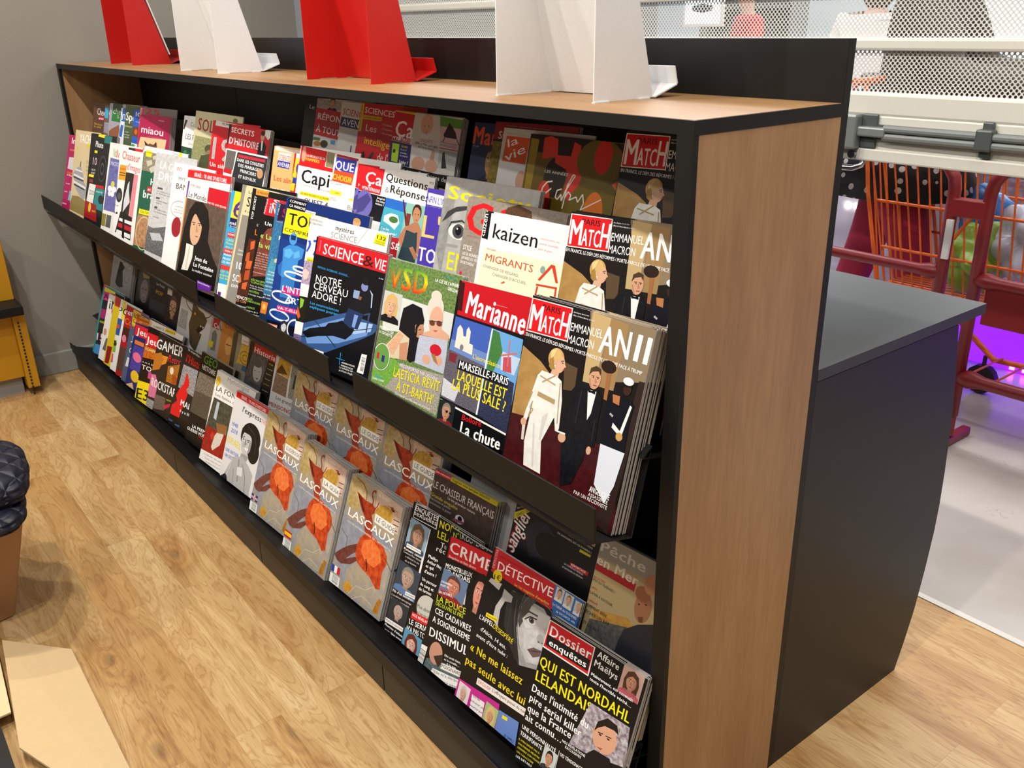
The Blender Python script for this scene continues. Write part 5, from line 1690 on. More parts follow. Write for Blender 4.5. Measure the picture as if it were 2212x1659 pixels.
('t','Les nouvelles façons de','e8e8e8','n',186,575,719,51,-2),
],
'scihum':[
('q','d8c21a',[7,1000,52,998,50,796,-3,797]),
('t','Sciences Humaines','222222','m',25,807,239,29,89),
('t','SCIENCES','f4f0ec','m',70,934,480,66,-3),
('q','d0b020',[62,917,361,910,355,881,58,886]),
('t','NUMÉRO SPÉCIAL','333300','m',77,895,269,21,-2),
('t','Les','f0e8d8','n',122,802,176,77,-3),
('t','intelligences','f0d02a','m',121,708,652,82,-4),
('t',"de l'enfant",'f0e8d8','n',362,597,421,87,-2),
('t','• À chacun sa méthode','f0e0d8','n',377,855,332,19,-4),
('t',"• L'attachement",'f0e0d8','n',375,824,240,19,-4),
('t','• Accompagner','f0e0d8','n',373,793,234,19,-4),
('q','3a3848',[215,602,273,655,307,649,256,588]),
('q','301a1c',[104,637,145,656,167,591,116,596]),
],
'sciav':[
('t','SCIENCES','b03038','m',33,904,435,78,-4),
('q','2e3060',[18,887,471,865,464,792,4,813]),
('t','AVENIR','e8e8ec','n',40,825,397,78,-4),
('t','LE','2a2a58','m',234,612,158,98,-2),
],
'repons':[
('q','8a8684~c0bcb8~30',[11,1000,470,984,450,915,-5,929]),
('p',('c89a84','3a2018','2a2a30','s',None),[196,905,377,1017]),
('q','c02430',[-1,927,512,903,503,688,-10,714]),
('t','RÉPONSES','f4f0ee','b',41,837,635,76,-3),
('t','À TOUT','f4f0ee','b',37,739,449,77,-4),
('q','5a6a40',[7,693,134,690,131,666,3,668]),
('e','b0702a',[22,621,158,663]),
('e','3a3a28',[148,615,285,676]),
('q','4a90c0',[333,683,415,682,414,648,332,651]),
],
'leblack':[
('t','Le Journal','c8c8c8','m',92,944,466,51,-3),
],
'chfr':[
('q','b82030',[-3,994,271,1002,267,962,-3,955]),
('t','Jeu-concours','f0d8d0','b',11,970,248,28,1),
('q','c8bc20',[271,1002,1005,1004,995,958,267,962]),
('t','Gagnez une barque Silurine','333300','b',288,969,592,33,1),
('t','LE CHASSEUR FRANÇAIS','d8d4d0','n',14,831,968,90,1),
('t','La vie grandeur nature','d8d4d0','m',276,800,441,30,0),
('t','Grande enquête','c8bc30','m',2,753,453,42,0),
('t','Patrimoine et petites','b8b4b0','n',7,720,344,31,1),
('t','communes : le grand','b8b4b0','n',9,683,355,31,1),
('e','d8d4dc',[443,652,585,725]),
('e','14101a',[483,668,553,718]),
('q','8a4a60',[417,673,582,689,584,665,420,651]),
],
'dossier':[
('q','f4f3f0',[-3,981,488,990,496,800,-4,791]),
('q','d01c26',[10,976,478,983,486,808,4,800]),
('q','101014',[15,886,474,898,478,825,21,815]),
('t','Dossier','ffffff','b',32,887,443,94,2),
('t','enquêtes','ffffff','b',51,827,401,59,2),
('t','Affaire','ffffff','b',524,944,215,59,0),
('t','Maëlys','ffffff','b',518,884,232,59,0),
('p',('d89a80','5a3a28','c06070','l','d8b0a8'),[776,829,974,1001]),
('t','Maintenant, on connaît','ffffff','b',517,819,413,28,1),
('t',"toute l'horrible vérité…",'ffffff','b',515,787,412,28,0),
('t','QUI EST NORDAHL','f2ea1c','b',15,668,933,99,2),
('t','LELANDAIS ?','f2ea1c','b',13,566,673,97,4),
('q','7a6a78~c8c4cc~20',[584,664,966,678,1022,443,652,360,492,346,545,530]),
('q','0f0f12',[632,330,724,417,876,430,945,342,636,247]),
('e','d8a488',[671,426,898,623]),
('q','1c1614',[679,520,690,588,767,645,863,639,894,593,848,602,760,590,705,553]),
('e','2a1a14',[728,518,754,529]),
('e','2a1a14',[804,525,833,535]),
('q','a05a4c',[736,444,794,457,778,439]),
('q','2a1a14',[714,532,762,542,764,536,717,526]),
('q','2a1a14',[788,542,843,550,845,545,791,536]),
('t',"Dans l'intimité du",'ffffff','b',8,486,612,71,2),
('t','pire serial killer','ffffff','b',10,420,567,71,1),
('t','que la France','ffffff','b',18,349,476,71,4),
('t','ait connu…','ffffff','b',19,288,401,67,4),
('t','UNE PERSONNALITÉ','ffffff','b',12,221,382,39,1),
('t','TERRIFIANTE','ffffff','b',10,175,251,39,2),
('t','NOS RÉVÉLATIONS','ffffff','b',426,324,241,24,3),
('t','EXCLUSIVES','ffffff','b',469,302,164,24,3),
('t',"IL N'EN SERAIT PAS À",'e0d81a','b',12,138,238,18,3),
('t','SON PREMIER MEURTRE','e0d81a','b',17,110,245,18,3),
('t','DERRIÈRE SON VISAGE','e0d81a','b',22,83,252,18,3),
('t','UN CARACTÈRE','e0d81a','b',25,54,191,18,3),
('t','LES DÉTAILS','ffffff','b',30,23,180,21,5),
('p',('c89070','1a1414','30343a','s','c8d0d0'),[280,85,424,228]),
('q','c0c0c0',[423,263,430,264,436,145,429,144]),
('t','DES TÉMOIGNAGES','ffffff','b',443,235,242,31,4),
],
'detective':[
('q','c8202a',[18,1004,679,1018,803,885,708,849,55,853]),
('q','c8202a',[18,1004,721,1018,725,856,37,851]),
('t','DÉTECTIVE','f0c8c8','m',63,876,158,30,91),
('t','www.le nouveaudetective.com','7a1018','m',83,959,453,20,4),
('t','DÉTECTIVE','ffffff','m',96,879,615,85,5),
('t',"Le 1er magazine d'enquêtes",'f0d83a','m',319,855,380,25,3),
('q','101014',[33,840,727,852,767,492,-76,365]),
('q','8a8a8a~a8a8a8~10',[316,823,667,834,735,801,752,486,579,444,492,509,385,648]),
('q','c2c2c2~b0b0b0~10',[429,745,541,807,745,815,752,731,755,517,630,485,481,585]),
('q','2a2a2c',[300,818,456,835,459,756,448,632,587,427,437,507,316,601,287,732]),
('q','484848',[456,835,584,862,541,807,479,644,438,688]),
('e','e8e8e8',[520,708,624,746]),
('e','505050',[549,713,603,746]),
('e','101010',[564,721,591,738]),
('q','404040',[475,742,629,771,629,763,479,734]),
('q','5f4a4a',[617,564,674,592,747,602,747,568,676,534]),
('q','303030',[621,556,747,594,747,588,624,550]),
('e','d0d0d0~bcbcbc~14',[538,505,815,809]),
('q','d0d0d0',[484,706,549,790,763,812,787,764,539,667]),
('e','a4a4a4',[673,636,745,689]),
('e','585858',[689,635,712,645]),
('e','585858',[727,642,748,650]),
('e','f2f2f2',[523,707,627,747]),
('e','555555',[550,711,606,746]),
('e','101010',[565,720,591,738]),
('e','ffffff',[565,729,574,734]),
('q','2a2a2a',[507,715,553,748,626,756,629,749,556,741,512,708]),
('q','4a4a4a',[469,736,531,773,626,778,630,769,536,763,479,730]),
('q','6a5656',[611,559,668,594,694,596,749,605,750,569,685,537]),
('q','2c2c2c',[616,555,688,580,750,597,751,594,691,575]),
('s','3a3a3a',[333,789,353,676,373,562],9),
('s','5a5a5a',[380,806,408,677,483,545],8),
('s','6a6a6a',[448,851,429,745,458,636,537,527],6),
('s','7a7a7a',[510,869,447,781,448,692],4),
('s','2a2a2a',[387,829,367,722,411,597,517,458],11),
('s','9a9a9a',[651,867,747,845,801,769],4),
('q','b8b8b8',[225,801,333,789,334,750,267,735,241,674,261,559,187,592,184,674,223,749]),
('q','d0d0d0',[57,812,188,818,173,772,41,786]),
('e','f0d81a',[68,810,174,884]),
('t','1€','222222','b',90,815,80,48,13),
('q','f0d81a',[107,603,237,614,238,585,107,577]),
('t','Beauzelle','222222','b',123,585,114,18,7),
('t',"L'APPEL",'ffffff','m',47,539,167,44,3),
('t','DÉSESPÉRÉ','f0d81a','m',212,542,244,43,-4),
('t',"d'Alicia, 14 ans,",'ffffff','m',92,478,310,37,-1),
('t',"avant d'être tuée :",'ffffff','m',64,428,378,37,1),
('t','« Ne me laissez','f4d81a','b',36,325,619,77,3),
('t','pas seule avec lui »','f4d81a','b',23,232,792,77,2),
('q','f2eae6',[198,204,785,243,791,196,200,161]),
('t','EXCLUSIF :','c8202a','m',218,177,165,30,4),
('t',"L'effrayant passé du tueur",'222222','m',386,191,416,29,4),
('q','c82890',[-20,115,494,154,531,-15,-3,-40]),
('p',('d8a890','c8c4c0','e8e0e0','s','e8d8e0'),[19,-46,161,107]),
('q','f4ecf0',[188,87,341,96,352,-3,199,-14]),
('t','Elle fait','222222','m',204,76,86,23,5),
('t','endosser son','222222','m',181,42,179,23,5),
('t','meurtre par','222222','m',186,12,164,23,5),
('t','un sosie','a02070','m',198,-20,123,23,7),
('p',('d8a078','e0c080','e0c8b0','l','a8c080'),[358,-33,506,115]),
('q','6a8ad0',[508,124,729,142,756,-2,518,-26]),
('q','f5e41a',[553,110,611,116,613,97,554,90]),
('t','ALLER SIMPLE','222244','b',578,-3,155,29,5),
('t','POUR UN CRIME','222244','b',573,-31,165,29,5),
('q','2a6ab8',[715,1006,1040,1019,1025,847,773,826,723,894]),
('p',('d8a890','5a4030','e8e8e8','s','c8c8c8'),[732,920,817,1001]),
('p',('d8a890','8a6a40','e8e8e8','s','c8c8c8'),[827,914,916,998]),
('p',('d8a890','c8a870','e8e8e8','s','c8c8c8'),[935,910,1016,990]),
('t','Le TUEUR des COLONIES','ffffff','b',739,888,250,22,0),
('t','de VACANCES enfin','ffffff','b',790,861,211,21,1),
],
'crimes':[
('t','N°1','c8d83a','n',51,944,99,53,14),
('t','NOUVEAU !','f4f4f4','n',164,966,341,51,6),
('q','d8202a',[26,944,610,987,609,839,41,794]),
('t','CRIMES','ffffff','b',47,838,662,116,5),
('t','Enquêtes et faits divers','ffffff','m',63,800,367,26,7),
('t','MONSTRUEUX','ffffff','m',52,720,362,49,10),
('t','LELANDAIS','ffffff','m',61,682,343,49,10),
('q','d8d4d0',[37,679,373,710,404,570,37,533]),
('p',('c88068','5a3a30','8a2028','s','60789a'),[37,521,383,716]),
('t',"L'HORRIBLE",'ffffff','b',46,609,143,21,10),
('t','MORT DE','ffffff','b',49,584,117,21,11),
('t','MAËLYS','e02028','b',52,557,131,21,10),
('t','EN DÉTAILS','ffffff','b',51,530,178,26,14),
('p',('d8907c','1c1816','0c0c0e','s',None),[403,498,676,857]),
('t','LA POLICE','d4e02a','m',46,473,400,65,8),
('t','DÉCOUVRE LE PIRE','d4e02a','m',50,441,383,40,8),
('t','CES CADAVRES','ffffff','b',66,386,495,63,7),
('t','A SOIGNEUSEMENT','ffffff','b',61,321,613,63,7),
('t','DISSIMULÉS','ffffff','b',64,216,658,95,8),
('q','f4f3f0',[-24,123,85,134,76,-57,-3,-73]),
('bar','333333',[-9,-37,81,95]),
('q','48585c~6a7a7e~30',[105,62,271,109,572,151,591,36,3,-119,88,-30]),
('e','c89480',[118,58,300,215]),
('q','3a2a24',[188,107,304,165,322,110,276,59]),
('t','Elle avait faim,','ffffff','b',325,163,220,23,10),
('t','et le réveille…','ffffff','b',331,136,208,23,11),
('t','Il la tue','ffffff','b',379,118,124,23,12),
('q','f0ece8',[309,106,645,162,646,121,314,64]),
('t','POIGNARDÉE','222222','m',323,79,325,36,12),
('q','f4f2f0',[217,29,638,98,640,37,186,-53]),
('t','"Elle m\'a dérangé','333333','n',226,1,397,30,14),
('t','pendant ma sieste','333333','n',203,-46,404,30,14),
],
'enquetes':[
('q','f4f3f0',[34,994,386,1012,398,904,37,887]),
('q','0d0d0f',[43,989,376,1007,387,909,43,892]),
('t','ENQUÊTES','ffffff','b',44,943,343,57,4),
('t','sexuelles','ffffff','m',39,909,348,57,4),
('t','NORDAHL','f0ea1c','b',427,931,473,81,6),
('t','LELANDAIS','f0ea1c','b',433,857,502,81,6),
('t','Tueur','ffffff','b',506,809,223,54,7),
('t','récidiviste','ffffff','b',464,767,439,55,7),
('q','f0f0f0',[4,854,324,880,331,525,307,520,290,853,21,843]),
('p',('b88a74','6a5a48','3a4a60','l','8aa8c0'),[17,660,315,881]),
('q','f4f3f0',[44,688,267,701,272,674,48,658]),
('t','MICHELLE MARTIN','222222','b',58,670,211,17,4),
('t','Pervers sexuel','ffffff','b',23,631,289,30,5),
('t','Comment Marc détruisit','e0e0e0','n',26,611,287,22,4),
('t','a détruit la vie','e0e0e0','n',69,587,214,22,4),
('t','de sa femme','e0e0e0','n',77,557,175,22,6),
('p',('b89a88','8a8680','5a7aa8','s','3a4450'),[-4,325,348,547]),
('t',"Fils d'un monstre",'ffffff','b',10,296,315,30,7),
('q','f4f3f0',[191,361,341,377,343,351,193,334]),
('t','FOURNIRET','222222','b',205,343,136,17,8),
('t',"L'accablant témoignage",'e0e0e0','n',7,266,311,22,7),
('t',"d'un enfant traumatisé",'e0e0e0','n',9,239,289,22,7),
('p',('b8a094','d0ccc8','2a2a34','b','283038'),[15,85,307,261]),
('q','f4f3f0',[5,87,288,106,289,73,4,52]),
('t','FRANCIS HEAULME','222222','m',17,63,268,25,5),
('t',"Meurtrier d'enfants",'ffffff','b',16,29,291,27,2),
('t','Les terribles aveux','ffffff','m',11,-7,295,25,4),
('t','du routard du crime','ffffff','m',9,-36,270,25,1),
('t','Maëlys','ffffff','b',386,691,138,36,5),
('t','Arthur Noyer','ffffff','b',386,653,257,36,6),
('t','et qui','ffffff','b',383,616,114,36,8),
('t',"d'autre ?",'ffffff','b',383,575,176,36,8),
('t','Un parcours','ffffff','b',377,514,233,36,6),
('t','de sang et','ffffff','b',369,473,199,36,7),
('t','de larmes','ffffff','b',366,435,188,36,8),
('e','c8c8c0',[392,237,701,443]),
('t','Plus abominable','222222','m',406,314,320,41,8),
('t',"qu'on ne le dit",'222222','m',414,269,254,41,8),
('q','d8202a',[355,263,704,304,709,252,353,213]),
('t','NOS RÉVÉLATIONS','ffffff','b',369,235,315,29,7),
('t','LE SERIAL','ffffff','b',348,167,305,58,9),
('t',"N'A PAS TOUT",'ffffff','b',339,109,340,58,10),
('p',('e0b0a0','6a2a24','a03040','l','5a9ac0'),[314,-73,584,126]),
],
'fontaine':[
('e','f0cc30',[13,839,130,945]),
('t','Mythologies','a8a0a0','n',288,942,545,65,2),
('t','LA FONTAINE','222222','m',61,787,994,74,3),
('t',"Les fables ou l'amour",'333333','n',72,733,947,40,3),
('q','3a3a30~5a5a48~12',[51,707,792,731,776,263,-10,254]),
('q','b02418~8a1c14~12',[30,380,793,419,769,151,-46,84]),
('q','b8c8d8',[151,683,218,687,218,490,144,498]),
('q','ece6dc~c8c0b4~40',[266,334,377,451,474,395,437,272,284,169,234,197]),
('q','b04a20~6a7a4a~50',[231,466,518,504,533,412,313,376]),
('q','c83a28',[145,299,186,354,266,334,232,268]),
('q','f4f2ee',[-37,102,949,180,952,-11,-13,-80]),
('t','Un fabuliste • Des animaux','444444','m',104,75,521,20,5),
('t','Comprendre son œuvre','c83050','m',141,40,503,20,5),
('t','24 fables à lire et à relire','444444','m',177,5,486,20,5),
],
'geo':[
('t','GEO','4aa032','n',110,894,423,136,2),
('t','HISTOIRE','e8e8e8','b',94,821,431,83,1),
('t','COLLECTION','555555','n',517,842,523,72,0),
('q','5a5248~8a8070~25',[38,778,1054,823,989,357,-39,310]),
('q','3a342c~6a6054~40',[21,557,1005,618,989,357,-39,310]),
('t','LA PREMIÈRE','ffffff','b',167,166,630,53,5),
('t','GUERRE MONDIALE','ffffff','b',26,111,835,53,5),
('t','1914-1918','d02028','m',411,112,329,52,2),
],
'marche':[
('q','2a6ac8',[148,1019,309,1032,309,1000,127,985]),
('t','la marche de','f0f0f0','m',182,965,564,46,-1),
('t',"l'Histoire",'e02024','B',175,826,782,130,1),
('q','6a6a6c~b8b8ba~30',[126,781,775,813,732,488,96,485]),
('q','e02024',[288,695,325,704,443,617,455,564,396,523,471,470,403,342,324,126,-15,101,-9,232,153,327,75,380,150,468,263,564]),
('t','MAI 68','ffffff','b',291,302,583,110,3),
('t','il y a 50 ans','ffffff','b',315,223,561,48,5),
('q','0c0c0e',[-31,126,760,177,779,14,-108,-37]),
('t','SPÉCIAL','3a8ae0','b',-41,37,193,33,6),
('t','DOSSIER','3a8ae0','b',242,35,176,32,5),
],
'gamer':[
('t','GAMER','f4f4f4','b',9,784,1041,186,5),
('t','Retro','d83040','i',498,702,510,132,6),
('q','d87a20~f0a030~30',[-18,710,488,760,454,664,-40,500]),
('q','c07828',[-15,703,221,766,353,688,253,546,-24,472,-36,577]),
('q','d8902a~6a3a1a~40',[546,653,995,762,1035,610,980,482,570,450]),
('e','e8e0d0',[637,574,771,666]),
('e','a84a20',[753,474,942,592]),
('q','d878a0',[-43,423,169,453,297,344,286,160,27,131]),
('t','ROCKSTAR','f4f4f4','b',57,284,927,160,3),
('q','3a3430~8a7a6a~40',[276,218,679,251,682,87,293,24]),
('q','c8c8c8~404044~50',[-28,103,288,115,262,-44,-6,-62]),
('t','RETRO','c8d820','b',713,229,164,29,7),
('q','d02848',[665,158,868,221,851,172,674,100]),
],
'jeux2':[
('q','ece8e4',[-31,980,1108,1011,1119,946,-43,898]),
('t','COMMENT SE','333333','b',131,910,318,32,6),
('q','f0d020',[487,984,787,999,780,960,481,942]),
('t','MISES À JOUR','333300','b',516,953,259,18,4),
('e','d8b090',[-36,896,77,971]),
('q','d8202c',[-56,818,524,857,552,701,-50,665]),
('t','Jeux','ffffff','b',16,693,510,104,5),
('q','d87a2a~b05018~15',[-27,657,537,698,526,586,-21,504]),
('t','TOMBES','f8e0a0','b',25,606,368,35,7),
('q','101012',[-21,504,562,582,564,309,-5,225]),
('t','S H A D O W','e8e8e8','m',27,448,574,21,7),
('t','TOMB','f4f4f4','m',31,369,609,69,7),
('q','d84a90',[256,392,341,401,347,319,262,311]),
('q','f4dc1c',[-18,214,506,286,504,-53,-25,-94]),
('t','E3','1a1a1a','b',37,2,378,159,9),
('t','40 JEUX','c83020','b',17,-67,296,42,9),
],
'jeux1':[
('q','c05a20',[12,1001,682,1025,672,915,-3,875]),
('t','LES HÉROS','f8d060','b',131,961,478,41,3),
('t','ARTISTES','f8d060','b',141,900,451,41,4),
('q','d8202c',[34,858,764,886,748,745,20,705]),
('t','Jeux','ffffff','b',107,737,725,134,4),
('q','e07a3a',[106,650,513,670,519,617,103,594]),
('q','2a3090~5a4ab0~20',[97,577,624,613,623,270,62,235]),
('e','e8709a',[126,374,513,501]),
('e','e8c030',[176,100,554,255]),
('e','c83a30',[13,-96,279,-25]),
('q','d8b48a',[62,10,317,80,473,-45,255,-173,59,-120]),
],
'edi':[
('q','e0b838',[20,1002,368,1016,457,784,51,775]),
('t','ÉDITION','222222','b',73,896,558,82,3),
('t','GAMES','222222','b',74,826,499,82,4),
('t','PARTY','a83020','b',49,743,526,82,2),
('t','J','f4f4f4','b',130,584,153,112,6),
('t','G','e0e0e0','m',144,412,163,111,7),
('q','d8d8e0',[115,343,245,353,218,221,88,211]),
],
'ret':[
('t','retro','f4f4f4','b',-12,866,652,114,4),
('t','Console','f08020','m',29,732,989,133,4),
('q','5a2a18~2a1a14~30',[-44,687,643,713,631,554,-33,480]),
('e','e080a0',[30,483,229,584]),
('q','6a4a3a~3a2a24~40',[10,407,641,446,593,73,-19,78]),
('t','200','f0c0d0','m',-8,-83,371,99,9),
('t','RETRO','e0a030','b',27,-141,295,49,7),
],
'pmag':[
('q','e8d84a',[113,1002,271,1011,296,731,129,735]),
('t','PC','2a2a2a','b',-30,789,468,153,5),
('q','2a5aa8',[-143,722,209,740,180,504,-144,479]),
('q','d84a2a',[-77,636,122,651,125,599,-72,581]),
('q','7ab04a',[-127,401,112,428,129,255,-111,226]),
('e','30301a',[-61,338,134,411]),
('q','c84a90',[-102,211,61,226,88,102,-111,79]),
],
'yel':[
('q','c83024',[37,1004,417,1023,448,881,54,866]),
('q','8a1c20',[48,264,297,294,253,35,57,13]),
('t','L','f4e020','b',37,-127,189,197,7),
],
'imag':[
('t','iM','141414','b',101,785,420,194,5),
('e','d82a30',[258,723,476,816]),
('e','c89a80',[40,373,207,481]),
('q','3a3a40~7a7a80~50',[233,352,435,372,415,162,136,161]),
],
'aimag':[
('q','e8d820',[-16,999,545,1028,550,972,-19,935]),
('q','d8288a',[-19,935,581,969,596,849,-36,815]),
('t','AI','141414','b',4,830,358,120,5),
('e','141414',[23,714,258,805]),
('q','a01c6a',[-72,675,501,719,530,576,-80,539]),
('t','VENDU','d8e020','b',23,473,320,48,6),
('t','15','f0d0e0','b',20,210,359,160,8),
('q','3a8ad0',[8,149,411,190,386,35,-28,6]),
],
'teal':[
('q','d82a70',[-32,997,177,1016,146,971,-43,956]),
('t','FILM','f0f0f0','m',140,441,290,79,4),
],
'peche':[
('q','a8a8a4',[0,1003,959,1011,928,893,-9,864]),
('t','Pêche','eceae6','b',12,906,587,122,1),
('q','b82028',[2,823,534,827,530,779,2,783]),
('t','en Mer','eceae6','b',2,823,549,119,-1),
('q','d8a84a~c08a40~10',[109,559,542,619,692,566,107,438]),
('q','6a6a66~4a4c4c~20',[79,491,569,569,604,386,37,318]),
('t','SURFCASTING','c02838','b',-16,734,185,28,0),
('t','EMPILE OU TRAÎNARD ?','333333','m',-29,716,349,34,-2),
('t','AU LARGE','c02838','b',-37,669,132,28,0),
('t','CALAMAR À SOUTENIR','333333','m',-31,636,351,34,-2),
('t','TECHNIQUE','c02838','b',-27,587,165,28,0),
('t','COMMENT BIEN','333333','b',-20,553,297,40,-1),
('t','PÊCHER UN BAR','333333','b',-9,511,347,40,1),
('t','EST UN ART !','333333','b',-8,446,260,40,-4),
('q','2c2e36',[483,457,520,546,666,616,938,692,1132,320,460,303]),
('e','b07858',[574,631,774,814]),
('e','a86a4a',[546,747,729,838]),
('q','7a4a34',[644,657,705,674,713,639,668,631]),
('e','2a1812',[609,724,637,732]),
('e','2a1812',[689,741,717,749]),
('e','c8906c',[627,805,781,920]),
],
'sanglier':[
('q','b02028',[22,1004,787,989,785,956,16,984]),
('t','Sanglier','d03038','b',81,588,430,193,74),
('t','Sanglier','e4e4e4','b',88,595,414,170,75),
('q','c8c02a',[-5,860,231,979,259,973,6,813]),
('t','GARD - LOT','333300','b',36,842,194,28,38),
('t','Au','e0e0e0','m',43,963,26,18,8),
('t','cœur','e0e0e0','m',38,932,44,18,5),
('t','des régions','e0e0e0','m',19,891,125,18,34),
('q','1c1a24~2e2a3a~30',[151,789,270,885,383,900,565,825,548,705,270,631]),
('e','0a0a0e',[299,679,615,849]),
('q','e0dcd8',[469,962,933,938,929,916,461,936]),
('t','CONNAISSANCE - GESTION','b02028','b',467,936,457,25,-3),
('t','GÉRER UNE POPULATION','e0e0e0','b',636,901,278,21,-2),
('t','DE SANGLIERS, EST-CE POSSIBLE ?','e0e0e0','m',523,876,391,18,-2),
('q','c8c02a',[793,858,915,857,913,841,791,840]),
('q','b02028',[728,748,933,750,932,724,729,722]),
('t','REPORTAGE','f0e0e0','b',742,731,164,22,1),
('t','LA CHASSE AU FÉMININ','e0e0e0','m',669,715,215,16,-1),
('t','LE SANGLIER AU FÉMININ','e0e0e0','m',656,690,233,16,0),
],
'greytop':[
('t','JARDINAGE','3a4a20','b',52,940,190,35,5),
('t','Le guide développé','222222','b',104,921,348,35,0),
],
'grands':[
('q','b88a2a~d8a840~12',[84,984,437,998,430,816,50,813]),
('q','5a3a14',[75,840,183,926,314,875,380,847,71,808]),
('q','6a5040~9a8070~30',[53,807,414,812,434,606,35,596]),
('q','6a6a62~a0a098~30',[456,995,678,1003,691,623,482,617]),
('q','2a2a26',[574,888,643,889,641,736,556,731]),
('t','Les grands','3a3a3a','m',174,536,473,61,2),
('t','MENSONGES','a81c30','b',16,429,744,68,4),
],
'histor':[
('q','b81c26',[157,1006,953,1013,905,884,140,887]),
('t','Historia','e8dcdc','b',181,894,696,101,1),
('q','3a3a3c~5a5a5c~15',[140,887,670,900,537,470,-42,477]),
('e','5a5858',[226,551,602,855]),
('e','a8a4a2',[239,572,528,800]),
('e','4a4848',[187,739,497,850]),
('e','202020',[281,686,321,696]),
('e','202020',[420,695,459,704]),
('q','4a3a3a',[346,614,455,623,409,602]),
('t','HITLER','c8b82a','m',699,839,144,27,1),
('t','Le piège','c8c0a0','n',676,782,173,23,1),
('t','Résister','c8c0a0','n',664,720,174,23,2),
('t','Témoin','c8c0a0','n',651,658,174,23,2),
('t','La Rose','c8b82a','n',639,596,174,23,2),
('t','Archives','c8c0a0','n',621,518,207,23,3),
],
'finger':[
('q','e0dcd8',[118,1011,344,1019,366,905,135,899]),
('t','OFFERT','b84040','m',168,921,197,37,3),
('q','b08a2a~d0aa48~20',[166,905,534,915,519,679,71,649]),
('ring','7a5a1a',[167,676,473,829]),
('ring','7a5a1a',[243,717,396,787]),
('q','3a5a78',[278,660,481,671,475,594,265,596]),
],
'versailles':[
('t','VERSAILLES','c4c0b0','n',131,945,1097,79,0),
('t','CHÂTEAU DE','a8a498','n',52,895,147,45,82),
],
'orange':[
('t','DIEUX','a83018','b',114,922,568,77,1),
('e','d09a5a',[191,619,428,842]),
('q','c08440',[156,594,491,615,458,502,74,486]),
('q','5a3418',[218,744,385,753,390,743,223,732]),
],
'cavi':[
('q','a81c26',[75,985,302,989,300,862,62,858]),
('t','Ça','e8dede','b',112,872,182,85,2),
('t','VIVRE','2a2a2a','n',315,860,548,105,2),
('q','4a4c4a~7a7c78~40',[91,796,184,845,275,798,276,591,120,577]),
('q','c8b82a',[23,687,184,693,171,619,9,612]),
],
'fanta':[
('ring','333333',[150,814,964,1069]),
('t','FANTASTIQUE','3a3a3a','n',172,905,779,71,1),
('q','5a4e3a~3a3224~30',[381,921,467,926,589,887,731,878,859,816,812,729,692,728,623,647,764,641,656,407,454,464,344,677,384,791]),
('q','1a1410',[661,721,814,723,665,631,586,652]),
('q','e0dccc',[674,730,709,729,693,702]),
('q','e0dccc',[754,729,788,728,773,701]),
('e','d8a020',[452,807,510,837]),
('q','b0b0b0~888888~20',[52,801,270,806,292,586,18,579]),
],
'glasses':[
('q','c8c4be',[-22,960,161,963,191,840,-3,838]),
('t','N°1','444444','m',18,889,122,31,3),
('t','SPIELTOP','b0a828','m',196,916,322,34,0),
('p',('b08a68','4a4038','20202a','s',None),[12,502,542,874]),
('ring','202020',[107,654,251,718]),
('ring','202020',[290,663,436,720]),
],
'pop':[
('t','Le Point','b8bcc4','m',165,817,326,54,-1),
('t','POP','a8842c','b',181,713,283,71,1),
('q','1e2834~263444~15',[1,630,711,633,682,508,-10,504]),
],
'darkface':[
('q','4a4644~2a2826~14',[95,881,419,897,558,695,454,512,162,522,26,715]),
('e','6a6664',[160,527,471,791]),
('e','16161a',[218,661,285,677]),
('e','16161a',[359,665,425,681]),
('q','8a7a5a',[140,887,419,897,477,822,227,801]),
('ring','8a8886',[227,509,427,601]),
],
'studio':[
('t','STUDIO','b8b6b2','n',-1,858,911,179,-6),
('q','18181a',[349,849,416,889,481,835,614,791,529,733,642,532,491,494,343,504,241,536,298,717,335,785]),
('e','a09080',[341,842,458,908]),
('q','7a7a78~9a9a98~12',[571,739,954,746,883,552,609,543]),
],
}
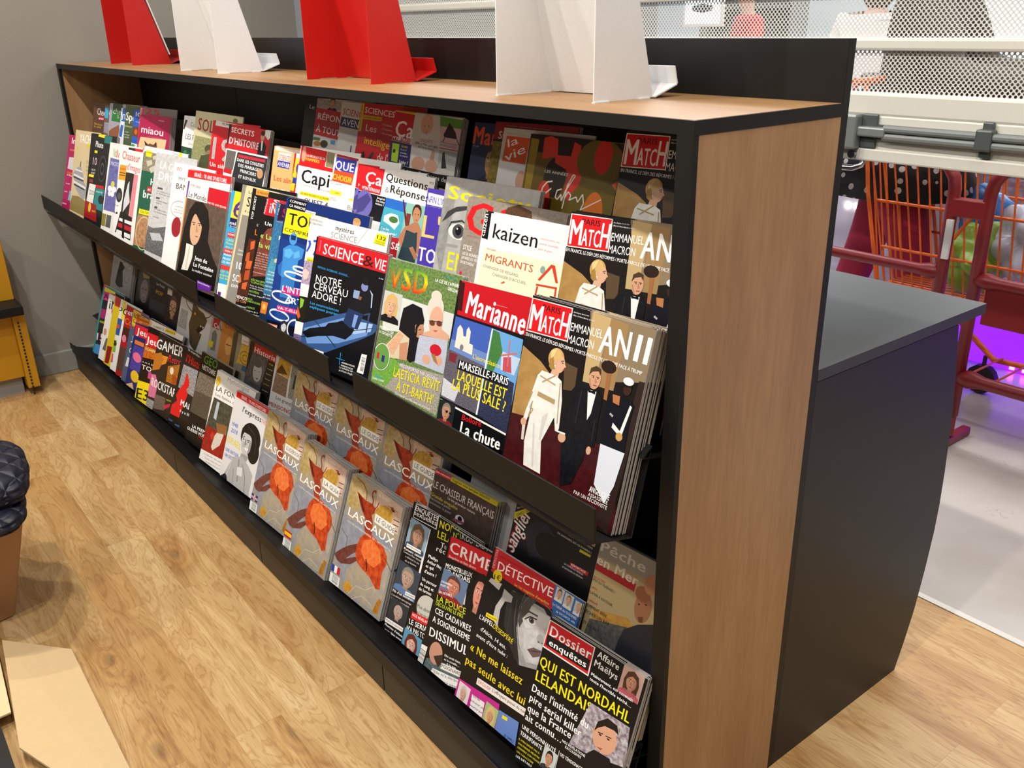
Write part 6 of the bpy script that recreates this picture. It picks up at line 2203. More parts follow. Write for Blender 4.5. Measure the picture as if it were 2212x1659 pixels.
MAGS=[
('match3','U3','MATCH','15110f',[-0.8486,-0.3946,-1.8099,0.2819,0.1346,-0.0175,0.748,0.973],11,0.003,'front news magazine at right end of the upper lip, white-gown couple, frontmost of its pile','copy in the thick pile directly behind the frontmost gown and tuxedo magazine'),
('marianne','U3','marianne','0d0d0f',[-1.4475,-0.3666,-1.7029,0.2874,0.1433,0.0016,0.5422,0.8146],0,0.003,'news magazine with red masthead, church and windmill photos and yellow headline',None),
('vsd','U3','vsd','7f9a58~4c6a38~40',[-2.1775,-0.383,-1.7454,0.2833,0.1465,-0.0088,0.6367,0.8483],3,0.003,'magazine with rainbow masthead, woman in sunglasses beside a dark-haired girl',None),
('sv','U3','sv','101014',[-3.1518,-0.3988,-1.7829,0.2931,0.1539,-0.017,0.7713,0.8599],2,0.003,'black science magazine with red masthead and a reading figure in a spotlight','copy directly behind the black science magazine with the spotlit reading figure'),
('myst','U3','myst','f4f3f0',[-3.3175,-0.3704,-1.7769,0.2819,0.1528,-0.0189,0.8554,0.9689],1,0.003,'white science magazine with big blue number, partly behind the red-and-black science magazine',None),
('tout','U3','tout','0f2c72',[-3.7304,-0.3989,-1.779,0.3066,0.1552,-0.0279,0.9711,1.0538],1,0.003,'navy popular science magazine with yellow masthead block and glowing blue humanoid',None),
('sblue','U3','sblue','2c6f9c',[-3.8923,-0.3738,-1.7487,0.2994,0.1476,-0.0134,0.726,0.9556],0,0.003,'blue and teal science magazine with serif headline, tucked beside the yellow-block magazine',None),
('inex','U3','inex','120f12',[-4.1381,-0.3848,-1.7483,0.3058,0.1467,-0.0187,0.7359,0.9697],0,0.003,'dark mysteries magazine with red masthead block and a red planet',None),
('topsec','U3','topsec','151012',[-4.3391,-0.3846,-1.7476,0.3038,0.147,-0.0165,0.7626,1.0081],0,0.003,'black secrets magazine with orange strip and tumbling orange bricks',None),
('sco','U3','sco','8f8b82',[-4.5625,-0.3847,-1.7475,0.3099,0.1462,-0.0213,0.7651,1.0118],0,0.003,'beige and grey science magazine with large black masthead letter',None),
('lasci','U3','lasci','0c0c0e',[-4.5766,-0.3475,-1.7476,0.2869,0.1497,-0.0017,0.7646,1.011],0,0.003,'narrow black magazine edge showing between the yellow-headed consumer magazine and the beige one',None),
('six','U3','six','3aa8dc',[-4.7875,-0.3627,-1.7491,0.3024,0.1474,-0.0146,0.7102,0.9333],0,0.003,'consumer magazine with a purple digit on yellow and blue-and-red bands',None),
('lemonde','U3','lemonde','55453c~6a574a~12',[-5.7558,-0.3878,-1.7563,0.3091,0.1481,-0.0232,0.7122,0.9078],3,0.003,'special-issue magazine with a painted portrait of a man in a long dark wig','copy in the pile directly behind the wigged-portrait special issue'),
('israel','U3','EXPRESS','e4e4e6',[-5.8972,-0.3293,-1.7536,0.2845,0.1504,-0.0078,0.7645,0.9844],2,0.003,'magazine with bright red banner across its top, behind the wigged-portrait special issue','copy in the pile directly behind the upper red-banner magazine'),
('mytho','U3','mytho','f6f5f2',[-6.2725,-0.3415,-1.7477,0.3049,0.1474,-0.0146,0.7612,1.0061],0,0.003,'white comics-and-myth magazine with a speech bubble',None),
('gdro','U3','gdro','bfbfc1~d6d6d8~14',[-6.6757,-0.3794,-1.7466,0.2995,0.1481,-0.0101,0.801,1.0639],0,0.003,'grey literary magazine with white lettering and a dark rocky seashore',None),
('hbr','U3','hbr','1f6a50~17503c~25',[-7.0229,-0.3893,-1.7576,0.2931,0.1531,-0.0142,0.8815,1.1059],0,0.003,'magazine with banknotes, green ground and white serif headline',None),
('chasseur','U3','chasseur','f4f3f0',[-7.7543,-0.3703,-1.7117,0.2775,0.1349,0.0071,0.6574,0.9849],0,0.003,'white photography magazine with red masthead and a dancer against red stripes',None),
('natimg','U3','natimg','ecebe6',[-8.2104,-0.3845,-1.7473,0.2983,0.1485,-0.0083,0.777,1.0289],0,0.003,'nature photography magazine with a white flower on violet',None),
('photo','U3','photo','1e1e20',[-8.9388,-0.3727,-1.7176,0.2838,0.1351,0.0029,0.6987,1.0337],2,0.003,'black camera magazine with a large lens and red and teal blocks',None),
('yachts','U3','yachts','d9c69c',[-9.5983,-0.3747,-1.7226,0.2796,0.1377,0.0054,0.7083,1.0303],0,0.003,'sand-coloured yachting magazine with a large motor yacht',None),
('magenta','U3','magenta','b0205e',[-9.9797,-0.3847,-1.7483,0.2994,0.1485,-0.0081,0.7396,0.9751],0,0.003,'magenta magazine standing leftmost on the upper front row',None),
('match2','U2','MATCH','15110f',[-0.9211,-0.0309,-1.4556,0.2586,0.1322,0.011,0.7545,0.9674],6,0.003,'middle-row news magazine at the right end, white-gown couple, lit brightly behind the thick pile','copy with pale page edges right behind the middle-row gown and tuxedo magazine'),
('kaizen','U2','kaizen','f4f3f0',[-1.6551,-0.0292,-1.4476,0.2621,0.1287,-0.0041,0.6454,0.8526],2,0.003,'white magazine with black lower-case masthead and a red line-drawn house',None),
('gq','U2','gq','a2978a~8c8276~30',[-1.8613,-0.0222,-1.4685,0.2675,0.1314,-0.0104,0.7742,0.9342],1,0.003,'concrete-grey menswear magazine with huge red capital letters',None),
('society','U2','society','a9a9a7~b8b8b6~10',[-2.1086,-0.0178,-1.452,0.2646,0.1293,-0.0091,0.7747,1.0053],2,0.003,'grey magazine with yellow masthead over a close-up of an eye',None),
('purple','U2','purple','4a38aa',[-2.3119,-0.003,-1.4497,0.2682,0.1293,-0.004,0.6915,0.9069],0,0.003,'purple magazine with gold capital letter and white lower headline',None),
('cafront','U2','CAINT','f4f3f0',[-3.1178,-0.0328,-1.4581,0.2646,0.1299,-0.0135,0.7699,0.9733],1,0.003,'middle-row curiosity magazine with red logo box, blue lagoon and woman carrying a bow',None),
('caback','U2','CAINT','f4f3f0',[-3.1935,-0.0123,-1.4484,0.2661,0.1298,-0.0011,0.7335,0.9663],0,0.003,'curiosity magazine whose red left edge peeks out behind the lagoon cover',None),
('que','U2','que','f6f4ee',[-3.5277,-0.0298,-1.4477,0.2699,0.1292,-0.0049,0.7591,1.003],0,0.003,'consumer test magazine with blue and orange masthead boxes',None),
('capital','U2','capital','f4f3f0',[-4.0771,-0.0297,-1.4475,0.2665,0.1298,-0.0014,0.7652,1.0119],0,0.003,'business magazine with heavy black masthead under a red banner',None),
('toxic','U2','toxic','d0222e',[-4.1758,-0.0274,-1.4488,0.2679,0.1296,-0.0027,0.7195,0.9464],0,0.003,'red and purple magazine with slanted yellow strip, between the peach and the business magazine',None),
('avenir','U2','avenir','f4b878',[-4.5477,-0.0298,-1.4484,0.2679,0.1296,-0.0026,0.736,0.9699],1,0.003,'peach science magazine with red and navy masthead box',None),
('secrets','U2','secrets','0d0d0f',[-5.5923,-0.0214,-1.4184,0.2842,0.1172,-0.0176,0.7089,1.0409],2,0.003,'red history magazine with white masthead and a suited presenter','copy in the pile directly behind the red presenter history magazine'),
('dixneuf','U2','dixneuf','d01c28',[-5.9449,-0.0217,-1.4462,0.2716,0.1292,-0.005,0.8104,1.0778],0,0.003,'red history magazine with large photo-filled numerals',None),
('soldat','U2','soldat','cfc9a4',[-6.3975,-0.0311,-1.4501,0.2712,0.1298,-0.017,0.8745,1.142],0,0.003,'khaki military magazine with dark red masthead',None),
('les','U2','les','f0efec',[-6.6804,-0.0296,-1.4462,0.2705,0.1294,-0.0039,0.8085,1.0749],0,0.003,'white magazine with thin title and a green lower part',None),
('miaou','U2','miaou','b01d52',[-7.9929,-0.0186,-1.4105,0.2635,0.1871,0.0028,0.6442,0.9598],4,0.003,'crimson pet magazine with white slab lettering and a cat below','copy in the thick pile directly behind the crimson pet magazine'),
('graymag','U2','graymag','7a7470',[-8.1438,0.009,-1.4324,0.2643,0.2144,-0.0035,0.7526,1.0554],0,0.002,'grey glossy magazine with a red spine, directly behind the crimson pet pile',None),
('io','U2','io','2b5cc4',[-8.3135,-0.0,-1.4025,0.2686,0.1994,-0.0033,0.506,0.9894],0,0.002,'bright blue animal magazine, edge beside the red spine',None),
('spe','U2','spe','3c4a30~5a6a44~40',[-8.5247,-0.021,-1.3822,0.2659,0.1997,-0.0017,0.4596,1.0115],0,0.002,'dark green foliage magazine with white rounded title',None),
('blueho','U2','blueho','dfe4ee',[-8.6996,-0.0234,-1.3957,0.2672,0.1996,-0.0023,0.4084,0.9775],0,0.002,'slim white-and-blue magazine beside the green horse cover',None),
('chegreen','U2','chegreen','a8a4b4',[-9.1574,-0.0225,-1.3857,0.2688,0.1994,-0.0036,0.4296,0.9972],0,0.002,'horse magazine with a green masthead box and a chestnut horse',None),
('chegrey','U2','chegrey','6a5a4c',[-9.3474,-0.0238,-1.3993,0.2666,0.1997,-0.0018,0.4275,0.976],0,0.002,'grey-brown magazine showing a white initial between two horse covers',None),
('chevbrown','U2','chevbrown','4e3628~6a4a36~30',[-9.8472,-0.0237,-1.3984,0.2674,0.1996,-0.0023,0.4276,0.9775],0,0.002,'brown horse magazine standing leftmost on the upper middle row',None),
('match1','U1','MATCH','15110f',[-0.8466,0.2597,-1.0845,0.2577,0.1301,0.0007,0.7546,0.9725],2,0.003,'shaded back-row news magazine at the right end with white masthead letters on red','copy directly behind the shaded back-row news magazine at the right end with white masthead letters'),
('cabu','U1','cabu','6a5614',[-1.6033,0.2611,-1.075,0.2578,0.1283,-0.0094,0.6683,0.8907],1,0.003,'olive and red collector magazine with giant overlapping numerals',None),
('lavie','U1','lavie','cfcfce',[-1.8523,0.26,-1.0795,0.2605,0.1294,-0.0036,0.6944,0.9111],0,0.003,'pale weekly magazine with tilted white letters on an orange square',None),
('soldfeu','U1','soldfeu','16120e',[-1.9402,0.2715,-1.0607,0.2584,0.1278,0.0068,0.6598,0.9213],1,0.003,'black firefighting magazine with a red band across its top',None),
('mar','U1','mar','1e2a48',[-2.1483,0.2667,-1.0793,0.258,0.13,-0.0,0.7018,0.9215],1,0.003,'navy magazine with orange masthead and a half-hidden face',None),
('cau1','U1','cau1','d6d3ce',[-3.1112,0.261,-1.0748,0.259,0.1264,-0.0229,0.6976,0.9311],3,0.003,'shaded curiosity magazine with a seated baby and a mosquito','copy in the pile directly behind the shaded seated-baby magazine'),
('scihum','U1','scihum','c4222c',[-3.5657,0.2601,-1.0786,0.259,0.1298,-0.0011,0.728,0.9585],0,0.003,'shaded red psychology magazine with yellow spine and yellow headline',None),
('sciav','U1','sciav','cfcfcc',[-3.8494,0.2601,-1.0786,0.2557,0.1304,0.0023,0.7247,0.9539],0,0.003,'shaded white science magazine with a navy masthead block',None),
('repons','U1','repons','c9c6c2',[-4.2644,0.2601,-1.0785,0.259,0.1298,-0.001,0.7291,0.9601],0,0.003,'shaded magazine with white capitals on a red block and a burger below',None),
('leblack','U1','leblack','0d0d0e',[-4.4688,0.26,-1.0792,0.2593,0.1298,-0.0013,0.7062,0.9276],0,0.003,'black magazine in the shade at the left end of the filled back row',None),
('lguidebook','L1','L0','a89c88~8e929c~8',[-4.5886,-0.4074,-3.6145,0.3398,0.0609,-0.0043,0.6985,0.9264],3,0.006,'cave-art guide with white title and a small British-style flag, left of the three front guides','copy stacked directly behind the cave-art guide with the British-style flag'),
('lguia','L1','L1','a89c88~8e929c~8',[-3.8616,-0.4269,-3.6407,0.3419,0.0526,-0.014,0.6982,0.9334],3,0.006,'cave-art guide with red-yellow-red flag, middle of the three front guides','copy stacked directly behind the cave-art guide with the red-yellow-red flag'),
('lguide','L1','L2','a89c88~8e929c~8',[-3.0832,-0.3881,-3.5913,0.3446,0.0637,-0.0057,0.6975,0.8743],3,0.006,'cave-art guide with blue-white-red flag, right of the three front guides','copy stacked directly behind the cave-art guide with the blue-white-red flag'),
('chfr','L2','chfr','4c3c36~3a302e~10',[-2.2438,-0.1107,-3.2183,0.3039,0.0728,-0.0012,0.6512,0.7878],5,0.003,'shaded brown country-life magazine with a yellow strip along its top','copy in the thick pile directly behind the shaded brown country-life magazine'),
('lb1','L2','L2','a89c88~8e929c~8',[-4.4491,-0.1056,-3.2142,0.3063,0.0734,0.0077,0.6985,0.8623],2,0.006,'shaded cave-art guide on the lower back row, leftmost of three','copy stacked behind the leftmost shaded cave-art guide'),
('lb2','L2','L2','a89c88~8e929c~8',[-3.6995,-0.0989,-3.2089,0.3028,0.0638,0.0029,0.6965,0.8891],2,0.006,'shaded cave-art guide on the lower back row, middle of three','copy stacked behind the middle shaded cave-art guide'),
('lb3','L2','L2','a89c88~8e929c~8',[-2.9514,-0.0934,-3.2093,0.3041,0.07,0.0002,0.6991,0.881],3,0.006,'shaded cave-art guide on the lower back row, rightmost of three','copy stacked behind the rightmost shaded cave-art guide'),
('dossier','L1','dossier','0c0c0f',[-0.7705,-0.3922,-3.5894,0.3522,0.073,-0.007,0.7127,0.888],4,0.003,'black crime magazine with red masthead box and yellow capitals, rightmost on the lower front row',None),
('detective','L1','detective','0d0d0f',[-1.4061,-0.3632,-3.578,0.3546,0.0667,-0.0145,0.7666,1.0138],1,0.003,'crime magazine with a grey close-up of a girl and a yellow quotation, red masthead','copy directly behind the crime magazine with the grey girl close-up'),
('crimes','L1','crimes','0d0d0f',[-1.8408,-0.3642,-3.579,0.3537,0.0673,-0.0119,0.7238,0.9526],1,0.003,"black crime magazine with a large red masthead box and men's faces",None),
('enquetes','L1','enquetes','0d0d0f',[-2.2925,-0.3663,-3.579,0.3534,0.0676,-0.0104,0.7236,0.9522],2,0.003,'black case-files magazine with a column of three small portraits',None),
('express','L1','EXPRESS','e4e4e6',[-5.3404,-0.3875,-3.5836,0.3515,0.0711,-0.003,0.6532,0.8416],2,0.003,'white news magazine with red banner and a black-and-white smiling young woman',None),
('fontaine','L1','fontaine','f4f3f0',[-5.8557,-0.3977,-3.6011,0.3613,0.0774,-0.0124,0.7971,0.9143],3,0.003,'white magazine with black capitals over a painting-like red interior','copy in the pile directly behind the white magazine with the red painted interior'),
('geo','L1','geo','121214',[-6.3661,-0.3641,-3.5792,0.3574,0.068,-0.0087,0.7129,0.9371],1,0.003,'black history magazine with green masthead and a rubble battlefield',None),
('marche','L1','marche','202022',[-6.8625,-0.3701,-3.5802,0.3588,0.0679,-0.0093,0.6714,0.8788],0,0.003,'black-and-white history magazine with a bright red figure',None),
('gamer','L1','gamer','2c2622',[-7.5637,-0.3934,-3.5913,0.3492,0.0768,0.0013,0.6938,0.8576],1,0.003,'retro video game magazine with white cut-out masthead and orange characters',None),
('jeux2','L1','jeux2','1a1416',[-7.9351,-0.4083,-3.6077,0.3593,0.0827,-0.0147,0.8972,0.9576],1,0.003,'game magazine with red-and-white masthead over a black poster panel and yellow base','copy directly behind the game magazine with the yellow base block'),
('jeux1','L1','jeux1','1c2a6a',[-8.3822,-0.3852,-3.5804,0.3461,0.0698,-0.0006,0.6633,0.8676],0,0.003,'game magazine with red-and-white masthead, orange strip and colourful round shapes',None),
('edi','L1','edi','4a5a78',[-8.5612,-0.3827,-3.5802,0.3468,0.0698,-0.001,0.6729,0.8809],0,0.003,'slim magazine edge with yellow capitals beside the two red-masthead game magazines',None),
('ret','L1','ret','a81c22',[-8.8069,-0.3804,-3.5801,0.3419,0.0704,0.0017,0.6739,0.8823],0,0.003,'red retro magazine with yellow and orange masthead',None),
('pmag','L1','pmag','e8e8e6',[-9.0501,-0.379,-3.5799,0.3385,0.0709,0.0036,0.6836,0.8958],0,0.003,'white magazine edge with a black capital and a yellow bound edge',None),
('yel','L1','yel','d8c020',[-9.3237,-0.3827,-3.5802,0.3482,0.0696,-0.0018,0.6706,0.8776],0,0.003,'yellow and red magazine edge between the white-titled and black-capital magazines',None),
('imag','L1','imag','eceae8',[-9.5652,-0.3837,-3.5805,0.3477,0.0697,-0.0015,0.6575,0.8595],0,0.003,'white magazine edge with black lettering near the left end of the lower front row',None),
('aimag','L1','aimag','16121a',[-9.7845,-0.3802,-3.5799,0.3439,0.0701,0.0006,0.6844,0.8969],0,0.003,'magenta and black magazine edge, second from left on the lower front row',None),
('teal','L1','teal','2a8a86',[-9.8801,-0.3708,-3.5797,0.3426,0.0703,0.0013,0.6935,0.9098],1,0.003,'teal magazine edge, leftmost on the lower front row',None),
('peche','L2','peche','c0ad80',[-0.6475,-0.0918,-3.1791,0.3064,0.0701,0.0005,0.5428,0.9516],1,0.003,'shaded sea-fishing magazine with man in dark pullover, right end of the lower back row',None),
('sanglier','L2','sanglier','121216',[-1.3868,-0.0998,-3.1993,0.3088,0.0689,-0.0058,0.7075,0.9294],1,0.003,'shaded black hunting magazine with a boar and red-edged white vertical lettering',None),
('greytop','L2','greytop','a8a8a8',[-1.9628,-0.0052,-3.2004,0.305,0.07,0.0,0.666,0.8713],0,0.003,'pale grey magazine top showing behind the country-life pile',None),
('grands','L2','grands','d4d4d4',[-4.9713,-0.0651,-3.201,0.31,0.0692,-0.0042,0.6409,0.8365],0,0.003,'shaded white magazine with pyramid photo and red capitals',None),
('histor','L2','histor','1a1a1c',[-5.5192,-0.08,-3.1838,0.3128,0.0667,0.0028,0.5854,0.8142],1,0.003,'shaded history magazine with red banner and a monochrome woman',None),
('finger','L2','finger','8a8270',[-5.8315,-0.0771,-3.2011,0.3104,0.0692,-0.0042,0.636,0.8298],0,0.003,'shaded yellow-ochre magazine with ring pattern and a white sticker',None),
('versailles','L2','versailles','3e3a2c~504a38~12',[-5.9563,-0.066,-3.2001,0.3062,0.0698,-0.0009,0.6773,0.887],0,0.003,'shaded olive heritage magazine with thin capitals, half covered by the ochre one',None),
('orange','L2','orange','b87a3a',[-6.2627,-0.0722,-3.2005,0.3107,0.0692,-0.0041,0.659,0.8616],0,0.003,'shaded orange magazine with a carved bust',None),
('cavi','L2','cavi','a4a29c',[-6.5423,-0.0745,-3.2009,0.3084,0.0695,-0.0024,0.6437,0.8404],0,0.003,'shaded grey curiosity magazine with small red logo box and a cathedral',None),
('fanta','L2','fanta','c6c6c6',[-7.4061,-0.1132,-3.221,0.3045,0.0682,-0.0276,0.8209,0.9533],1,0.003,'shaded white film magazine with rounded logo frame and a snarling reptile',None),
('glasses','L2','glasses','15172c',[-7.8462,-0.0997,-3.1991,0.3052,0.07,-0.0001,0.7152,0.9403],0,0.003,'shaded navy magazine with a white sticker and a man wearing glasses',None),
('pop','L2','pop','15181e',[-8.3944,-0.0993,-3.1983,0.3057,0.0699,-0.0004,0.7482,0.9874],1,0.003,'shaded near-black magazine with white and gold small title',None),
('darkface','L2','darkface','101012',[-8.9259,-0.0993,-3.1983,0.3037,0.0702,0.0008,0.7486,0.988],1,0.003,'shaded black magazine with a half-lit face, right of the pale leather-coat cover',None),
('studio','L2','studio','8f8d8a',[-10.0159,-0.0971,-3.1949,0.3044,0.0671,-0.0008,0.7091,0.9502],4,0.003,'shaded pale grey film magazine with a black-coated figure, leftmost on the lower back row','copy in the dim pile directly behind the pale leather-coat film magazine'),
]
# ------------------------------------------------------------------ magazines
FONT_CACHE = {}
def text_mesh(txt, style):
    """flat outline mesh of a line of text: width 1, cap height 1, baseline at 0"""
    key = (txt, style)
    if key in FONT_CACHE: return FONT_CACHE[key]
    cu = bpy.data.curves.new('print_text', 'FONT'); cu.body = txt; cu.size = 1.0; cu.resolution_u = 2; cu.fill_mode = 'FRONT'
    cu.shear = 0.25 if style == 'i' else 0.0
    cu.space_character = {'B': 1.10, 'b': 1.06}.get(style, 1.0)
    o = bpy.data.objects.new('print_text', cu)
    me = o.to_mesh()
    vs = [(v.co.x, v.co.y, 0.0) for v in me.vertices]; fs = [tuple(p.vertices) for p in me.polygons]
    o.to_mesh_clear(); bpy.data.objects.remove(o); bpy.data.curves.remove(cu)
    # heavier weights: the same outlines laid side by side
    sh = {'B': ((-.032, 0), (-.011, .010), (.011, -.010), (.032, 0), (0, 0)), 'b': ((-.020, 0), (0, .006), (.020, 0)), 'm': ((-.007, 0), (.007, 0))}.get(style)
    if sh and vs:
        base, bf = [v[:2] for v in vs], fs; vs, fs = [], []
        for j, (dx, dy) in enumerate(sh):
            k = len(vs); vs += [(x + dx, y + dy, j * 0.000007) for x, y in base]; fs += [tuple(k + i for i in f) for f in bf]
    if vs:
        x0 = min(v[0] for v in vs); x1 = max(v[0] for v in vs)
        vs = [((x - x0) / max(1e-6, x1 - x0), y / 0.70, z) for x, y, z in vs]
    FONT_CACHE[key] = (vs, fs)
    return vs, fs

def clip(poly):
    """clip a polygon in cover coordinates to the unit square"""
    for ax, lim, sg in ((0, 0.0, 1), (0, 1.0, -1), (1, 0.0, 1), (1, 1.0, -1)):
        out = []
        for i in range(len(poly)):
            a, b = poly[i - 1], poly[i]
            da, db = sg * (a[ax] - lim), sg * (b[ax] - lim)
            if (da >= 0) != (db >= 0):
                t = da / (da - db); out.append((a[0] + (b[0] - a[0]) * t, a[1] + (b[1] - a[1]) * t))
            if db >= 0: out.append(b)
        poly = out
        if len(poly) < 3: return []
    return poly

class Print:
    def __init__(s, W, H): s.W, s.H, s.v, s.f, s.c, s.z = W, H, [], [], [], 0.0
    def ink(s, col):
        p = col.split('~')
        a = srgb(p[0]); b = srgb(p[1]) if len(p) > 1 else a
        return (a, b, float(p[2]) * 6 / 1000 if len(p) > 2 else 0.05)
    def layer(s): s.z += 0.000012
    def poly(s, pts, col):
        pts = clip(pts)
        if not pts: return
        clean = [p for i, p in enumerate(pts) if abs(p[0] - pts[i - 1][0]) + abs(p[1] - pts[i - 1][1]) > 1e-5]
        if len(clean) < 3: return
        b = len(s.v); s.v += [(u * s.W, v * s.H, s.z) for u, v in clean]; s.f.append(tuple(range(b, b + len(clean)))); s.c.append(s.ink(col))
    def ell(s, u0, v0, u1, v1, col, n=28, a0=0, a1=2 * math.pi):
        s.poly([((u0 + u1) / 2 + (u1 - u0) / 2 * math.cos(a0 + (a1 - a0) * k / n), (v0 + v1) / 2 + (v1 - v0) / 2 * math.sin(a0 + (a1 - a0) * k / n)) for k in range(n)], col)
    def strip(s, pts, w, col):
        for a, b in zip(pts, pts[1:]):
            dx, dy = (b[0] - a[0]) * s.W, (b[1] - a[1]) * s.H; l = math.hypot(dx, dy) or 1
            nx, ny = -dy / l * w / 2 * s.W, dx / l * w / 2 * s.W
            s.poly([(a[0] + nx / s.W, a[1] + ny / s.H), (a[0] - nx / s.W, a[1] - ny / s.H), (b[0] - nx / s.W, b[1] - ny / s.H), (b[0] + nx / s.W, b[1] + ny / s.H)], col)
            s.z += 0.0000004
    def text(s, txt, col, st, u, v, w, h, ang):
        vs, fs = text_mesh(txt, st)
        if not vs: return
        c0 = math.cos(math.radians(ang))
        if abs(ang) < 30 and u > 0 and u + w / 1000 * c0 > 0.985 and (0.985 - u) / (w / 1000 * c0) > 0.72: w = (0.985 - u) / c0 * 1000
        w, h = w / 1000 * s.W, h * (0.93 if st == 'B' else 0.86) / 1000 * s.W; a = math.radians(ang); ca, sa = math.cos(a), math.sin(a)
        stops = col.split('|'); b = len(s.v)
        for x, y, dz in vs:
            X, Y = x * w, y * h
            s.v.append((u * s.W + X * ca - Y * sa, v * s.H + X * sa + Y * ca, s.z + dz))
        s.z += max(q[2] for q in vs)
        keep = [all(-1e-4 <= s.v[b + i][0] <= s.W + 1e-4 and -1e-4 <= s.v[b + i][1] <= s.H + 1e-4 for i in f) for f in fs]
        ink = [s.ink(c) for c in stops]
        for f, k in zip(fs, keep):
            if not k: continue
            s.f.append(tuple(b + i for i in f))
            if len(ink) > 1:
                ys = [vs[i][1] for i in f]
                def grad(y):
                    t = max(0, min(0.999, 1 - y)) * (len(ink) - 1); i = int(t); q = t - i
                    return tuple(ink[i][0][j] * (1 - q) + ink[i + 1][0][j] * q for j in range(3))
                s.c.append([grad(y) for y in ys])
            else: s.c.append(ink[0])
    def portrait(s, cols, u0, v0, u1, v1):
        skin, hair, cloth, style, bgc = cols
        f = lambda x, y: (u0 + (u1 - u0) * x, v0 + (v1 - v0) * y)
        E = lambda x, y, rx, ry, c: s.ell(*f(x - rx, y - ry), *f(x + rx, y + ry), c)
        Q = lambda pts, c: s.poly([f(*p) for p in pts], c)
        def dark(c, k):
            h = c.lstrip('#'); return ''.join('%02x' % int(int(h[i:i + 2], 16) * k) for i in (0, 2, 4))
        if bgc: Q([(0, 0), (1, 0), (1, 1), (0, 1)], bgc); s.layer()
        if style == 'l':
            Q([(.20, .10), (.14, .55), (.24, .85), (.5, .97), (.76, .85), (.86, .55), (.82, .10)], hair); s.layer()
        Q([(0, 0), (1, 0), (.96, .16), (.72, .26), (.5, .22), (.28, .26), (.04, .16)], cloth); s.layer()
        Q([(.40, .18), (.60, .18), (.61, .36), (.39, .36)], dark(skin, .86)); s.layer()
        if style != 'b': E(.5, .64, .27, .31, hair); s.layer()
        E(.5, .56, .235, .29, skin); s.layer(); Q([(.5, .27), (.62, .30), (.71, .42), (.735, .56), (.72, .68), (.64, .60), (.63, .46), (.56, .34)], dark(skin, .88)); s.layer()
        if style == 'l': Q([(.26, .60), (.27, .80), (.5, .90), (.73, .80), (.75, .60), (.66, .72), (.5, .78), (.36, .70)], hair)
        elif style == 's': Q([(.26, .66), (.28, .84), (.5, .94), (.72, .84), (.75, .66), (.66, .77), (.5, .80), (.34, .77)], hair)
        s.layer()
        for x in (.40, .60):
            E(x, .58, .052, .020, 'f0ece8'); s.layer(); E(x, .58, .024, .022, '2a1c16'); Q([(x - .07, .635), (x + .07, .64), (x + .06, .655), (x - .06, .652)], dark(hair, .7))
        Q([(.48, .57), (.52, .57), (.55, .46), (.45, .46)], dark(skin, .88)); s.layer()
        Q([(.41, .385), (.5, .40), (.59, .385), (.5, .36)], '9a4a44'); s.layer()
    def element(s, e):
        t = e[0]; s.layer()
        if t == 'q': n = e[2]; s.poly([(n[i] / 1000, n[i + 1] / 1000) for i in range(0, len(n), 2)], e[1])
        elif t == 'e': s.ell(*[x / 1000 for x in e[2]], e[1])
        elif t == 'ring':
            u0, v0, u1, v1 = [x / 1000 for x in e[2]]
            s.strip([((u0 + u1) / 2 + (u1 - u0) / 2 * math.cos(k * math.pi / 14), (v0 + v1) / 2 + (v1 - v0) / 2 * math.sin(k * math.pi / 14)) for k in range(29)], 0.014, e[1])
        elif t == 's': n = e[2]; s.strip([(n[i] / 1000, n[i + 1] / 1000) for i in range(0, len(n), 2)], e[3] / 1000, e[1])
        elif t == 'bar':
            u0, v0, u1, v1 = [x / 1000 for x in e[2]]; k = 0; rr = random.Random(5); v = v0
            while v < v1:
                w = rr.choice((.6, 1, 1.6)) * (v1 - v0) / 40; s.poly([(u0, v), (u1, v), (u1, v + w), (u0, v + w)], e[1]); v += w + rr.choice((.8, 1.2, 1.8)) * (v1 - v0) / 40
        elif t == 'p': s.portrait(e[1], *[x / 1000 for x in e[2]])
        elif t == 't': s.text(e[1], e[2], e[3], e[4] / 1000, e[5] / 1000, e[6], e[7], e[8])

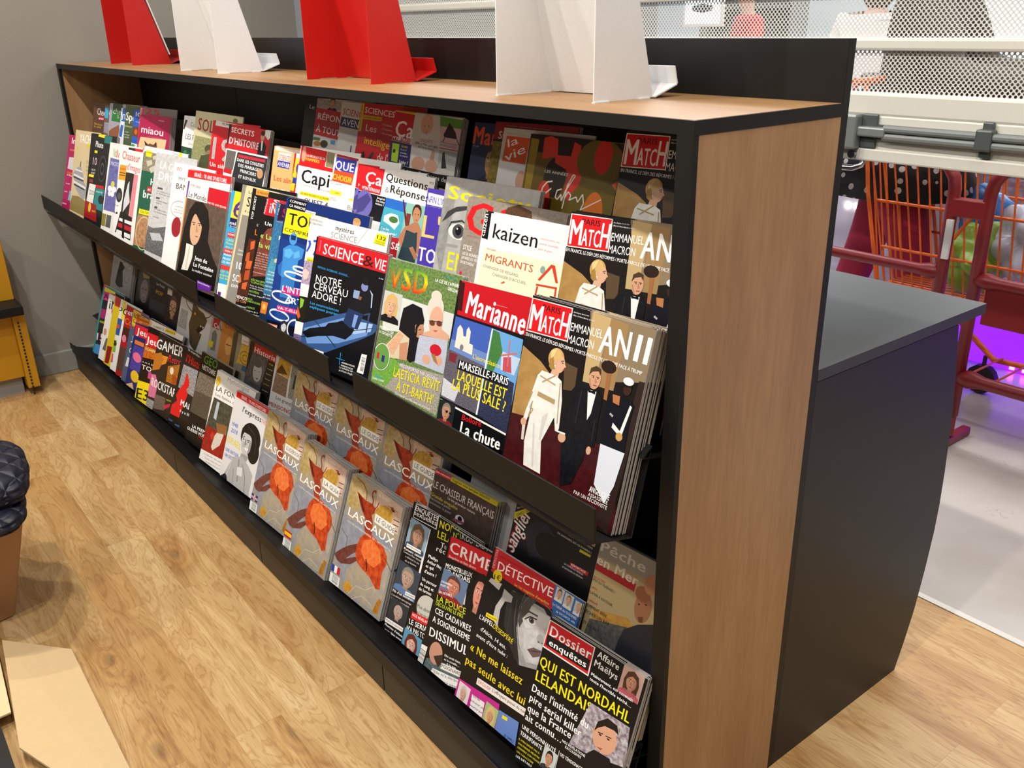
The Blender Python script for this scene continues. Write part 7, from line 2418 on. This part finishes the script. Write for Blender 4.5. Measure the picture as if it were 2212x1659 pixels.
def build_cover(W, H, t, bgc, art):
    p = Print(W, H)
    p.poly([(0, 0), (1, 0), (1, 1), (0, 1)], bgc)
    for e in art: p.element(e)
    ink = p.ink(bgc); white = ((.55, .53, .50),) * 2 + (0.05,)
    def quad(pts, c):
        b = len(p.v); p.v += pts; p.f.append((b, b + 1, b + 2, b + 3)); p.c.append(c)
    g = 0.00025
    quad([(0, H, -g), (W, H, -g), (W, 0, -g), (0, 0, -g)], white)                       # inside of the front sheet
    for a, b in (((0, 0), (W, 0)), ((W, 0), (W, H)), ((W, H), (0, H))): quad([(*a, -g), (*b, -g), (*b, 0), (*a, 0)], white)
    quad([(0, 0, 0), (0, H, 0), (0, H, -t), (0, 0, -t)], ink)                            # spine
    quad([(0, 0, -t), (0, H, -t), (W, H, -t), (W, 0, -t)], white)                        # back sheet
    quad([(W, 0, -t + g), (W, H, -t + g), (0, H, -t + g), (0, 0, -t + g)], white)
    for a, b in (((0, 0), (W, 0)), ((W, 0), (W, H)), ((W, H), (0, H))): quad([(*a, -t), (*b, -t), (*b, -t + g), (*a, -t + g)], white)
    me = bpy.data.meshes.new('cover'); me.from_pydata(p.v, [], p.f)
    a1 = me.attributes.new('ink', 'FLOAT_COLOR', 'CORNER'); a2 = me.attributes.new('ink2', 'FLOAT_COLOR', 'CORNER')
    d1, d2 = [], []
    for f, c in zip(p.f, p.c):
        if isinstance(c, list):
            for q in c: d1 += (*q, 1); d2 += (*q, .05)
        else:
            d1 += (*c[0], 1) * len(f); d2 += (*c[1], c[2]) * len(f)
    a1.data.foreach_set('color', d1); a2.data.foreach_set('color', d2)
    me.materials.append(M['paper'])
    return me

def build_pages(W, H, t):
    bm = NB(); i = 0.0008
    vs = [bm.verts.new((x, y, z)) for x in (0.0003, W - i) for y in (i, H - i) for z in (-t + 0.0004, -0.0004)]
    for f in ((0, 1, 3, 2), (4, 6, 7, 5), (0, 4, 5, 1), (2, 3, 7, 6), (0, 2, 6, 4), (1, 5, 7, 3)): bm.faces.new([vs[k] for k in f])
    me = bpy.data.meshes.new('pages'); bm.to_mesh(me); bm.free(); me.materials.append(M['pages'])
    return me

ROWNAME = dict(U3='front row of the upper shelf', U2='middle row of the upper shelf', U1='back row of the upper shelf', L1='front row of the lower shelf', L2='back row of the lower shelf')
jit = random.Random(21)
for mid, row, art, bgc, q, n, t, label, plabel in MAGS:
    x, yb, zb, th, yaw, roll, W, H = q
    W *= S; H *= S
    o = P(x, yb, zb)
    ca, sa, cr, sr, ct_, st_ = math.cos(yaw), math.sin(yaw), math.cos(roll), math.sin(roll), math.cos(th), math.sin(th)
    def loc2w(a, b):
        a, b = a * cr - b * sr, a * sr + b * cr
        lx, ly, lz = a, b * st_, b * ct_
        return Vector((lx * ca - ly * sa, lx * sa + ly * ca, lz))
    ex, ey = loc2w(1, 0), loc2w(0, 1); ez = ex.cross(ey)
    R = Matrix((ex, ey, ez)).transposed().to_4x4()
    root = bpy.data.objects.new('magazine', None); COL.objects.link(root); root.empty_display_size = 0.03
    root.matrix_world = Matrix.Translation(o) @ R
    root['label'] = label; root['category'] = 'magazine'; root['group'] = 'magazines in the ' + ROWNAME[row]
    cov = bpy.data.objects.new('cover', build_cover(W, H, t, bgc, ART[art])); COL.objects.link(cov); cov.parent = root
    pag = bpy.data.objects.new('pages', build_pages(W, H, t)); COL.objects.link(pag); pag.parent = root
    for i in range(1, n + 1):
        r2 = root.copy(); COL.objects.link(r2)
        r2.matrix_world = Matrix.Translation(o - ez * (i * (t + 0.0005)) + ex * jit.uniform(-0.0005, 0.0025) + ey * jit.uniform(-0.001, 0.0025)) @ R
        r2['label'] = plabel or ('copy directly behind the ' + label.split(',')[0])
        r2['group'] = 'copies behind the ' + label.split(',')[0]
        for ch in (cov, pag):
            c2 = ch.copy(); COL.objects.link(c2); c2.parent = r2
